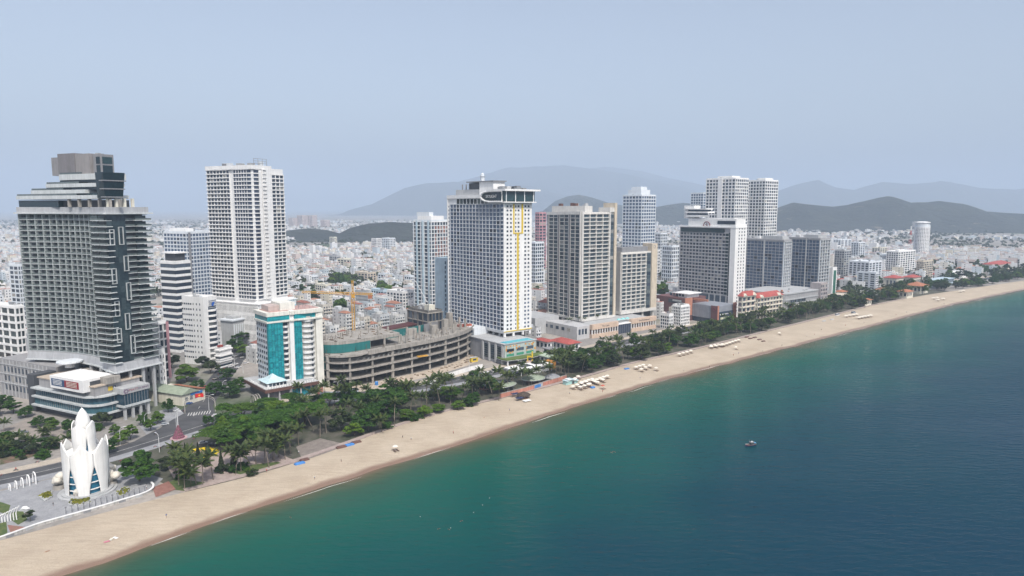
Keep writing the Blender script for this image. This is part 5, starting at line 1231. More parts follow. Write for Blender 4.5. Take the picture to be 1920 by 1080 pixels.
# named mid-distance buildings between the towers
MID = [ # base row, near x, left x, right x, top row
 (509,665,630,678,488,5,6,3,cream,'cream flat-roofed block in the middle of the town behind the crane'),
 (592,752,722,772,548,7,5,4,white,'white block with a pink roof rim beside the half-built block'),
 (594,686,662,693,548,7,0,2,ltgrey,'grey blind-sided house behind the crane'),
 (531,686,662,702,512,4,4,3,beige,'beige block with orange side wall behind the site'),
 (540,748,706,756,517,5,8,3,white2,'white school with dark window rows left of the brick tower'),
 (468,624,616,630,445,9,3,3,cream,'slim cream tower among the far houses'),
 (473,704,695,714,448,8,4,4,white,'white broad block before the wooded ridge'),
 (476,728,715,740,447,9,4,4,white2,'pale tall block right of the white broad block'),
 (540,580,566,592,518,5,4,4,white2,'pale block right behind the white apartment tower'),
 (500,628,604,636,480,4,6,3,ltgrey,'grey arcaded building left of the cream flat-roofed block'),
 (560,606,586,622,535,5,5,4,cream,'cream balcony house behind the teal hotel'),
 (588,640,618,650,560,5,4,3,white,'white terraced house left of the crane mast'),
 (545,768,756,776,518,5,3,3,white2,'pale glazed block touching the brick tower on its left'),
 (570,715,692,728,545,5,5,4,paleblue,'pale blue house right of the crane mast'),
]
MID = [(153600/(by-390), nx, lx, rx, yt, 50, nf, bl, br, wm_, lab) for (by, nx, lx, rx, yt, nf, bl, br, wm_, lab) in MID]
for i, (D, nx, lx, rx, yt, th, nf, bl, br, wm_, lab) in enumerate(MID):
    B = plain_tower('town_block', lab, D, nx, lx, rx, yt, th, nf, bl, br, wm_, win, clut=3, seed=20+i, slab=i % 2 == 0, wf=.6); B.done(60)

# ------------------------------------------------------------------ streets, park, plaza
def polyline_strip(name, pts, width, z, mat, parent=None, kind='structure', closed=False):
    p = smooth(resample(pts, max(8, int(sum(math.dist(a,b) for a,b in zip(pts[:-1],pts[1:]))/5))), 4)
    d = np.gradient(p, axis=0); d /= np.hypot(*d.T)[:,None]; nrm = np.c_[-d[:,1], d[:,0]]
    a, b_ = p+nrm*width/2, p-nrm*width/2; n = len(p)
    me = npmesh(name, np.vstack([np.c_[a, np.full(n,z)], np.c_[b_, np.full(n,z)]]), [(i, n+i, n+i+1, i+1) for i in range(n-1)], mat)
    o = link(name, me, parent); 
    if kind and not parent: tag(o, kind=kind)
    return o, p, nrm
def kerbed(name, pts, width, h, mat):
    p = smooth(resample(pts, max(8, int(sum(math.dist(a,b) for a,b in zip(pts[:-1],pts[1:]))/5))), 4)
    d = np.gradient(p, axis=0); d /= np.hypot(*d.T)[:,None]; nrm = np.c_[-d[:,1], d[:,0]]; m_ = MB(); a, b_ = p+nrm*width/2, p-nrm*width/2; n = len(p)
    vs = [(*q,h) for q in a]+[(*q,h) for q in b_]+[(*q,0) for q in a]+[(*q,0) for q in b_]
    fs = [f for i in range(n-1) for f in ((i,n+i,n+i+1,i+1),(2*n+i,i,i+1,2*n+i+1),(n+i,3*n+i,3*n+i+1,n+i+1))]
    return tag(obj(name, m_.add(vs, fs), mat), kind='structure')
def flat(name, px, z, mat, kind='structure'):
    q = [gp(*p) for p in px]; me = MB().add([(x,y,z) for x,y in q], [tuple(range(len(q)))]).mesh(name, mat)
    if me.polygons[0].normal.z < 0: me.flip_normals()
    return tag(link(name, me), kind=kind)
def ground_mat(name, c1, c2, sc_=0.3, rough=0.9, fine=1.8):
    m, t, b = nodes_of(name); c = mixc(t, ramp(t, noise(t, sc_, 5), [(0.35,0.0),(0.65,1.0)]), c1, c2)
    c = mixc(t, 1.0, c, ramp(t, noise(t, fine, 3), [(0.3,0.82),(0.7,1.08)]), 'MULTIPLY'); t.links.new(c, b.inputs['Base Color']); b.inputs['Roughness'].default_value = rough; return m
asphalt = ground_mat('asphalt', (0.050,0.051,0.056), (0.085,0.085,0.09), 0.12)
paving = ground_mat('grey_paving', (0.24,0.245,0.26), (0.31,0.315,0.33), 0.2)
pinkpave = ground_mat('pinkish_paving', (0.30,0.24,0.22), (0.38,0.31,0.28), 0.3)
tanpave = ground_mat('tan_paving', (0.38,0.33,0.27), (0.46,0.40,0.33), 0.3)
parkm = ground_mat('shaded_park_ground', (0.035,0.045,0.022), (0.11,0.10,0.08), 0.12)  # grass and earth, coloured extra dark for the shade beneath the trees
lawn = ground_mat('lawn', (0.05,0.09,0.02), (0.10,0.12,0.035), 0.5)
redpave = ground_mat('red_paving', (0.22,0.10,0.08), (0.28,0.14,0.11), 0.5)
lineM = paint('road_paint', (0.65,0.65,0.63), 0.8, 0.3)
main_px = [(-260,955),(-60,912),(60,889),(150,868),(240,841),(330,813),(410,788),(500,763),(600,748),(700,737),(790,729),(880,707),(960,693),(1040,672),(1110,655),(1180,640),(1260,622),(1340,606),(1420,591),(1500,577),(1600,562),(1700,545),(1800,530),(1920,512)]
main = [gp(*p) for p in main_px]
q = smooth(np.array(main), 1)
kerbed('pavement', [tuple(v) for v in q + SEA*9.8], 6.2, 0.14, paving)
for part_ in (q[:5], q[7:]): kerbed('pavement', [tuple(v) for v in part_ - SEA*10.6], 6.2, 0.14, tanpave)
_, MP, MN = polyline_strip('main_road', main, 15, 0.03, asphalt)
side = [gp(*p) for p in [(338,812),(360,785),(378,757),(397,730),(420,700),(443,672),(462,648),(478,622),(500,596)]]
_, SP, SN = polyline_strip('side_road', side, 15, 0.038, asphalt)
flat('junction', [(215,852),(258,824),(300,803),(318,788),(345,765),(400,762),(405,784),(440,777),(420,802),(330,834)], 0.046, asphalt)
polyline_strip('road_marking', [tuple(p) for p in MP[2:34]], .35, .05, lineM); 
for k in range(38, 110, 3): 
    if k+1 < len(MP): polyline_strip('road_marking', [tuple(MP[k]), tuple(MP[k+1])], .3, .05, lineM)
for k in range(6, 40, 3):
    if k+1 < len(SP): polyline_strip('road_marking', [tuple(SP[k]), tuple(SP[k+1])], .3, .056, lineM)
for k in range(9):
    a = gp(352+k*5, 780-k*.5); b2 = gp(355+k*5, 774-k*.5); polyline_strip('road_marking', [a, b2], .5, .054, lineM)
# park strip between road and beach
pk = [p for p in bkm if gp(330,926)[0] < p[0] < 640]
pk = np.array(pk); inner = np.array([nearest_on(MP, p) for p in pk]); inner = smooth(inner, 20); inner = inner + SEA*8.5
n = len(pk); me = npmesh('park', np.vstack([np.c_[pk - SEA*.2, np.full(n,.07)], np.c_[inner, np.full(n,.07)]]), [(i,n+i,n+i+1,i+1) for i in range(n-1)], parkm); tag(link('park', me), kind='structure')
if me.polygons[0].normal.z < 0: me.flip_normals()
kerbed('promenade', [tuple(p) for p in smooth(pk - SEA*2.0, 6)[:int(n*.9)]], 3.2, 0.4, pinkpave)
flat('beach_plaza', [(312,872),(395,838),(455,842),(520,850),(560,866),(440,899),(340,924)], 0.11, pinkpave)
flat('lawn', [(424,884),(470,872),(520,866),(535,871),(450,890)], 0.13, lawn); flat('lawn', [(300,915),(330,898),(385,905),(345,921)], 0.13, lawn)
flat('service_yard', [(555,838),(600,822),(660,836),(590,862),(565,858)], 0.12, ground_mat('shaded_yard_dirt',(0.17,0.145,0.13),(0.24,0.21,0.185),.3))  # greyish-brown dirt with the yard's shade mixed into the colour
flat('forecourt', [(262,800),(300,770),(330,762),(345,775),(300,800),(275,815)], 0.05, paving)
flat('car_park', [(0,806),(70,778),(150,812),(120,838),(20,838),(0,830)], 0.05, ground_mat('worn_tarmac',(0.22,0.20,0.18),(0.30,0.26,0.23),.2))
flat('garden_bed', [(0,838),(30,842),(95,828),(130,832),(60,857),(0,872)], 0.09, ground_mat('garden_soil',(0.06,0.075,0.03),(0.20,0.12,0.09),.35))
flat('lotus_plaza', [(4,921),(30,914),(124,892),(228,872),(306,898),(288,917),(181,953),(73,982),(5,1008),(-60,1028),(-80,940)], 0.16, paving)
flat('red_ramp', [(286,915),(316,903),(330,918),(292,933)], 0.2, redpave)
flat('lawn', [(-5,940),(20,948),(14,965),(-5,960)], 0.2, lawn); flat('lawn', [(22,962),(42,957),(52,975),(34,985),(20,975)], 0.2, lawn); flat('flower_patch', [(14,985),(32,987),(55,990),(20,1000)], 0.2, ground_mat('pink_flowers',(0.30,0.12,0.12),(0.20,0.14,0.08),1.2)); flat('lawn', [(-10,985),(12,978),(14,1000),(-10,1012)], 0.21, lawn)

# sea wall in front of the lotus plaza
wl = [gp(*p) for p in [(-80,1037),(5,1011),(73,986),(181,956),(270,929),(286,921),(289,914),(283,908)]]
wp = smooth(resample(wl, 60), 2); d = np.gradient(wp, axis=0); d /= np.hypot(*d.T)[:,None]; nr = np.c_[-d[:,1], d[:,0]]
S = thing('sea_wall', 'white weathered sea wall with grey panels curving round the lotus plaza', 'wall', (wp[0][0], wp[0][1], 0))
ox, oy = wp[0]
def wallseg(i0, i1, z0, z1, th, name, mat, off=0):
    a = wp[i0:i1+1]+nr[i0:i1+1]*(th/2+off)-[ox,oy]; c = wp[i0:i1+1]-nr[i0:i1+1]*(th/2-off)-[ox,oy]; n = len(a)
    return obj(name, MB().add([(*q,z0) for q in a]+[(*q,z1) for q in a]+[(*q,z0) for q in c]+[(*q,z1) for q in c], [f for i in range(n-1) for f in ((i,n+i,n+i+1,i+1),(2*n+i,2*n+i+1,3*n+i+1,3*n+i),(n+i,3*n+i,3*n+i+1,n+i+1))]+[(0,2*n,3*n,n),(n-1,2*n-1,4*n-1,3*n-1)]), mat, S)
wallseg(0, 59, -1, 1.0, .5, 'wall_body', paint('weathered_white',(0.62,0.60,0.57),.85,.4)); wallseg(0, 59, 1.02, 1.3, .8, 'coping', white)
for k in range(6, 52, 5): 
    if k % 3: wallseg(k, k+2, -.2, .85, .1, 'stone_panel', grey if k % 2 else ltgrey, -.32)

# ------------------------------------------------------------------ lotus tower
def lotus():
    x, y = gp(165, 921); root = thing('lotus_tower', 'white lotus-shaped tower with pointed blue windows on the beach plaza', 'tower', (x, y, .16)); FOOT.append((x,y,(1,0),(0,1),22,22))
    wh = paint('lotus_white', (0.83,0.825,0.805), 0.55, 0.12)
    k = (col(204)-col(123))*y/2 / 9.6; zt = zat(765, y); kz = zt/37.0
    def petal(a0, wmax, rb, rm, rt, z0, z1, notch, gap, name, par, flare=0.0):
        nu, nv = 14, 18; V = []; 
        for layer in (0, 1):
            for j in range(nv+1):
                t = j/nv
                for i in range(nu+1):
                    s = -1+2*i/nu
                    wv = wmax*(gap+(1-gap)*min(1, t/.72)**1.5) if t < .72 else wmax
                    top = z1-(z1-z0)*notch*abs(s)**1.05; z = z0+(top-z0)*t
                    tt = (z-z0)/(z1-z0); r = rb+(rm-rb)*math.sin(min(1,tt/.55)*math.pi/2)+(rt-rm)*max(0,(tt-.55)/.45)**1.5 + flare*s*s*(.3+.7*tt)
                    r -= .35*layer; a = a0+wv*s; V.append((r*k*math.cos(a), r*k*math.sin(a), z*kz))
        n1 = nu+1; off = (nv+1)*n1; fs = []
        for j in range(nv):
            for i in range(nu):
                q = (j*n1+i, j*n1+i+1, (j+1)*n1+i+1, (j+1)*n1+i); fs.append(q); fs.append(tuple(off+v for v in q[::-1]))
        for i in range(nu): q = (nv*n1+i, nv*n1+i+1, off+nv*n1+i+1, off+nv*n1+i); fs.append(q)
        for j in range(nv):
            fs.append((j*n1, (j+1)*n1, off+(j+1)*n1, off+j*n1)); fs.append((j*n1+nu, off+j*n1+nu, off+(j+1)*n1+nu, (j+1)*n1+nu))
        return obj(name, MB().add(V, fs), wh, par, smooth=False)
    N_ = 6; base = math.atan2(-y, -x)-.19
    for i in range(N_):
        o = petal(base+i*2*math.pi/N_, math.pi/N_*1.0, 8.9, 9.3, 9.45, 0, 24.2 if i % 2 else 23, .22, .47, 'lower_petal', root, .05); o.data.polygons.foreach_set('use_smooth', [True]*len(o.data.polygons))
    obj('lower_glass', MB().lathe([(7.3*k,0),(8.2*k,8*kz),(8.2*k,16*kz),(7.6*k,18*kz)], 48), lotusglass, root)
    for j in range(5): obj('glazing_ring', MB().lathe([(8.0*k+(.3*k if j else 0),(2.8+j*3.1)*kz),(8.35*k+(.25*k if j else 0),(2.8+j*3.1)*kz),(8.35*k+(.25*k if j else 0),(3.2+j*3.1)*kz),(8.0*k+(.3*k if j else 0),(3.2+j*3.1)*kz)], 48, cap=False), wh, root)
    obj('terrace_floor', MB().lathe([(8*k,18.0*kz),(8*k,18.3*kz)], 32), wh, root)
    for i in range(4):
        o = petal(base+.19-.58+i*math.pi/2, math.pi/4*1.02, 4.3, 4.8, 4.35, 17.0, 31.5 if i % 2 else 30.5, .16, .84, 'upper_petal', root, .1); o.data.polygons.foreach_set('use_smooth', [True]*len(o.data.polygons))
    obj('upper_glass', MB().lathe([(4.1*k,17.6*kz),(4.25*k,24*kz),(4.1*k,27*kz)], 32), lotusglass, root)
    obj('bud', MB().lathe([(2.6*k,26*kz),(3.1*k,29*kz),(3.05*k,31*kz),(2.5*k,33.2*kz),(1.5*k,35.2*kz),(.6*k,36.4*kz),(.12*k,37.0*kz)], 20), wh, root, smooth=True)
    obj('plinth', MB().lathe([(12*k,0),(12*k,.5),(10.6*k,.5),(10.6*k,1.0),(1,1.0)], 32), ltgrey, root)
    # cloud-shaped boulders round the foot, each a sculpture of its own
    r = random.Random(12); cm = paint('boulder_cream', (0.70,0.66,0.58), .8, .15)
    names = ['left','front','right','rear']
    labs = ['cream cloud-shaped boulder pile at the left foot of the lotus tower','cream cloud-shaped boulder on a pedestal in front of the lotus tower','tall cream cloud-shaped boulder pile at the right foot of the lotus tower','cream cloud-shaped boulder pile behind the right side of the lotus tower']
    for i, (px_, py_) in enumerate([(112,916),(150,931),(208,909),(206,893)]):
        cx, cy2 = gp(px_, py_); S = thing('boulder_sculpture', labs[i], 'sculpture', (cx, cy2, .16), 'cloud boulders round the lotus tower')
        obj('pedestal', MB().lathe([(2.6,0),(2.4,1.6)], 10), concrete, S)
        for j in range(7 if i != 1 else 4):
            rad = r.uniform(1.2, 2.4) if j else 2.3; a = r.uniform(0, 6.28); dd = r.uniform(.8, 2.6) if j else 0; zz = 1.6+r.uniform(.3, 4.2 if i in (2,0) else 2.5)
            m_ = MB(); prof = [(rad*math.sin(math.pi*q/7)*(1+.1*math.sin(q*2+j)), -rad*math.cos(math.pi*q/7)*.8) for q in range(8)]; m_.lathe([(max(.02,p_),z_) for p_,z_ in prof], 12)
            m_.v = [(vx*(1+.14*mnoise.noise(Vector((vx,vy,vz+j)))),vy*(1+.14*mnoise.noise(Vector((vx,vy,vz+j+9)))),vz) for vx,vy,vz in m_.v]
            obj('boulder', m_, cm, S, (dd*math.cos(a), dd*math.sin(a), zz), smooth=True)
lotus()
# flower beds at the foot of the tower
bedleaf = ground_mat('yellow_green_leaves', (0.30,0.27,0.02), (0.10,0.14,0.02), 1.6, .8)
def flower_bed(label, px, mat=None, dens=60):
    q = [gp(*p) for p in px]; cx, cy2 = sum(a for a,_ in q)/len(q), sum(b_ for _,b_ in q)/len(q); S = thing('flower_bed', label, 'flower bed', (cx, cy2, .16), 'flower beds on the beach plazas')
    rel = [(a-cx, b_-cy2) for a,b_ in q]; obj('kerb', MB().prism(rel, 0, .5), ltgrey, S); m_ = MB(); r = random.Random(len(label))
    for i in range(dens*3):
        wts = np.array([r.random()**2 for _ in rel]); wts /= wts.sum(); px_, py_ = sum(w_*a for w_,(a,_) in zip(wts,rel)), sum(w_*b_ for w_,(_,b_) in zip(wts,rel))
        s_ = r.uniform(.25,.5); h = r.uniform(.5,1.2); a = r.uniform(0,3.1); dx, dy = math.cos(a)*s_, math.sin(a)*s_
        m_.add([(px_-dx,py_-dy,.5),(px_+dx,py_+dy,.5),(px_+dx*1.3+.2,py_+dy*1.3,h),(px_-dx*1.3+.2,py_-dy*1.3,h)], [(0,1,2,3)])
    tag(obj('plants', m_, mat or bedleaf, S), kind='stuff')
flower_bed('yellow-green planted bed left of the lotus tower', [(72,933),(84,924),(98,922),(98,933),(84,942)])
flower_bed('yellow-green planted bed in front of the lotus tower', [(127,948),(134,938),(170,936),(172,944),(142,951)])
flower_bed('yellow-green planted bed right of the lotus tower', [(215,930),(220,922),(240,914),(247,922),(228,932)])

# white arches, railing lamps and the fan sculpture
x, y = gp(42, 913); S = thing('arch_row', 'row of five white concrete arches shrinking along the plaza edge', 'sculpture', (x, y, .16))
dv = np.array(gp(62,905)) - np.array(gp(22,916)); dv /= np.hypot(*dv); pv_ = np.array((-dv[1], dv[0]))
for k in range(5):
    h = 2.6+k*.62; w_ = 1.1+k*.16; c = dv*(k*2.3-4.6)
    pts = [(c[0]+pv_[0]*w_*math.cos(a)*1.0, c[1]+pv_[1]*w_*math.cos(a), h-w_+w_*math.sin(a)) for a in [math.pi*i/8 for i in range(9)]]
    obj('arch', MB().tube([(pts[0][0],pts[0][1],0)]+pts+[(pts[-1][0],pts[-1][1],0)], .26, 6), white, S)
x, y = gp(8, 983); S = thing('fan_sculpture', 'white curved rib sculpture at the lower left picture edge', 'sculpture', (x, y, .2))
for k in range(8): obj('rib', MB().tube([(k*.75-3,k*.5,0),(k*.75-3.1,k*.5,1.6+k*.16),(k*.75-2.6,k*.5+.2,2.6+k*.28),(k*.75-1.9,k*.5+.4,3.0+k*.34)], .2, 5), white, S)
x, y = gp(48, 958); S = thing('wave_sculpture', 'low white wave-shaped sculpture beside the bare tree on the plaza', 'sculpture', (x, y, .16))
obj('wave_body', MB().tube([(-2,0,.3),(-1,.3,.9),(0,.2,1.0),(1,-.2,.8),(2,-.5,1.3)], [.3,.7,.8,.6,.15], 8), white, S, smooth=True); obj('base', MB().prism([(-2.4,-.8),(2.2,-1),(2.2,.6),(-2.2,1)], 0, .3), ltgrey, S)
def lampset(name, n, px0, px1, label, group, build, z=.16):
    L = []
    a, c = np.array(gp(*px0)), np.array(gp(*px1)); proto = None
    for i in range(n):
        p = a+(c-a)*i/max(1,n-1); S = thing(name, None, 'lamp', (p[0], p[1], z)); build(S); L.append(S)
    label_row(L, label, group)
_bm = {}
def small_lamp(S):
    if not _bm: _bm['p'] = MB().lathe([(.12,0),(.08,2.2)], 6).mesh('post', dkgrey); _bm['h'] = MB().lathe([(.06,2.2),(.34,2.5),(.34,2.9),(.05,3.1)], 8).mesh('lamp_head', grey)
    link('post', _bm['p'], S); link('lamp_head', _bm['h'], S)
lampset('plaza_lamp', 15, (124,964), (272,924), '# small dark plaza lamp from the left along the sea wall', 'small lamps along the sea wall', small_lamp)
# tall street lamps
_sl = {}
def street_lamp(S, ang=0.0, h=9.5, double=False):
    if not _sl:
        _sl['p'] = MB().tube([(0,0,0),(0,0,7.5),(.2,0,8.6),(.9,0,9.3),(2.0,0,9.5)], [.16,.12,.1,.09,.08], 6).mesh('post', lamppost); _sl['h'] = MB().prism([(1.8,-.22),(3.2,-.16),(3.2,.16),(1.8,.22)], 9.42, 9.62).mesh('lamp_head', lamppost)
    link('post', _sl['p'], S, rz=ang); link('lamp_head', _sl['h'], S, rz=ang)
    if double: link('arm', _sl['p'], S, (0,0,-.05), ang+math.pi); link('lamp_head', _sl['h'], S, (0,0,-.05), ang+math.pi)
LL = []
for (px_, py_, a, dbl) in [(299,848,2.6,0),(272,808,.6,0),(226,835,.3,0),(392,770,.5,0),(331,803,0,0),(418,742,1,0),(456,700,1,0),(548,752,.8,0),(634,742,.8,1),(760,745,.8,0),(898,722,.8,0),(974,700,2.4,1),(1096,690,2,0),(1015,672,.8,0),(880,694,.8,0),(440,690,.8,0),(470,648,.8,0)]:
    x, y = gp(px_, py_); S = thing('street_lamp', None, 'street lamp', (x, y, .05)); street_lamp(S, a, 9.5, dbl); LL.append(S)
label_row(LL, '# white street lamp from the left along the streets', 'white street lamps')

# flower cone monument in the junction
x, y = gp(335, 822); S = thing('flower_cone_monument', 'pink tiered flower cone with a lamp mast in the road junction', 'monument', (x, y, .05))
obj('kerb', MB().lathe([(4.2,0),(4.2,.4),(1,.4)], 20), paint('pink_kerb',(0.5,0.33,0.34)), S)
fm_ = ground_mat('magenta_flowers', (0.26,0.07,0.13), (0.09,0.07,0.06), 1.6, .9, 4.0)
for k in range(5): obj('flower_tier', MB().lathe([(3.0-k*.55,.42+k*1.35),(2.8-k*.55,1.45+k*1.35),(2.3-k*.55,1.78+k*1.35)], 14), fm_, S)
obj('mast', MB().lathe([(.22,6),(.16,15)], 8), lamppost, S); obj('lamp_cross', MB().box(-2,2,-.2,.2,15.02,15.3).box(-.2,.2,-2,2,15.32,15.6), lamppost, S)
# round yellow flower bed
x, y = gp(377, 853); S = thing('round_flower_bed', 'round yellow flower ring around a grey clock face by the cypress trees', 'flower bed', (x, y, .12))
obj('kerb', MB().lathe([(8.6,0),(8.6,.45),(8.0,.45)], 28), tanpave, S); obj('clock_face', MB().lathe([(4.6,0),(4.4,.7),(.2,1.0)], 24), ground_mat('bed_soil',(0.20,0.15,0.12),(0.28,0.22,0.18),.9), S)
m_ = MB(); r = random.Random(3)
for i in range(900):
    a = r.uniform(0,6.283); rr_ = r.uniform(5,7.9); s_ = .32; b_ = r.uniform(0,3.1); px_, py_ = rr_*math.cos(a), rr_*math.sin(a)
    m_.add([(px_-s_,py_-s_,.5+r.uniform(0,.5)),(px_+s_,py_-s_,.5+r.uniform(0,.5)),(px_+s_,py_+s_,.6+r.uniform(0,.5)),(px_-s_,py_+s_,.6+r.uniform(0,.5))], [(0,1,2,3)])
tag(obj('yellow_flowers', m_, ground_mat('yellow_flowers',(0.72,0.55,0.02),(0.60,0.42,0.02),1.0), S), kind='stuff')
# arch over the side road with a red star plate
a, c = np.array(gp(347,776)), np.array(gp(404,771)); x, y = (a+c)/2; S = thing('street_arch', 'metal arch spanning the side street with a small red plate', 'arch', (x, y, .04))
h = (c-a)/2
pts = [(-h[0]*math.cos(t_), -h[1]*math.cos(t_), 6.2+4.2*math.sin(t_)) for t_ in [math.pi*i/14 for i in range(15)]]
obj('arch_beam', MB().tube(pts, .2, 6), concrete, S); obj('arch_beam', MB().tube([(p[0]*.98,p[1]*.98,p[2]-1.0) for p in pts], .12, 5), concrete, S)
for q in (pts[0], pts[-1]): obj('arch_leg', MB().lathe([(.35,0),(.22,6.3)], 8, q[0], q[1]), concrete, S)
rzA = math.atan2(c[1]-a[1], c[0]-a[0]); obj('red_plate', MB().box(-2.2,2.2,-.25,.25,9.3,11.4), paint('flag_red',(0.6,0.02,0.02),.5), S, rz=rzA); st = MB()
st.add([(math.cos(math.pi/2+i*math.pi/5)*(.75 if i % 2 == 0 else .3), -.3, 10.35+math.sin(math.pi/2+i*math.pi/5)*(.75 if i % 2 == 0 else .3)) for i in range(10)], [tuple(range(10))]); obj('star', st, yellow, S, rz=rzA)

# hoardings of the building site
def hoarding(label, pxs, h, mat):
    q = [gp(*p) for p in pxs]; S = thing('site_hoarding', label, 'hoarding', (*q[0], 0)); n = 0
    for a, c in zip(q[:-1], q[1:]):
        L_ = math.dist(a,c); k = max(1, int(L_/3)); rz = math.atan2(c[1]-a[1], c[0]-a[0])
        for i in range(k): obj('panel', MB().box(0,L_/k-.06,-.08,.08,0,h), mat, S, (a[0]-q[0][0]+(c[0]-a[0])*i/k, a[1]-q[0][1]+(c[1]-a[1])*i/k, 0), rz=rz)
hoarding('white hoarding along the road at the right end of the site', [(838,709),(882,695),(905,690)], 3.2, white)
hoarding('pale blue hoarding below the palms at the left end of the site', [(600,744),(640,742),(672,736)], 3.0, paint('hoarding_blue',(0.45,0.52,0.60)))
hoarding('orange-brown hoarding between the teal hotel and the site', [(595,744),(606,737)], 6, salmon)
S = thing('site_cabin', 'yellow site cabin at the right foot of the unfinished building', 'cabin', (*gp(888,678),0)); obj('body', MB().box(-3,3,-1.5,1.5,0,3.4), yellow, S, rz=.6); obj('roof', MB().box(-3.2,3.2,-1.7,1.7,3.42,3.6), ltgrey, S, rz=.6); obj('window', MB().box(-1.6,1.6,-1.58,-1.52,1.2,2.6), win, S, rz=.6)
S = thing('blue_site_tank', 'small blue water tank at the foot of the unfinished building', 'tank', (*gp(706,722),0)); obj('body', MB().lathe([(1.2,0),(1.2,2.2),(.8,2.6)], 10), bluep, S); obj('lid', MB().lathe([(.5,2.61),(.5,2.8)], 8), ltgrey, S)
m_ = MB(); r = random.Random(9)
for i in range(140):
    x, y = gp(r.uniform(690,890), 0 or 700); t_ = r.random(); p = UNF[int(5+t_*38)] + SEA*r.uniform(2,11); s_ = r.uniform(.3,1.3)
    m_.prism([(p[0]+s_*math.cos(a)*r.uniform(.6,1.2), p[1]+s_*math.sin(a)*r.uniform(.6,1.2)) for a in (0,1.3,2.6,3.9,5.2)], 0, s_*r.uniform(.3,.8))
tag(obj('rubble', m_, paint('rubble_tan',(0.42,0.33,0.25),.9,.3,vary=.5)), 'loose tan rubble along the foot of the unfinished building', 'rubble', kind='stuff')
polyline_strip('site_ground', [tuple(p+SEA*6) for p in UNF[4:]], 15, .035, ground_mat('site_dirt',(0.40,0.33,0.26),(0.50,0.43,0.35),.2))

# ------------------------------------------------------------------ beach restaurant
WB = [gp(*p) for p in [(938,747),(985,735),(1020,724),(1062,711)]]
S = thing('beach_wall', 'salmon-red mural wall of the beach restaurant facing the sand', 'wall', (*WB[0], 0)); q = resample(WB, 16)
for i in range(15):
    a, c = q[i], q[i+1]; rz = math.atan2(c[1]-a[1], c[0]-a[0]); L_ = math.dist(a,c)
    obj('wall_panel', MB().box(0,L_-.05,-.25,.25,-.5,3.0), salmon if i not in (7,8) else ltgrey, S, (a[0]-q[0][0], a[1]-q[0][1], 0), rz=rz); obj('coping', MB().box(0,L_-.02,-.35,.35,3.02,3.25), concrete, S, (a[0]-q[0][0], a[1]-q[0][1], 0), rz=rz)
    if i in (7,): obj('blue_panel', MB().box(.2,L_*1.5,-.4,-.28,.6,2.6), bluep, S, (a[0]-q[0][0], a[1]-q[0][1], 0), rz=rz)
def canopy_oval(name, label, px, rx, ry, h, roofm, centre=None, rot=.7):
    x, y = gp(*px); S = thing(name, label, 'pavilion', (x, y, .07), rz=rot)
    o = obj('roof', MB().lathe([(1,h),(.97,h+.25),(.5,h+1.5),(.05,h+1.9)], 20), roofm, S); o.scale = (rx, ry, 1)
    if centre: o = obj('roof_panel', MB().box(-.5,.5,-.45,.45,h+1.5,h+1.75), centre, S); o.scale = (rx, ry, 1)
    o = obj('eaves', MB().lathe([(1.02,h-.3),(1.02,h-.02)], 20), ltgrey, S); o.scale = (rx, ry, 1)
    pm_ = MB().lathe([(.14,0),(.14,h)], 6).mesh('post', grey)
    for a in range(8): link('post', pm_, S, (rx*.85*math.cos(a*.785), ry*.85*math.sin(a*.785), 0))
canopy_oval('oval_pavilion', 'oval green roofed pavilion with a dark centre panel in the beach restaurant', (940,732), 11, 8, 4.2, greenroof, dkgrey)
canopy_oval('oval_pavilion', 'olive-roofed pavilion behind the mural wall', (1000,719), 9, 7, 3.8, greenroof)
canopy_oval('oval_pavilion', 'small grey-roofed pavilion near the right end of the mural wall', (1035,715), 6, 4.5, 3.4, grey)
B = Bld('white_canopy_hall', 'flat white canopy roof with a dark skylight beside the beach road', 'building', 478, 978, 38); B.box('roof', 0, 13, -6, 30, 4.6, 5.4, white); B.box('skylight', 4, 10, 4, 13, 5.42, 5.9, dkgrey); B.box('wall', 2, 11, 8, 28, 0, 4.58, ltgrey)
for i in range(7): B.rep('post', .5, .8, -5.5+i*5.8, -5.2+i*5.8, 0, 4.58, white)
B.box('orange_block', 3, 10, 30.1, 36, 0, 6.4, paint('orange_wall',(0.55,0.25,0.06)))
B = Bld('wavy_pavilion', 'pale turquoise pavilion with wavy roof at the end of the mural wall', 'building', 452, 1066, 36); V = 10
for k in range(5): B.poly('roof_wave', [(0,k*2.2),(0,k*2.2+2.15),(5,k*2.2+2.15),(5,k*2.2)], 3+.7*math.sin(k*1.1), 3.4+.7*math.sin(k*1.1), white if k % 2 else skyroof)
B.box('wall', 1, 4.5, .3, 10.6, 0, 2.9, paint('turquoise_wall',(0.35,0.58,0.58))); B.box('doorway', .9, .98, 5.5, 7.5, .2, 2.4, dkgrey)
B = low_roof('restaurant_shed', 'low dark-roofed shed behind the mural wall of the beach restaurant', 455, 1000, 985, 1022, 3.4, dkgrey, th=38, flat=True, wall=brown)
B = low_roof('restaurant_shed', 'low pink-walled shed between palms left of the oval green pavilion', 440, 905, 892, 922, 3.2, ltgrey, th=38, flat=True, wall=salmon)
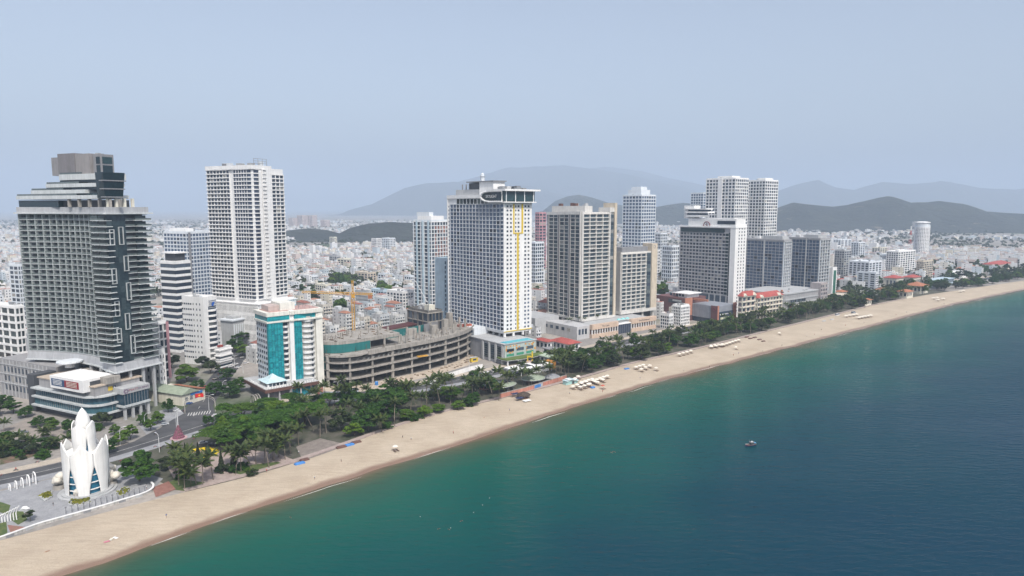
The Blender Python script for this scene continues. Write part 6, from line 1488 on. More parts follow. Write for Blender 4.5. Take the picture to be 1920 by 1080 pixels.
# thatched hut on the sand
x, y = gp(982, 747); S = thing('beach_hut', 'dark thatched hut on the sand below the mural wall', 'hut', (x, y, .2))
obj('roof', MB().lathe([(4.6,2.2),(4.2,2.7),(.3,4.4)], 10), paint('old_thatch',(0.10,0.075,0.06),.95,.4), S)
for k in range(6): obj('post', MB().lathe([(.12,-.3),(.12,2.3)], 6, 3.6*math.cos(k), 3.6*math.sin(k)), brown, S)
obj('counter', MB().box(-2.4,2.4,-2.6,-1.8,-.2,1.1), brown, S)
for px_, py_, mt, lab in ((966,744,navy,'dark navy cloth shelter left of the thatched hut'),(974,752,navy,'black awning in front of the thatched hut'),(988,754,white,'white lounger bench right of the thatched hut')):
    x, y = gp(px_, py_); S = thing('cloth_shelter', lab, 'shelter', (x, y, .2)); obj('cloth', MB().prism([(-2.6,-1.6),(2.6,-1.6),(2.6,1.6),(-2.6,1.6)], .9 if mt is white else 1.9, 1.1 if mt is white else 2.1, [(-2.2,-1.3),(2.2,-1.3),(2.2,1.3),(-2.2,1.3)]), mt, S, rz=.6)
    for k in (-1,1): obj('post', MB().box(k*2-.08,k*2+.08,-.08,.08,-.4,.9 if mt is white else 1.9), grey, S, rz=.6)

# ------------------------------------------------------------------ beach things: parasols, loungers, tarpaulins, people
cloth = paint('parasol_cloth', (0.74,0.69,0.60), .9, .12)
PM = (MB().lathe([(.05,-.4),(.04,2.3)], 5).mesh('pole', grey), MB().lathe([(1.55,2.15),(1.45,2.3),(.8,2.7),(.05,2.95)], 8).mesh('canopy', cloth), MB().prism([(-.35,-.95),(.35,-.95),(.35,.95),(-.35,.95)], .22, .34).mesh('lounger_bed', paint('lounger_wood',(0.16,0.10,0.07))))
redcl = MB().lathe([(1.4,2.15),(1.3,2.3),(.7,2.65),(.05,2.9)], 8).mesh('canopy', paint('red_parasol',(0.55,0.12,0.08)))
PAR, LOU = [], []
def sandz(p): return .35
def parasol(px_, py_, red=False, beds=2, s=1.0):
    x, y = gp(px_, py_); S = thing('beach_parasol', None, 'parasol', (x, y, sandz(0)), rz=random.uniform(0,1)); link('pole', PM[0], S); link('canopy', redcl if red else PM[1], S); S.scale = (s,s,1); PAR.append(S)
    for k in range(beds):
        p = np.array((x,y)) + np.array((.75,.66))*(k*1.7-.85) + SEA*1.2
        L_ = thing('sun_lounger', None, 'lounger', (p[0],p[1],sandz(0)), rz=R(42)); link('lounger_bed', PM[2], L_); link('headrest', HR, L_, (0,.7,.34)); LOU.append(L_)
HR = MB().add([(-.35,0,0),(.35,0,0),(.35,.5,.4),(-.35,.5,.4),(-.35,.06,-.06),(.35,.06,-.06),(.35,.56,.34),(-.35,.56,.34)], [(0,1,2,3),(7,6,5,4),(0,4,5,1),(2,6,7,3),(1,5,6,2),(3,7,4,0)]).mesh('headrest', paint('lounger_wood',(0,0,0)))
parasol(741,846)
def prow(p0, p1, n, rows=1, gap=(0,0), s=1.1):
    n = max(2, round(n*.8))
    for r_ in range(rows):
        for i in range(n):
            t_ = i/max(1,n-1); parasol(p0[0]+(p1[0]-p0[0])*t_+gap[0]*r_, p0[1]+(p1[1]-p0[1])*t_+gap[1]*r_, s=s)
prow((1074,731),(1098,722),5); prow((1088,732),(1103,727),4); prow((1090,723),(1110,717),5); prow((1105,726),(1116,722),3); prow((1112,720),(1138,711),6); prow((1120,723),(1130,718),3)
parasol(1130,730,red=True); prow((1078,716),(1084,712),2)
prow((1192,694),(1206,690),4); prow((1202,698),(1218,691),4); parasol(1230,696); prow((1273,669),(1295,663),5); prow((1333,653),(1354,650),5); prow((1356,651),(1384,642),8); parasol(1379,656); prow((1333,655),(1352,652),4)
parasol(1461,629); prow((1586,596),(1606,593),5,s=1.5); prow((1609,599),(1632,595),6,s=1.6); prow((1750,562),(1757,561),2,s=1.7); prow((1758,565),(1768,563),3,s=1.8); prow((1800,549),(1806,548),2,s=1.8)
label_row(PAR, '# beach parasol from the left, counting all on the sand', 'parasols on the beach'); label_row(LOU, '# low sun lounger from the left, shaded by the beach parasols', 'sun loungers under the parasols')
TL = []
for px_, py_, mt, w_ in ((562,871,bluep,2.5),(571,864,brown,2.2),(655,836,bluep,2.5),(640,840,brown,2.6),(668,831,brown,2.6),(1175,693,bluep,2.2),(1111,728,bluep,1.6),(1407,636,brown,2.4),(1415,634,brown,2.4),(1424,638,brown,2.6),(1400,633,brown,2.2),(1431,641,brown,2.0),(1545,603,ltgrey,3),(1560,600,ltgrey,3)):
    x, y = gp(px_, py_); S = thing('beach_raft', None, 'raft stack', (x, y, .25), rz=.65); obj('stack', MB().prism([(-w_,-1.1),(w_,-1.1),(w_,1.1),(-w_,1.1)], 0, .7, [(-w_*.93,-.95),(w_*.93,-.95),(w_*.93,.95),(-w_*.93,.95)]), mt, S); obj('top_sheet', MB().prism([(-w_*.9,-.8),(w_*.9,-.9),(w_*.86,.8),(-w_*.8,.9)], .71, .95, [(-w_*.7,-.6),(w_*.75,-.6),(w_*.7,.6),(-w_*.7,.6)]), mt, S); TL.append(S)
label_row(TL, '# covered stack of beach mats from the left along the sand', 'covered mat stacks at the back of the beach')

# people: one body, skinned over a small skeleton
def make_body(pose):
    vs, es, rs = [], [], []
    def add(p, r, par=None):
        vs.append(p); rs.append(r)
        if par is not None: es.append((par, len(vs)-1))
        return len(vs)-1
    if pose == 'lie':
        pel = add((0,0,.14), .13); ch = add((0,.42,.16), .14, pel); nk = add((0,.60,.16), .06, ch); add((0,.78,.19), .10, nk)
        for s_ in (-1,1):
            k = add((s_*.12,-.42,.14), .07, pel); f = add((s_*.14,-.85,.09), .045, k); add((s_*.15,-.98,.12), .04, f)
            e = add((s_*.32,.22,.12), .045, ch); add((s_*.36,-.05,.08), .035, e)
    else:
        st = .18 if pose == 'walk' else .05
        pel = add((0,0,.92), .135); wa = add((0,0,1.12), .12, pel); ch = add((0,.01,1.35), .145, wa); nk = add((0,.02,1.50), .055, ch); hd = add((0,.03,1.62), .09, nk); add((0,.03,1.72), .075, hd)
        for s_ in (-1,1):
            hp = add((s_*.10,0,.86), .095, pel); k = add((s_*.11,s_*st*.6+.03,.48), .065, hp); a_ = add((s_*.11,s_*st,.08), .045, k); add((s_*.12,s_*st+.15,.04), .04, a_)
            sh = add((s_*.19,.01,1.40), .06, ch); e = add((s_*.26,-s_*st*.5,1.12), .045, sh); add((s_*.27,-s_*st+.08,.88), .035, e)
    me = bpy.data.meshes.new('person'); me.from_pydata(vs, es, []); o = bpy.data.objects.new('tmp', me); COL.objects.link(o)
    md = o.modifiers.new('s', 'SKIN')
    for sv, r_ in zip(me.skin_vertices[0].data, rs): sv.radius = (r_, r_)
    me.skin_vertices[0].data[0].use_root = True
    o.modifiers.new('d', 'SUBSURF').levels = 1
    dg = bpy.context.evaluated_depsgraph_get(); res = bpy.data.meshes.new_from_object(o.evaluated_get(dg)); bpy.data.objects.remove(o); bpy.data.meshes.remove(me); return res
def cloth_mat(nm, top, bot, skin=(0.38,0.22,0.15)):
    m, t, b = nodes_of(nm); tc_ = N(t,'ShaderNodeTexCoord'); sp = N(t,'ShaderNodeSeparateXYZ'); t.links.new(tc_.outputs['Object'], sp.inputs[0]); dv_ = N(t,'ShaderNodeMath',operation='DIVIDE'); t.links.new(sp.outputs[2], dv_.inputs[0]); dv_.inputs[1].default_value = 2.0
    t.links.new(ramp(t, dv_.outputs[0], [(0,skin),(.26,bot),(.50,top),(.74,skin),(.835,(0.02,0.015,0.012))], 'CONSTANT'), b.inputs['Base Color']); b.inputs['Roughness'].default_value = .8; return m

BODY = {k: make_body(k) for k in ('stand','walk','lie')}
CM = [cloth_mat('clothes_%d'%i, a, b_) for i,(a,b_) in enumerate([((0.6,0.6,0.58),(0.05,0.06,0.12)),((0.5,0.06,0.06),(0.04,0.04,0.05)),((0.06,0.12,0.35),(0.3,0.27,0.2)),((0.03,0.03,0.035),(0.03,0.03,0.04)),((0.55,0.45,0.1),(0.08,0.09,0.1))])]
_pc = {}
def person(px_, py_, pose, ci, label, z=.3):
    x, y = gp(px_, py_); k = (pose, ci)
    if k not in _pc: me = BODY[pose].copy(); me.materials.clear(); me.materials.append(CM[ci]); me.polygons.foreach_set('use_smooth',[True]*len(me.polygons)); _pc[k] = me
    o = link('person', _pc[k], None, (x, y, z), random.uniform(0, 6.28)); tag(o, label, 'person', 'people on the beach'); return o
PPL = [(88,1036,'lie',3),(312,972,'walk',2),(771,826,'walk',0),(755,823,'stand',3),(1130,737,'walk',1),(1068,740,'stand',0),(1330,690,'walk',3),(1375,668,'walk',1),(1385,665,'walk',2),(1512,632,'walk',0),(1527,629,'walk',1),(1466,650,'walk',3),(1430,660,'stand',0),(1620,607,'walk',3),(1680,592,'walk',1),(1700,587,'stand',2),(1770,571,'walk',3),(1850,549,'walk',0),(908,784,'lie',4),(955,772,'walk',2),(850,815,'stand',1),(640,868,'walk',3),(590,900,'stand',0),(1200,712,'walk',2),(1282,697,'walk',0),(560,852,'walk',0),(500,887,'stand',1),(230,925,'stand',2),(350,880,'walk',4),(275,918,'walk',0),(100,950,'stand',3),(1540,620,'walk',3),(1585,612,'walk',1)]
PO = [person(a,b_,p_,c_, None) for a,b_,p_,c_ in PPL]
label_row(PO, '# person from the left on the beach and promenade', 'people on the beach')
# towels with people lying
for i, (px_, py_, mt) in enumerate(((200,1017,paint('pink_towel',(0.6,0.2,0.28))),(208,1013,cream),(217,1010,white))):
    x, y = gp(px_, py_); S = thing('beach_towel', ['pink','cream','white'][i]+' towel spread on the sand below the lotus plaza', 'towel', (x,y,.3), 'towels on the sand', rz=.7+i); obj('cloth', MB().prism([(-.9,-.5),(.9,-.5),(.9,.5),(-.9,.5)], 0, .06, [(-.88,-.48),(.88,-.5),(.9,.47),(-.87,.49)]), mt, S); o = obj('rolled_edge', MB().tube([(.9,-.5,.1),(.9,0,.12),(.9,.5,.1)], .09, 5), mt, S)
# swimmers and buoys
m_ = MB().lathe([(.02,-.3),(.14,-.18),(.17,0),(.13,.2),(.02,.27)], 8).mesh('swimmer', paint('hair_dark',(0.05,0.03,0.025))); sw = []
arm = MB().tube([(0,0,-.05),(.35,.1,.12),(.7,.15,-.05)], .06, 5).mesh('arm', paint('skin',(0.42,0.25,0.17)))
for (px_, py_) in [(1145,848),(1148,849),(1153,848),(1150,847),(500,921),(823,992),(841,993),(545,970),(865,977)]:
    x, y = gp(px_, py_, SEAZ); S = thing('swimmer', None, 'swimmer', (x, y, SEAZ), rz=random.uniform(0,6)); link('head', m_, S, (0,0,.12)); link('arm', arm, S); link('arm', arm, S, rz=2.6); sw.append(S)
label_row(sw, '# swimmer from the left out in the green water', 'swimmers in the bay')
bu = MB().lathe([(.05,-.2),(.15,-.05),(.15,.08),(.04,.16)], 8).mesh('float', white); bs = []
for (px_, py_) in [(905,947),(918,934),(845,990),(888,961),(788,969)]:
    x, y = gp(px_, py_, SEAZ); S = thing('buoy', None, 'buoy', (x,y,SEAZ)); link('float', bu, S); obj('ring', MB().lathe([(.155,0),(.165,.03),(.155,.06)], 10), salmon, S); bs.append(S)
label_row(bs, '# small white buoy from the left on the open water', 'white buoys')

# fishing boat
def boat():
    x, y = gp(1407, 836, SEAZ); S = thing('fishing_boat', 'small dark blue fishing boat with red stripe and white cabin out in the bay', 'boat', (x, y, SEAZ), rz=R(200))
    L_ = 3.0; secs = []
    for i in range(9):
        t_ = -1+2*i/8; wd = 1.15*(1-max(0,t_)**2.4*.97)*(1-.12*max(0,-t_)); sh = .85+.55*max(0,t_)**2+.15*max(0,-t_); secs.append((t_*L_*(1+.08*max(0,t_)), wd, sh))
    def hull(z0f, z1f, name, mat, out=0.0):
        V = []; n = len(secs)
        for (xx, wd, sh) in secs:
            for s_ in (-1,1):
                for zf in (z0f, z1f): V.append((xx, s_*(wd*(.55+.45*zf)+out), -.35+(sh+.35)*zf))
        fs = []
        for i in range(n-1):
            a = i*4; c = a+4; fs += [(a,c,c+1,a+1),(a+2,a+3,c+3,c+2)]
        if z0f == 0: fs += [(i*4,i*4+2,i*4+6,i*4+4) for i in range(n-1)]
        fs += [(0,1,3,2),(4*(n-1),4*(n-1)+2,4*(n-1)+3,4*(n-1)+1)]
        return obj(name, MB().add(V, fs), mat, S)
    hull(0, .74, 'hull', paint('boat_blue',(0.02,0.035,0.10),.4)); hull(.74, .83, 'red_strake', paint('boat_red',(0.35,0.06,0.05),.4), .02); hull(.9, 1.0, 'gunwale', paint('boat_white',(0.65,0.65,0.63),.5), .03); hull(.83, .9, 'upper_strake', paint('boat_blue',(0,0,0)), .015)
    obj('deck', MB().prism([(s[0],-s[1]*.9) for s in secs]+[(s[0],s[1]*.9) for s in secs[::-1]], .55, .62), brown, S)
    obj('cabin', MB().box(-1.6,.2,-.7,.7,.63,1.9), dkgrey, S); obj('cabin_roof', MB().box(-1.9,.4,-.85,.85,1.92,2.05), grey, S); obj('cabin_window', MB().box(.21,.26,-.5,.5,1.2,1.7), win, S)
    obj('blue_tarpaulin', MB().prism([(-2.9,-.9),(-1.7,-.9),(-1.7,.9),(-2.9,.9)], 1.5, 1.62, [(-2.8,-.7),(-1.7,-.8),(-1.7,.8),(-2.8,.7)]), paint('boat_tarp',(0.15,0.42,0.70)), S)
    obj('mast', MB().lathe([(.06,.6),(.04,3.6)], 6, .8, 0), grey, S); obj('lamp_dome', MB().lathe([(.35,2.06),(.3,2.4),(.05,2.55)], 8, -.8, 0), white, S)
    for yy in (-.8,.8): obj('post', MB().box(-2.85,-2.78,yy-.04,yy+.04,.6,1.5), grey, S)
boat()

# ------------------------------------------------------------------ cars and motorbikes
def car_meshes(mat, bus=False):
    L_, W_, z1, z2 = (2.15,.88,.92,1.45) if not bus else (3.6,1.05,1.3,2.6)
    body = MB().prism([(-L_,-W_),(L_,-W_),(L_,W_),(-L_,W_)], .32, z1*.75, [(-L_*1.01,-W_),(L_*1.01,-W_),(L_*1.01,W_),(-L_*1.01,W_)]).prism([(-L_,-W_*.99),(L_,-W_*.99),(L_,W_*.99),(-L_,W_*.99)], z1*.751, z1, [(-L_*.95,-W_*.92),(L_*.94,-W_*.92),(L_*.94,W_*.92),(-L_*.95,W_*.92)]).mesh('body', mat)
    a, c = (-.85,.42) if not bus else (-.96,.9)
    cab = MB().prism([(L_*a,-W_*.9),(L_*c,-W_*.9),(L_*c,W_*.9),(L_*a,W_*.9)], z1+.001, z2-.06, [(L_*(a+.14),-W_*.76),(L_*(c-.2),-W_*.76),(L_*(c-.2),W_*.76),(L_*(a+.14),W_*.76)]).mesh('cabin_glass', win)
    roof = MB().prism([(L_*(a+.14),-W_*.77),(L_*(c-.2),-W_*.77),(L_*(c-.2),W_*.77),(L_*(a+.14),W_*.77)], z2-.058, z2, [(L_*(a+.18),-W_*.7),(L_*(c-.24),-W_*.7),(L_*(c-.24),W_*.7),(L_*(a+.18),W_*.7)]).mesh('roof', mat)
    return body, cab, roof
wheel = MB(); 
for s_ in (-1,1): pass
wheel.add([(.32*math.cos(a),s_*.11,.32+.32*math.sin(a)) for s_ in (-1,1) for a in [i*math.pi/5 for i in range(10)]], [(i,(i+1)%10,10+(i+1)%10,10+i) for i in range(10)]+[tuple(range(9,-1,-1)),tuple(range(10,20))])
wheelm = wheel.mesh('wheel', blackish); hubm = MB().add([(.18*math.cos(a),-.115,.32+.18*math.sin(a)) for a in [i*math.pi/4 for i in range(8)]]+[(.18*math.cos(a),.115,.32+.18*math.sin(a)) for a in [i*math.pi/4 for i in range(8)]], [tuple(range(8)),tuple(range(15,7,-1))]).mesh('rim', steel)
headm = MB().box(-.04,.04,-.18,.18,-.08,.08).mesh('headlight', white); tailm = MB().box(-.04,.04,-.18,.18,-.08,.08).mesh('tail_light', paint('tail_red',(0.4,0.02,0.02),.4))
cpaint = [paint('car_'+n_, c_, .25, .05) for n_, c_ in (('white',(0.72,0.72,0.72)),('silver',(0.42,0.44,0.46)),('black',(0.02,0.02,0.022)),('red',(0.35,0.02,0.02)),('blue',(0.03,0.08,0.25)),('grey',(0.14,0.15,0.16)))]
cname = ['white','silver','black','red','blue','dark grey']; CMSH = {(i,b_): car_meshes(cpaint[i], b_) for i in range(6) for b_ in (False,True)}
CARS = {}
def car(x, y, rz, ci, bus=False, z=.06):
    S = thing('parked_van' if bus else 'car', None, 'van' if bus else 'car', (x,y,z), rz=rz); b_, g_, r_ = CMSH[(ci,bus)]; link('body', b_, S); link('cabin_glass', g_, S); link('roof', r_, S); L_ = 1.35 if not bus else 2.3; e = 2.17 if not bus else 3.63
    for sx in (-1,1):
        for sy in (-1,1): wq = link('wheel', wheelm, S, (sx*L_, sy*(.8 if not bus else .96), 0)); link('rim', hubm, wq)
    for sy in (-.6,.6): link('headlight', headm, S, (e,sy,.62)); link('tail_light', tailm, S, (-e,sy,.66))
    CARS.setdefault(('van' if bus else 'car', ci), []).append(S); return S
r = random.Random(21)
for (px_, py_, rz, ci, bus) in [(405,781,.3,0,0),(381,832,.35,1,0),(398,836,.4,2,0),(309,797,.5,1,0),(360,752,.85,4,0),(354,758,.85,4,0),(366,748,.9,2,0),(386,727,.95,3,0),(396,722,1,2,0),(404,712,1,2,0),(414,700,1,5,0),(420,694,1,3,0),(433,688,1,0,0),(441,684,1,0,0),(447,690,1,0,0),(461,682,1,0,0),(470,668,1,2,0),(476,660,1,2,0),(455,672,1,5,0),(437,668,1,1,0),(290,702,.9,0,0),(812,717,.55,0,0),(800,722,.55,1,1),(846,712,.55,5,0),(930,697,.6,0,1),(911,699,.6,0,0),(902,705,.6,1,0),(1010,684,.6,2,0),(975,690,.6,0,0),(1040,674,.6,5,0),(1120,655,.6,0,0),(1150,648,.6,2,0),(180,862,.65,5,0),(52,842,.9,1,0),(30,815,.2,0,0),(45,812,.2,5,0),(1455,588,.6,0,1),(1490,580,.6,2,0),(1570,592,.6,0,1),(1600,588,.6,1,1)]:
    x, y = gp(px_, py_); car(x, y, rz, ci, bool(bus))
for (kd, ci), L_ in CARS.items(): label_row(L_, ('# ' if len(L_) > 1 else 'single ') + cname[ci] + ' ' + kd + (' from the left on the streets' if len(L_) > 1 else ' on the streets by the beach park'), cname[ci]+' '+kd+'s on the streets')
bk_frame = MB().tube([(-.55,0,.5),(0,0,.45),(.35,0,.8),(.5,0,1.0)], .09, 5).mesh('frame', cpaint[3]); bk_frame2 = bk_frame.copy(); bk_frame2.materials.clear(); bk_frame2.materials.append(cpaint[2]); bk_seat = MB().box(-.6,.1,-.13,.13,.68,.8).mesh('seat', blackish); bk_bar = MB().tube([(.45,-.33,1.05),(.5,0,1.0),(.45,.33,1.05)], .03, 4).mesh('handlebar', steel)
BK = []
for i, (px_, py_, rz) in enumerate([(30,883,.6),(2,893,.6),(307,838,.5),(291,839,.4),(323,838,.9),(364,824,.3),(292,815,.5),(345,772,.9),(240,868,.5),(226,866,.5),(250,872,.5),(300,842,.8),(310,862,.4),(322,860,.4),(333,858,.4),(408,797,1),(372,742,.9),(390,735,.9),(398,726,1),(410,704,1),(425,683,1),(70,868,.6)]):
    x, y = gp(px_, py_); S = thing('motorbike', None, 'motorbike', (x,y,.05), rz=rz); link('frame', bk_frame if i % 2 else bk_frame2, S); link('seat', bk_seat, S); link('handlebar', bk_bar, S)
    for sx in (-.6,.62): wq = link('wheel', wheelm, S, (sx,0,0), 0, (.95,.5,.95)); link('rim', hubm, wq)
    BK.append(S)
    if i in (0,5,6,7): o = person(px_, py_, 'stand', (i+1) % 5, None, .1); tag(o, 'rider standing astride the %s motorbike from the left' % {0:'second',5:'fifteenth',6:'sixth',7:'twelfth'}[i], 'person', 'motorbike riders')
label_row(BK, '# motorbike from the left on the road and kerb', 'motorbikes')

# ------------------------------------------------------------------ trees
def leafmat(name, c1, c2, c3, transl=0.25):
    m, t, b = nodes_of(name); cc = ramp(t, rnd(t), [(0,c1),(.5,c2),(1,c3)])
    oi = N(t,'ShaderNodeObjectInfo'); cc = mixc(t, 1.0, cc, ramp(t, oi.outputs['Random'], [(0,(0.72,0.76,0.72)),(.5,(1,1,1)),(1,(1.2,1.12,0.9))]), 'MULTIPLY')
    t.links.new(cc, b.inputs['Base Color']); b.inputs['Roughness'].default_value = .55; b.inputs['Specular IOR Level'].default_value = .25
    tr = N(t,'ShaderNodeBsdfTranslucent'); t.links.new(cc, tr.inputs[0]); mx = N(t,'ShaderNodeMixShader'); mx.inputs[0].default_value = transl
    t.links.new(b.outputs[0], mx.inputs[1]); t.links.new(tr.outputs[0], mx.inputs[2]); t.links.new(mx.outputs[0], t.nodes['Material Output'].inputs['Surface']); return m
leafA = leafmat('deep_green_leaves', (0.014,0.044,0.006), (0.028,0.080,0.009), (0.055,0.125,0.014))
leafB = leafmat('bright_green_leaves', (0.045,0.100,0.008), (0.072,0.140,0.011), (0.105,0.180,0.016))
leafC = leafmat('dark_olive_leaves', (0.016,0.030,0.012), (0.030,0.048,0.017), (0.050,0.070,0.024))
leafU = leafmat('fresh_green_leaves', (0.026,0.075,0.006), (0.042,0.112,0.008), (0.075,0.155,0.012))
leafP = leafmat('palm_fronds', (0.030,0.058,0.016), (0.050,0.082,0.020), (0.105,0.120,0.036))
bark = paint('bark', (0.13,0.10,0.08), .9, .3); palmbark = paint('palm_bark', (0.24,0.20,0.16), .9, .3)
def crown_mesh(name, n, mat, flat_=0.75, seed=0, clusters=26, leaf=.11, umb=False, cone=False):
    "unit crown: radius about 1, base at z 0; leaf sprays gathered in clumps with gaps between"
    g = np.random.default_rng(seed); C = []; 
    while len(C) < clusters:
        p = g.uniform(-1,1,3); q = np.linalg.norm(p)
        if q > 1 or q < .45 or p[2] < -.55: continue
        C.append(p*(.78+.22*g.random()))
    C = np.array(C); rc = g.uniform(.17,.36,clusters)
    if umb: C[:,2] = np.abs(C[:,2])*.62*g.uniform(.5,1.2,clusters); rc *= .82
    k = g.integers(0, clusters, n); d = g.normal(size=(n,3)); d /= np.linalg.norm(d,axis=1)[:,None]; d[:,2] = np.where(d[:,2] < -.25, -d[:,2], d[:,2])
    P = C[k] + d*(rc[k]*g.uniform(.55,1.0,n)**.5)[:,None]*np.array((1,1,.62))
    if cone: a = g.uniform(0,6.283,n); h = g.random(n)**1.3; rr_ = (1-h)*(.55+.45*g.random(n)); P = np.c_[rr_*np.cos(a), rr_*np.sin(a), h*2-1]
    nrm = d*.6 + np.array((0,0,.9)) + g.normal(size=(n,3))*.45; nrm /= np.linalg.norm(nrm,axis=1)[:,None]
    t1 = np.cross(nrm, g.normal(size=(n,3))); t1 /= np.linalg.norm(t1,axis=1)[:,None]; t2 = np.cross(nrm, t1); s = leaf*g.uniform(.6,1.35,n)[:,None]
    P[:,2] = (P[:,2]+.62)*flat_
    V = np.stack([P-t1*s-t2*s*.55, P+t1*s-t2*s*.5, P+t1*s*.8+t2*s*.6, P-t1*s*.7+t2*s*.55], 1).reshape(-1,3)
    return npmesh(name, V, np.arange(4*n).reshape(-1,4), mat)
def trunk_mesh(limbs=5, seed=0, h=1.0):
    r = random.Random(seed); m_ = MB(); m_.tube([(0,0,0),(.03,.02,.35*h),(0,.04,.62*h)], [.06,.045,.04], 7)
    for i in range(limbs):
        a = 6.283*i/limbs+r.uniform(-.3,.3); d = r.uniform(.4,.7); m_.tube([(0,.03,.5*h),(d*.4*math.cos(a),d*.4*math.sin(a),.8*h),(d*math.cos(a),d*math.sin(a),1.02*h+.2)], [.035,.024,.008], 5)
    return m_.mesh('trunk', bark)
TRK = [trunk_mesh(5,i) for i in range(3)]
CRB = [crown_mesh('crown', 2600, leafA, .85, 10+i, 30, .085) for i in range(4)] + [crown_mesh('crown', 2600, leafB, .85, 20+i, 30, .085) for i in range(2)] + [crown_mesh('crown', 2400, leafC, .9, 30+i, 28, .085) for i in range(2)]
CRU = [crown_mesh('crown', 7000, leafU, .8, 40+i, 75, .048, umb=True) for i in range(2)] + [crown_mesh('crown', 7000, leafB, .8, 44, 75, .048, umb=True)]
CRC = crown_mesh('crown', 2600, leafC, 1.0, 50, 20, .085, cone=True)
CRX = [crown_mesh('crown', 700, [leafA,leafC,leafB,leafA][i], .85, 60+i, 18, .15) for i in range(4)]
TREES = {}
def tree(x, y, r_, h, kind='tree', v=None, grp='beach'):
    names = {'tree':'broadleaf_tree','umb':'umbrella_tree','cyp':'cypress_tree','bush':'shrub','far':'town_tree'}
    S = thing(names[kind], None, 'shrub' if kind == 'bush' else 'tree', (x, y, .05), rz=random.uniform(0,6.28)); TREES.setdefault((kind,grp), []).append(S)
    v = random.randint(0,99) if v is None else v
    if kind == 'cyp':
        link('trunk', TRK[0], S, (0,0,0), 0, (h*.25,h*.25,h*.35)); link('crown', CRC, S, (0,0,h*.12), 0, (r_,r_,h*.53)); return S
    if kind == 'bush': link('stem', TRK[v % 3], S, (0,0,0), 0, (r_,r_,h*.4)); link('crown', CRB[v % len(CRB)], S, (0,0,0), 0, (r_,r_,h*.72)); return S
    cr = CRU[v % 3] if kind == 'umb' else CRX[v % 4] if kind == 'far' else CRB[v % len(CRB)]
    zb = h*(.5 if kind == 'umb' else .30); ch = (h-zb)/(.85*1.45 if kind != 'umb' else .8*1.3)
    link('trunk', TRK[v % 3], S, (0,0,0), 0, (r_*.9,r_*.9,zb*1.25)); link('crown', cr, S, (0,0,zb), 0, (r_,r_,ch)); return S
# palms
def frond_mesh(droop, seed):
    r = random.Random(seed); m_ = MB(); pts = []
    for i in range(9):
        t_ = i/8; pts.append(Vector((t_*2.5*(1-.12*t_*droop), 0, .75*t_*(1.25-t_*droop*1.35))))
    m_.tube(pts, [.035]*8+[.012], 3, False)
    for i in range(1, 9):
        for sub in (0,.5):
            if i == 8 and sub: continue
            p = pts[i].lerp(pts[min(8,i+1)], sub); t_ = (i+sub)/8; L_ = .62*math.sin(math.pi*min(1,(t_*.82+.16)))+.1
            for s_ in (-1,1):
                tip = p+Vector((.30*L_+.05, s_*L_*.8, -.38*L_+r.uniform(-.08,.05))); m_.add([p+Vector((-.13,0,.01)), p+Vector((.15,0,.01)), tip], [(0,1,2) if s_ > 0 else (0,2,1)])
    return m_.mesh('frond', leafP)
FR = [frond_mesh(d_, i) for i, d_ in enumerate((.55,.85,1.15,1.5))]
PTK = [MB().tube([(0,0,0),(.05*k,.02,.35),(.13*k,.03,.7),(.22*k,.02,1.0)], [.026,.018,.015,.014], 7).mesh('trunk', palmbark) for k in (0,1,2)]
PBASE = MB().lathe([(.2,0),(.17,1.1)], 7).mesh('white_trunk_base', white)
PALMS = {}
def palm(x, y, h, s=1.0, n=17, grp='beach'):
    s *= 1.5
    S = thing('coconut_palm', None, 'palm tree', (x, y, .05), rz=random.uniform(0,6.28)); PALMS.setdefault(grp, []).append(S); k = random.randint(0,2)
    link('trunk', PTK[k], S, (0,0,0), 0, (h,h*.6+4,h)); top = (.22*k*h, .02*(h*.6+4), h)
    for i in range(n):
        a = i*2.39996+random.uniform(-.2,.2); tier = i/n; f = link('frond', FR[min(3,int(tier*4))], S, top, 0, (s*random.uniform(.9,1.15),)*3); f.rotation_euler = (0, -.75*(1-tier)+.12, a)
    return S
def P_(f, px_, *a, **k): x, y = gp(*px_); return f(x, y, *a, **k)
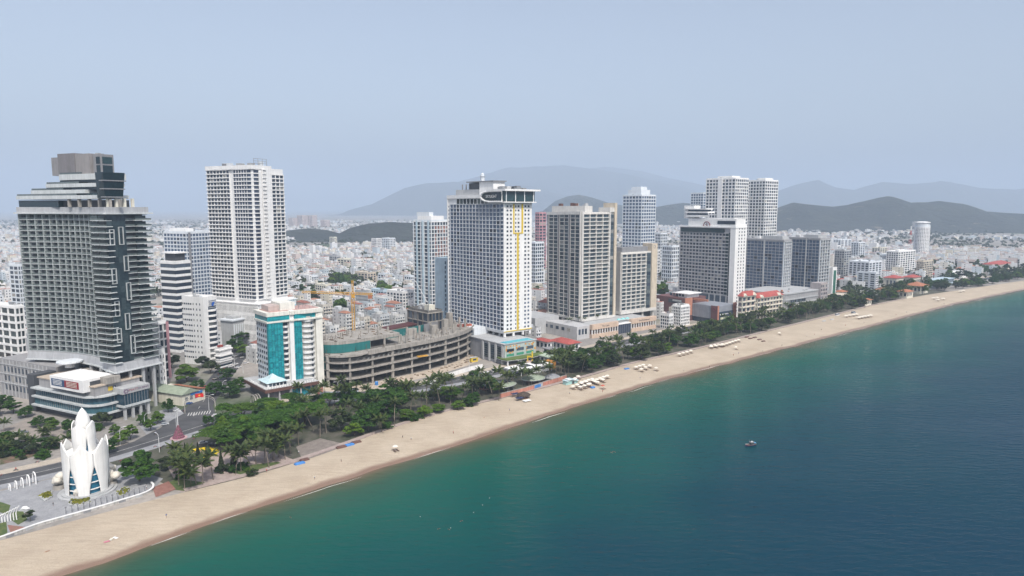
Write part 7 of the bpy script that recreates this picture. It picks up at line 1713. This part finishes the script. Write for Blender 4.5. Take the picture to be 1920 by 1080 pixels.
for a in [((262,903),8.5,12,'tree',0),((420,836),12,10.5,'umb',2),((468,822),12,11.5,'umb',0),((520,812),13,12,'umb',1),((572,797),11,12,'umb',0),((455,790),9,10,'umb',2),((510,785),9,10,'umb',2),((640,806),7,11,'tree',6),((690,808),8.5,13,'tree',0),((722,792),8,12,'tree',1),((700,775),9,13,'tree',2),((745,772),8,12,'tree',1),((725,757),8,11,'tree',3),((665,818),5,7,'tree',4),((762,788),5,6,'tree',5),((795,782),5,6,'tree',5),((822,774),4.5,5,'tree',5),((858,768),4.5,5,'tree',4),((885,760),5.5,7.5,'tree',0),((350,716),9,11,'tree',4),((322,690),7,11,'tree',6),((305,690),6,10,'tree',6),((372,735),5,8,'tree',0),((404,742),6,9,'tree',0),((432,745),6.5,9,'tree',0),((425,715),6,9,'tree',1),((445,735),6,9,'tree',0),((395,700),6,9,'tree',6),((410,680),6,9,'tree',0),((440,660),9,11,'tree',0),((452,645),8,11,'tree',1),((455,668),6,9,'tree',4),((380,690),6,9,'tree',6),((245,824),4.2,7.5,'tree',4),((283,808),3.6,6.5,'tree',5),((296,795),4,6.5,'tree',4),((268,797),3.4,6.5,'tree',0),((222,835),3.6,6,'tree',4),((205,850),4,7,'tree',0),((215,815),3,5,'tree',4),((316,772),4,7,'tree',0),((390,800),3.2,6,'tree',0),((190,800),5,8,'tree',6),((8,765),6,8,'tree',0),((25,775),5,7,'tree',1),((48,782),4.5,6,'tree',0),((-15,780),6,8,'tree',6),((70,800),4,5.5,'tree',0),((100,806),4,5.5,'tree',4),((130,812),4,6,'tree',0),((15,835),5,7,'tree',0),((40,845),5,6,'tree',6),((80,842),4.5,5.5,'tree',1),((-10,850),6,7,'tree',0),((62,850),4,5,'tree',6),((100,838),4,5,'tree',0),((315,880),4,6,'tree',6),((890,712),5,6.5,'tree',1),((900,718),4,5,'tree',0),((1010,672),4,6,'tree',0),((1025,672),4,6,'tree',1),((1085,690),8,11,'tree',0),((1100,680),8,11,'tree',1),((1070,682),7,10,'tree',2),((1120,690),7,10,'tree',0),((1140,682),7,10,'tree',3)]:
    P_(tree, a[0], a[1], a[2], a[3], a[4])
for i in range(70):   # the dense park canopy between the teal hotel and the beach restaurant
    px_x = random.uniform(400, 935); t_ = random.random()
    lo = 848-(px_x-430)*.22; hi = 775-(px_x-430)*.13
    py_ = lo+(hi-lo)*t_
    if px_x > 760 and t_ > .3: continue
    if 545 < px_x < 660 and t_ < .38: continue
    r_ = random.uniform(4.5,7.5)
    P_(tree, (px_x, py_), r_, random.uniform(7.5,11.5), random.choice(('tree','tree','umb')), random.choice((0,1,2,3,4,6)))
for px_ in [(372,866),(388,874),(415,880),(438,872),(348,866)]: P_(tree, px_, 1.9, 9.5, 'cyp')
for i in range(46):   # hedges and shrubs left of the lotus tower and by the restaurant
    px_ = random.choice([(random.uniform(0,110), random.uniform(838,862)), (random.uniform(60,190), random.uniform(788,818)), (random.uniform(0,40), random.uniform(800,860)), (random.uniform(320,560), random.uniform(872,898)), (random.uniform(620,900), random.uniform(760,790)-0)])
    s_ = random.uniform(1.2,3); 
    if px_[0] > 600: px_ = (px_[0], 812-(px_[0]-700)*.27 - random.uniform(0,12))
    P_(tree, px_, s_*1.25, s_*1.5, 'bush')
pal = [(335,910),(346,918),(358,915),(368,908),(380,910),(400,900),(330,895),(442,890),(452,885),(480,872),(497,868),(512,862),(522,858),(545,850),(505,878),(535,862),(470,880),(600,820),(612,812),(628,806),(588,810),(655,792),(670,790),(560,836),(545,838),(605,765),(625,762),(650,760),(670,755),(690,750),(560,762),(580,765),(610,752),(640,748),(790,772),(800,758),(812,750),(825,762),(835,748),(845,757),(856,745),(866,752),(876,742),(886,748),(850,735),(870,732),(830,738),(815,740),(795,748),(900,742),(912,738),(925,748),(780,760),(770,775),(935,752),(955,735),(968,728),(980,722),(992,725),(1005,716),(1018,712),(1030,718),(1042,704),(1052,700),(1035,690),(985,712),(960,718),(945,720),(900,727),(1060,690),(20,850),(5,846),(22,838),(37,838),(52,838),(66,840),(8,812),(88,822),(74,826),(112,842),(125,838),(540,820),(575,790),(700,780),(740,800),(715,810),(770,745),(760,752),(745,745)]
for px_ in pal:
    low = px_[0] < 140; P_(palm, px_, random.uniform(4,6) if low else random.uniform(7.5,12.5), random.uniform(.9,1.1) if low else random.uniform(1.1,1.5))
for i in range(12):
    px_x = random.choice((random.uniform(318,352), random.uniform(428,575), random.uniform(428,575))); py_ = 905-(px_x-330)*.19-random.uniform(0,42); P_(palm, (px_x,py_), random.uniform(6,10.5), random.uniform(1.1,1.4))
# the belt of trees along the beach road towards the right
belt = [p for p in bkm if gp(1075,716)[0] < p[0] < 1050]; belt = resample(belt, 700); random.shuffle(list(range(3)))
order = list(range(700))*2; random.shuffle(order)
for i in order:
    p = belt[i]; f = i/700
    if random.random() > (.62 if f < .55 else .34): continue
    off = random.uniform(4, 42 if f < .55 else 34); q = p - SEA*off + np.array((.75,.66))*random.uniform(-3,3)
    if np.min(np.hypot(*(MP-q).T)) < 8: continue
    nb, npm = len(TREES.get(('tree','beach'),[])), len(PALMS['beach'])
    if (random.random() < (.50 if f < .35 else .40 if f < .6 else .06) and npm < 285) : palm(q[0], q[1], random.uniform(8,13), random.uniform(1.0,1.35), 13)
    elif nb < 298: tree(q[0], q[1], random.uniform(4.8,7.4), random.uniform(8,13), 'tree', random.choice((0,1,2,3,6,7,6,7,4)))
label_t = {'tree':'# broadleaf tree from the left, counting along the beach park','umb':'# wide umbrella-crowned tree from the left beside the palms','cyp':'# dark cypress from the left beside the round flower bed','bush':'# low shrub from the left in the park beds','far':'# leafy tree from the left among the town houses'}
# trees in town, placed where the photo shows green
for (cx, cy2, n, sx, sy) in [(643,538,26,17,15),(625,562,12,16,8),(700,500,8,25,6),(660,520,6,15,6),(735,555,9,25,5),(1240,560,10,12,12),(1005,520,8,8,20),(1010,560,6,8,15),(590,570,6,15,6),(860,440,3,10,3),(250,600,5,10,10),(1690,545,14,30,4),(1770,520,18,40,7),(1850,510,14,40,6),(610,600,6,12,4),(560,560,4,10,8),(1440,560,2,6,4),(770,600,4,10,6),(640,590,6,12,5),(1640,540,6,14,4)]:
    for i in range(n):
        x, y = gp(random.gauss(cx,sx*.6), max(432, random.gauss(cy2,sy*.6)))
        if any(abs((x-f[0])*f[2][0]+(y-f[1])*f[2][1]) < f[4]-2 and abs((x-f[0])*f[3][0]+(y-f[1])*f[3][1]) < f[5]-2 for f in FOOT): continue
        tree(x, y, random.uniform(5,9), random.uniform(11,17), 'far', grp='town'); FOOT.append((x,y,(1,0),(0,1),4,4))
GN = {'tree':'broadleaf trees of the beach park','umb':'umbrella-crowned trees','cyp':'cypresses','bush':'park shrubs','far':'trees among the town houses'}
for (kd, grp), L_ in TREES.items(): label_row(L_, label_t[kd], GN[kd])
for grp, L_ in PALMS.items(): label_row(L_, '# coconut palm from the left, counting along the seafront', 'coconut palms along the seafront')
# bare frangipani on the plaza
x, y = gp(57, 977); S = thing('frangipani_tree', 'nearly bare grey frangipani tree on the lotus plaza', 'tree', (x,y,.16)); m_ = MB(); r = random.Random(6)
def br(p, d, L_, rad, n):
    q = p+d*L_; m_.tube([p, q], [rad, rad*.7], 5)
    if n:
        for i in range(3): a = r.uniform(0,6.28); br(q, (d+Vector((math.cos(a)*.75, math.sin(a)*.75, .15))).normalized(), L_*.72, rad*.62, n-1)
br(Vector((0,0,0)), Vector((0,0,1)), 1.5, .22, 4); obj('trunk', m_, paint('pale_bark',(0.28,0.26,0.23)), S); link('crown', CRX[1], S, (0,0,2.0), 0, (2.4,2.4,1.6))

# ------------------------------------------------------------------ the town: rows of narrow houses
def inland(x, y):
    d = (bkm[:,0]-x)**2+(bkm[:,1]-y)**2; i = int(np.argmin(d)); return (x-bkm[i,0])*-SEA[0]+(y-bkm[i,1])*-SEA[1]
FA = np.array([(f[0],f[1],f[2][0],f[2][1],f[3][0],f[3][1],f[4],f[5]) for f in FOOT])
def free(x, y, pad):
    dx, dy = x-FA[:,0], y-FA[:,1]
    if ((np.abs(dx*FA[:,2]+dy*FA[:,3]) < FA[:,6]+pad) & (np.abs(dx*FA[:,4]+dy*FA[:,5]) < FA[:,7]+pad)).any(): return False
    return np.min(np.hypot(SP[:,0]-x, SP[:,1]-y)) > 14+pad*.5
rg = random.Random(77); HS = []
TH = R(50); e1 = (math.cos(TH), math.sin(TH)); e2 = (-math.sin(TH), math.cos(TH))
v = -1400
while v < 2600:
    u = -1200
    wob = 5*math.sin(v*.013)
    while u < 2600:
        wd = rg.choice((4.5,5,5,6,7,8,9,12)); dp = rg.uniform(11,17)
        x, y = e1[0]*(u+wob)+e2[0]*v, e1[1]*(u+wob)+e2[1]*v; u += wd+.25+(7.5 if rg.random() < .05 else 0)
        if not (330 < y < 1750) or abs(x/y) > .82: continue
        if mnoise.noise(Vector((x*.006, y*.006, 2))) > .36 or rg.random() < .08: continue
        il = inland(x, y)
        if il < (76 if y < 900 else 62) or y < 485: continue
        jm = int(np.argmin((MP[:,0]-x)**2+(MP[:,1]-y)**2)); dm = (x-MP[jm,0])*-SEA[0]+(y-MP[jm,1])*-SEA[1]
        if dm < (24 if y > 700 else 42): continue
        pq = pix(x,y)[0]
        if (250 < pq < 480 and y < 560) or (1000 < pq < 1085 and y < 700): continue
        if not free(x, y, 5): continue
        h = rg.choice((1,2,2,3,3,3,4,4,5,6))*3.4+.8
        if rg.random() < .025: h *= 1.7
        HS.append((x, y, wd/2, dp/2, h, rg.random(), rg.random()))
    v += rg.choice((17,17.5,18,26))
HS.sort(key=lambda q: math.hypot(q[0], q[1]))
pal_w = [(0.70,0.71,0.71),(0.68,0.69,0.70),(0.60,0.63,0.66),(0.65,0.62,0.56),(0.50,0.57,0.62),(0.56,0.48,0.45),(0.42,0.43,0.44),(0.62,0.58,0.49)]
cn_w = ['white','white','off-white','cream','pale blue','pinkish','grey','yellowish']
hw = [paint('house_wall_%d'%i, c, .85, .28) for i, c in enumerate(pal_w)]
rf_c = [(0.40,0.40,0.40),(0.52,0.50,0.47),(0.33,0.14,0.11),(0.40,0.20,0.14),(0.30,0.34,0.36),(0.60,0.59,0.57)]; rn_c = ['grey flat roof','pale flat roof','red roof','orange roof','blue-grey roof','white flat roof']
hr = [paint('house_roof_%d'%i, c, .85, .3) for i, c in enumerate(rf_c)]
def visible_first(L_):
    return L_
IND = [q for q in HS if math.hypot(q[0],q[1]) < 2000][:290]; REST = HS[290:]
_hm = {}
def hwin(wd, me_h): 
    k = (round(wd,1), me_h)
    if k not in _hm: _hm[k] = MB().box(-wd/2,wd/2,-.06,.0,0,me_h).mesh('window', win)
    return _hm[k]
def wpick(a): return 0 if a < .30 else 1 if a < .5 else 2 if a < .62 else 3 if a < .74 else 4 if a < .82 else 5 if a < .88 else 6 if a < .95 else 7
def rpick(a): return 0 if a < .25 else 1 if a < .44 else 2 if a < .58 else 3 if a < .70 else 4 if a < .8 else 5
HOBJ = {}
for i, (x, y, a, b_, h, r1, r2) in enumerate(IND):
    wi, ri = wpick(r1), rpick(r2); S = thing('town_house', None, 'house', (x,y,0), rz=TH)
    HOBJ.setdefault((wi if wi else 1, ri), []).append((S, h))
    obj('wall', MB().box(-a,a,-b_,b_,0,h), hw[wi], S)
    if ri in (2,3): 
        k = min(a,b_); obj('roof', MB().add([(-a-.4,-b_-.4,h),(a+.4,-b_-.4,h),(a+.4,b_+.4,h),(-a-.4,b_+.4,h),(0,-b_+k,h+k*.55),(0,b_-k,h+k*.55)], [(0,1,4),(1,2,5,4),(2,3,5),(3,0,4,5),(3,2,1,0)]), hr[ri], S)
    else:
        m_ = MB(); t_ = .22
        for q in ((-a,a,-b_,-b_+t_),(-a,a,b_-t_,b_),(-a,-a+t_,-b_+t_,b_-t_),(a-t_,a,-b_+t_,b_-t_)): m_.box(*q,h,h+1.0)
        obj('parapet', m_, hw[wi], S); obj('roof', MB().box(-a+t_,a-t_,-b_+t_,b_-t_,h-.1,h+.15), hr[ri], S)
        obj('stair_room', MB().box(-a*.6,a*.5,b_*.1,b_*.6,h+.16,h+2.8), hw[(wi+1)%3], S)
        if r1*10 % 1 < .6: obj('water_tank', MB().lathe([(.7,h+.16),(.7,h+1.7),(.2,h+1.9)], 8, a*.2, -b_*.4), steel, S)
    nf = max(1,int(h/3.4)); nb = max(1,int(a*2/2.6))
    for f in range(nf):
        for k in range(nb):
            link('window', hwin(min(1.5,a*2/nb*.6),1.5), S, (-a+(k+.5)*2*a/nb, -b_-.01, f*3.4+1.1))
        if r2 < .7 and f: link('balcony', _hm.setdefault(('bal',round(a,1),wi), MB().box(-a*.95,a*.95,-1.0,0,0,.9).mesh('balcony', hw[wi])), S, (0,-b_-.01,f*3.4-.1))
        for k in range(2): link('window', hwin(1.1,1.3), S, (-a-.01, -b_*.5+k*b_, f*3.4+1.2), -math.pi/2)
        for k in range(2): link('window', hwin(1.1,1.3), S, (a+.01, -b_*.5+k*b_, f*3.4+1.2), math.pi/2)
for (wi, ri), L_ in HOBJ.items():
    label_row([o for o,_ in L_], '# '+cn_w[wi]+' town house with '+rn_c[ri]+' from the left in the nearer streets', cn_w[wi]+' houses with '+rn_c[ri]+' in the nearer streets')
# everything farther off is one mass
def island_pal(name, cols, rough=.85):
    m, t, b = nodes_of(name); c = ramp(t, rnd(t), [(i/len(cols), q) for i, q in enumerate(cols)], 'CONSTANT'); c = mixc(t, 1.0, c, ramp(t, noise(t, .35, 3), [(.3,.8),(.7,1.02)]), 'MULTIPLY'); t.links.new(c, b.inputs['Base Color']); b.inputs['Roughness'].default_value = rough; return m
MW = island_pal('far_house_walls', [pal_w[i] for i in (0,1,2,0,3,4,1,5,6,0,7,2)]); MR = island_pal('far_house_roofs', [rf_c[i] for i in (0,1,2,4,3,1,0,2,4,1,3,5)])
def boxes(A, ang):
    "A: n x (x,y,hx,hy,z0,z1) -> vertices and 5 faces each"
    c, s = np.cos(ang), np.sin(ang); n = len(A); sx = np.array((-1,1,1,-1,-1,1,1,-1)); sy = np.array((-1,-1,1,1,-1,-1,1,1)); up = np.array((0,0,0,0,1,1,1,1))
    lx = A[:,2:3]*sx; ly = A[:,3:4]*sy; c = np.reshape(c,(-1,1)); s = np.reshape(s,(-1,1))
    V = np.stack([A[:,0:1]+lx*c-ly*s, A[:,1:2]+lx*s+ly*c, np.where(up, A[:,5:6], A[:,4:5])], 2).reshape(-1,3)
    Fq = np.array([(4,5,6,7),(0,1,5,4),(1,2,6,5),(2,3,7,6),(3,0,4,7)])[None]+np.arange(n)[:,None,None]*8
    return V, Fq.reshape(-1,4)
G = np.random.default_rng(5)
far = []
N_far = 26000; yy = 1700*np.exp(G.random(N_far)*np.log(6500/1700)); xx = yy*G.uniform(-.85,.85,N_far)
for x, y in zip(xx, yy):
    k = mnoise.noise(Vector((x*.0016, y*.0016, 7)))+.5*mnoise.noise(Vector((x*.005, y*.005, 3)))
    if k < -.12 + max(0,(y-3000)/9000): continue
    if 1.02*y*.62 - 120 < x and y > 2700: continue
    if abs(y-2450) < 260 and col(550)*y < x < col(905)*y: continue
    if inland(x, y) < 60: continue
    far.append((x, y, G.uniform(4,9), G.uniform(5,11), 0, G.choice((4,7,7,10,10,14)) * (2.2 if G.random() < .02 else 1)))
A1 = np.array([(q[0],q[1],q[2],q[3],0,q[4]) for q in REST]+far); ANG = np.r_[np.full(len(REST),TH), TH+G.normal(0,.3,len(far))]
V1, F1 = boxes(A1, ANG); n1 = len(F1)
A2 = A1.copy(); A2[:,2] -= .25; A2[:,3] -= .25; A2[:,4] = A1[:,5]+.02; A2[:,5] = A1[:,5]+.3; V2, F2 = boxes(A2, ANG)
sel = G.random(len(A1)) < .55; A3 = A1[sel].copy(); A3[:,2] *= .45; A3[:,3] *= .3; A3[:,4] = A3[:,5]+.31; A3[:,5] += 2.8; V3, F3 = boxes(A3, ANG[sel])
# window openings as thin dark boxes proud of the walls, nearer houses only
wb = []; wa = []
for (x, y, a, b_, h, r1, r2) in REST:
    if y > 1350: continue
    c, s = math.cos(TH), math.sin(TH)
    for f in range(max(1,int(h/3.4))):
        nb = max(1,int(a*2/3))
        for k in range(nb): lx, ly = -a+(k+.5)*2*a/nb, -b_-.03; wb.append((x+lx*c-ly*s, y+lx*s+ly*c, .65, .05, f*3.4+1.1, f*3.4+2.6))
        for sd in (-1,1):
            lx, ly = sd*(a+.03), (r1-.5)*b_; wb.append((x+lx*c-ly*s, y+lx*s+ly*c, .05, .7, f*3.4+1.2, f*3.4+2.5))
V4, F4 = boxes(np.array(wb), np.full(len(wb),TH))
o_ = 0; FF = []; VV = []
for V_, F_ in ((V1,F1),(V2,F2),(V3,F3),(V4,F4)): VV.append(V_); FF.append(F_+o_); o_ += len(V_)
me = npmesh('distant_houses', np.vstack(VV), np.vstack(FF), [MW, MR, win])
mi = np.r_[np.zeros(len(F1)), np.ones(len(F2)), np.zeros(len(F3)), np.full(len(F4),2)].astype(np.int32); me.polygons.foreach_set('material_index', mi)
tag(link('distant_houses', me), 'dense pale town houses spreading to the hazy plain', 'houses', kind='stuff')
# distant greenery
tr = []
NT = 13000; yy = 900*np.exp(G.random(NT)*np.log(6500/900)); xx = yy*G.uniform(-.85,.85,NT)
for x, y in zip(xx, yy):
    k = mnoise.noise(Vector((x*.0016, y*.0016, 7)))+.5*mnoise.noise(Vector((x*.005, y*.005, 3)))
    if y > 1700 and k > .12 and G.random() < .75: continue
    if y < 1700 and G.random() < .45: continue
    il = inland(x, y)
    if il < 30 or (y < 1700 and not free(x, y, 2)): continue
    tr.append((x, y, G.uniform(5,9.5) if y < 1700 else G.uniform(2.5,6.5)*(1.2 if y > 2500 else 1)))
T_ = np.array(tr); K = 34; n = len(T_)
D = G.normal(size=(n,K,3)); D /= np.linalg.norm(D,axis=2)[...,None]; D[...,2] = np.abs(D[...,2]); P = T_[:,None,:2].repeat(K,1); rr_ = T_[:,2][:,None]
P3 = np.concatenate([P, np.zeros((n,K,1))], 2) + D*rr_[...,None]*np.array((1,1,1.1))*G.uniform(.7,1,(n,K,1)); P3[...,2] += rr_*.85
t1 = G.normal(size=(n,K,3)); t1 /= np.linalg.norm(t1,axis=2)[...,None]; t2 = np.cross(D, t1); s = rr_[...,None]*.34
V5 = np.stack([P3-t1*s, P3-t2*s, P3+t1*s, P3+t2*s], 2).reshape(-1,3)
tag(link('distant_trees', npmesh('distant_trees', V5, np.arange(len(V5)).reshape(-1,4), leafC)), 'far-off tree crowns scattered through the town', 'trees', kind='stuff')
# palms planted on the terraces of the beige hotel podium
for (px_, py_, z_) in [(1062,607,10.8),(1072,606,10.8),(1084,604,10.8),(1094,606,10.8),(1120,600,10.8),(1130,598,10.8),(1143,596,10.8),(1152,592,10.8),(1172,588,10.8),(1196,586,10.8),(1208,583,10.8),(1220,580,10.8)]:
    x, y = gp(px_, py_, z_); o = palm(x, y, 4.2, .75, 11, 'terrace'); o.location.z = z_
label_row(PALMS['terrace'], '# potted palm from the left on the beige hotel terrace', 'palms on the hotel terrace')
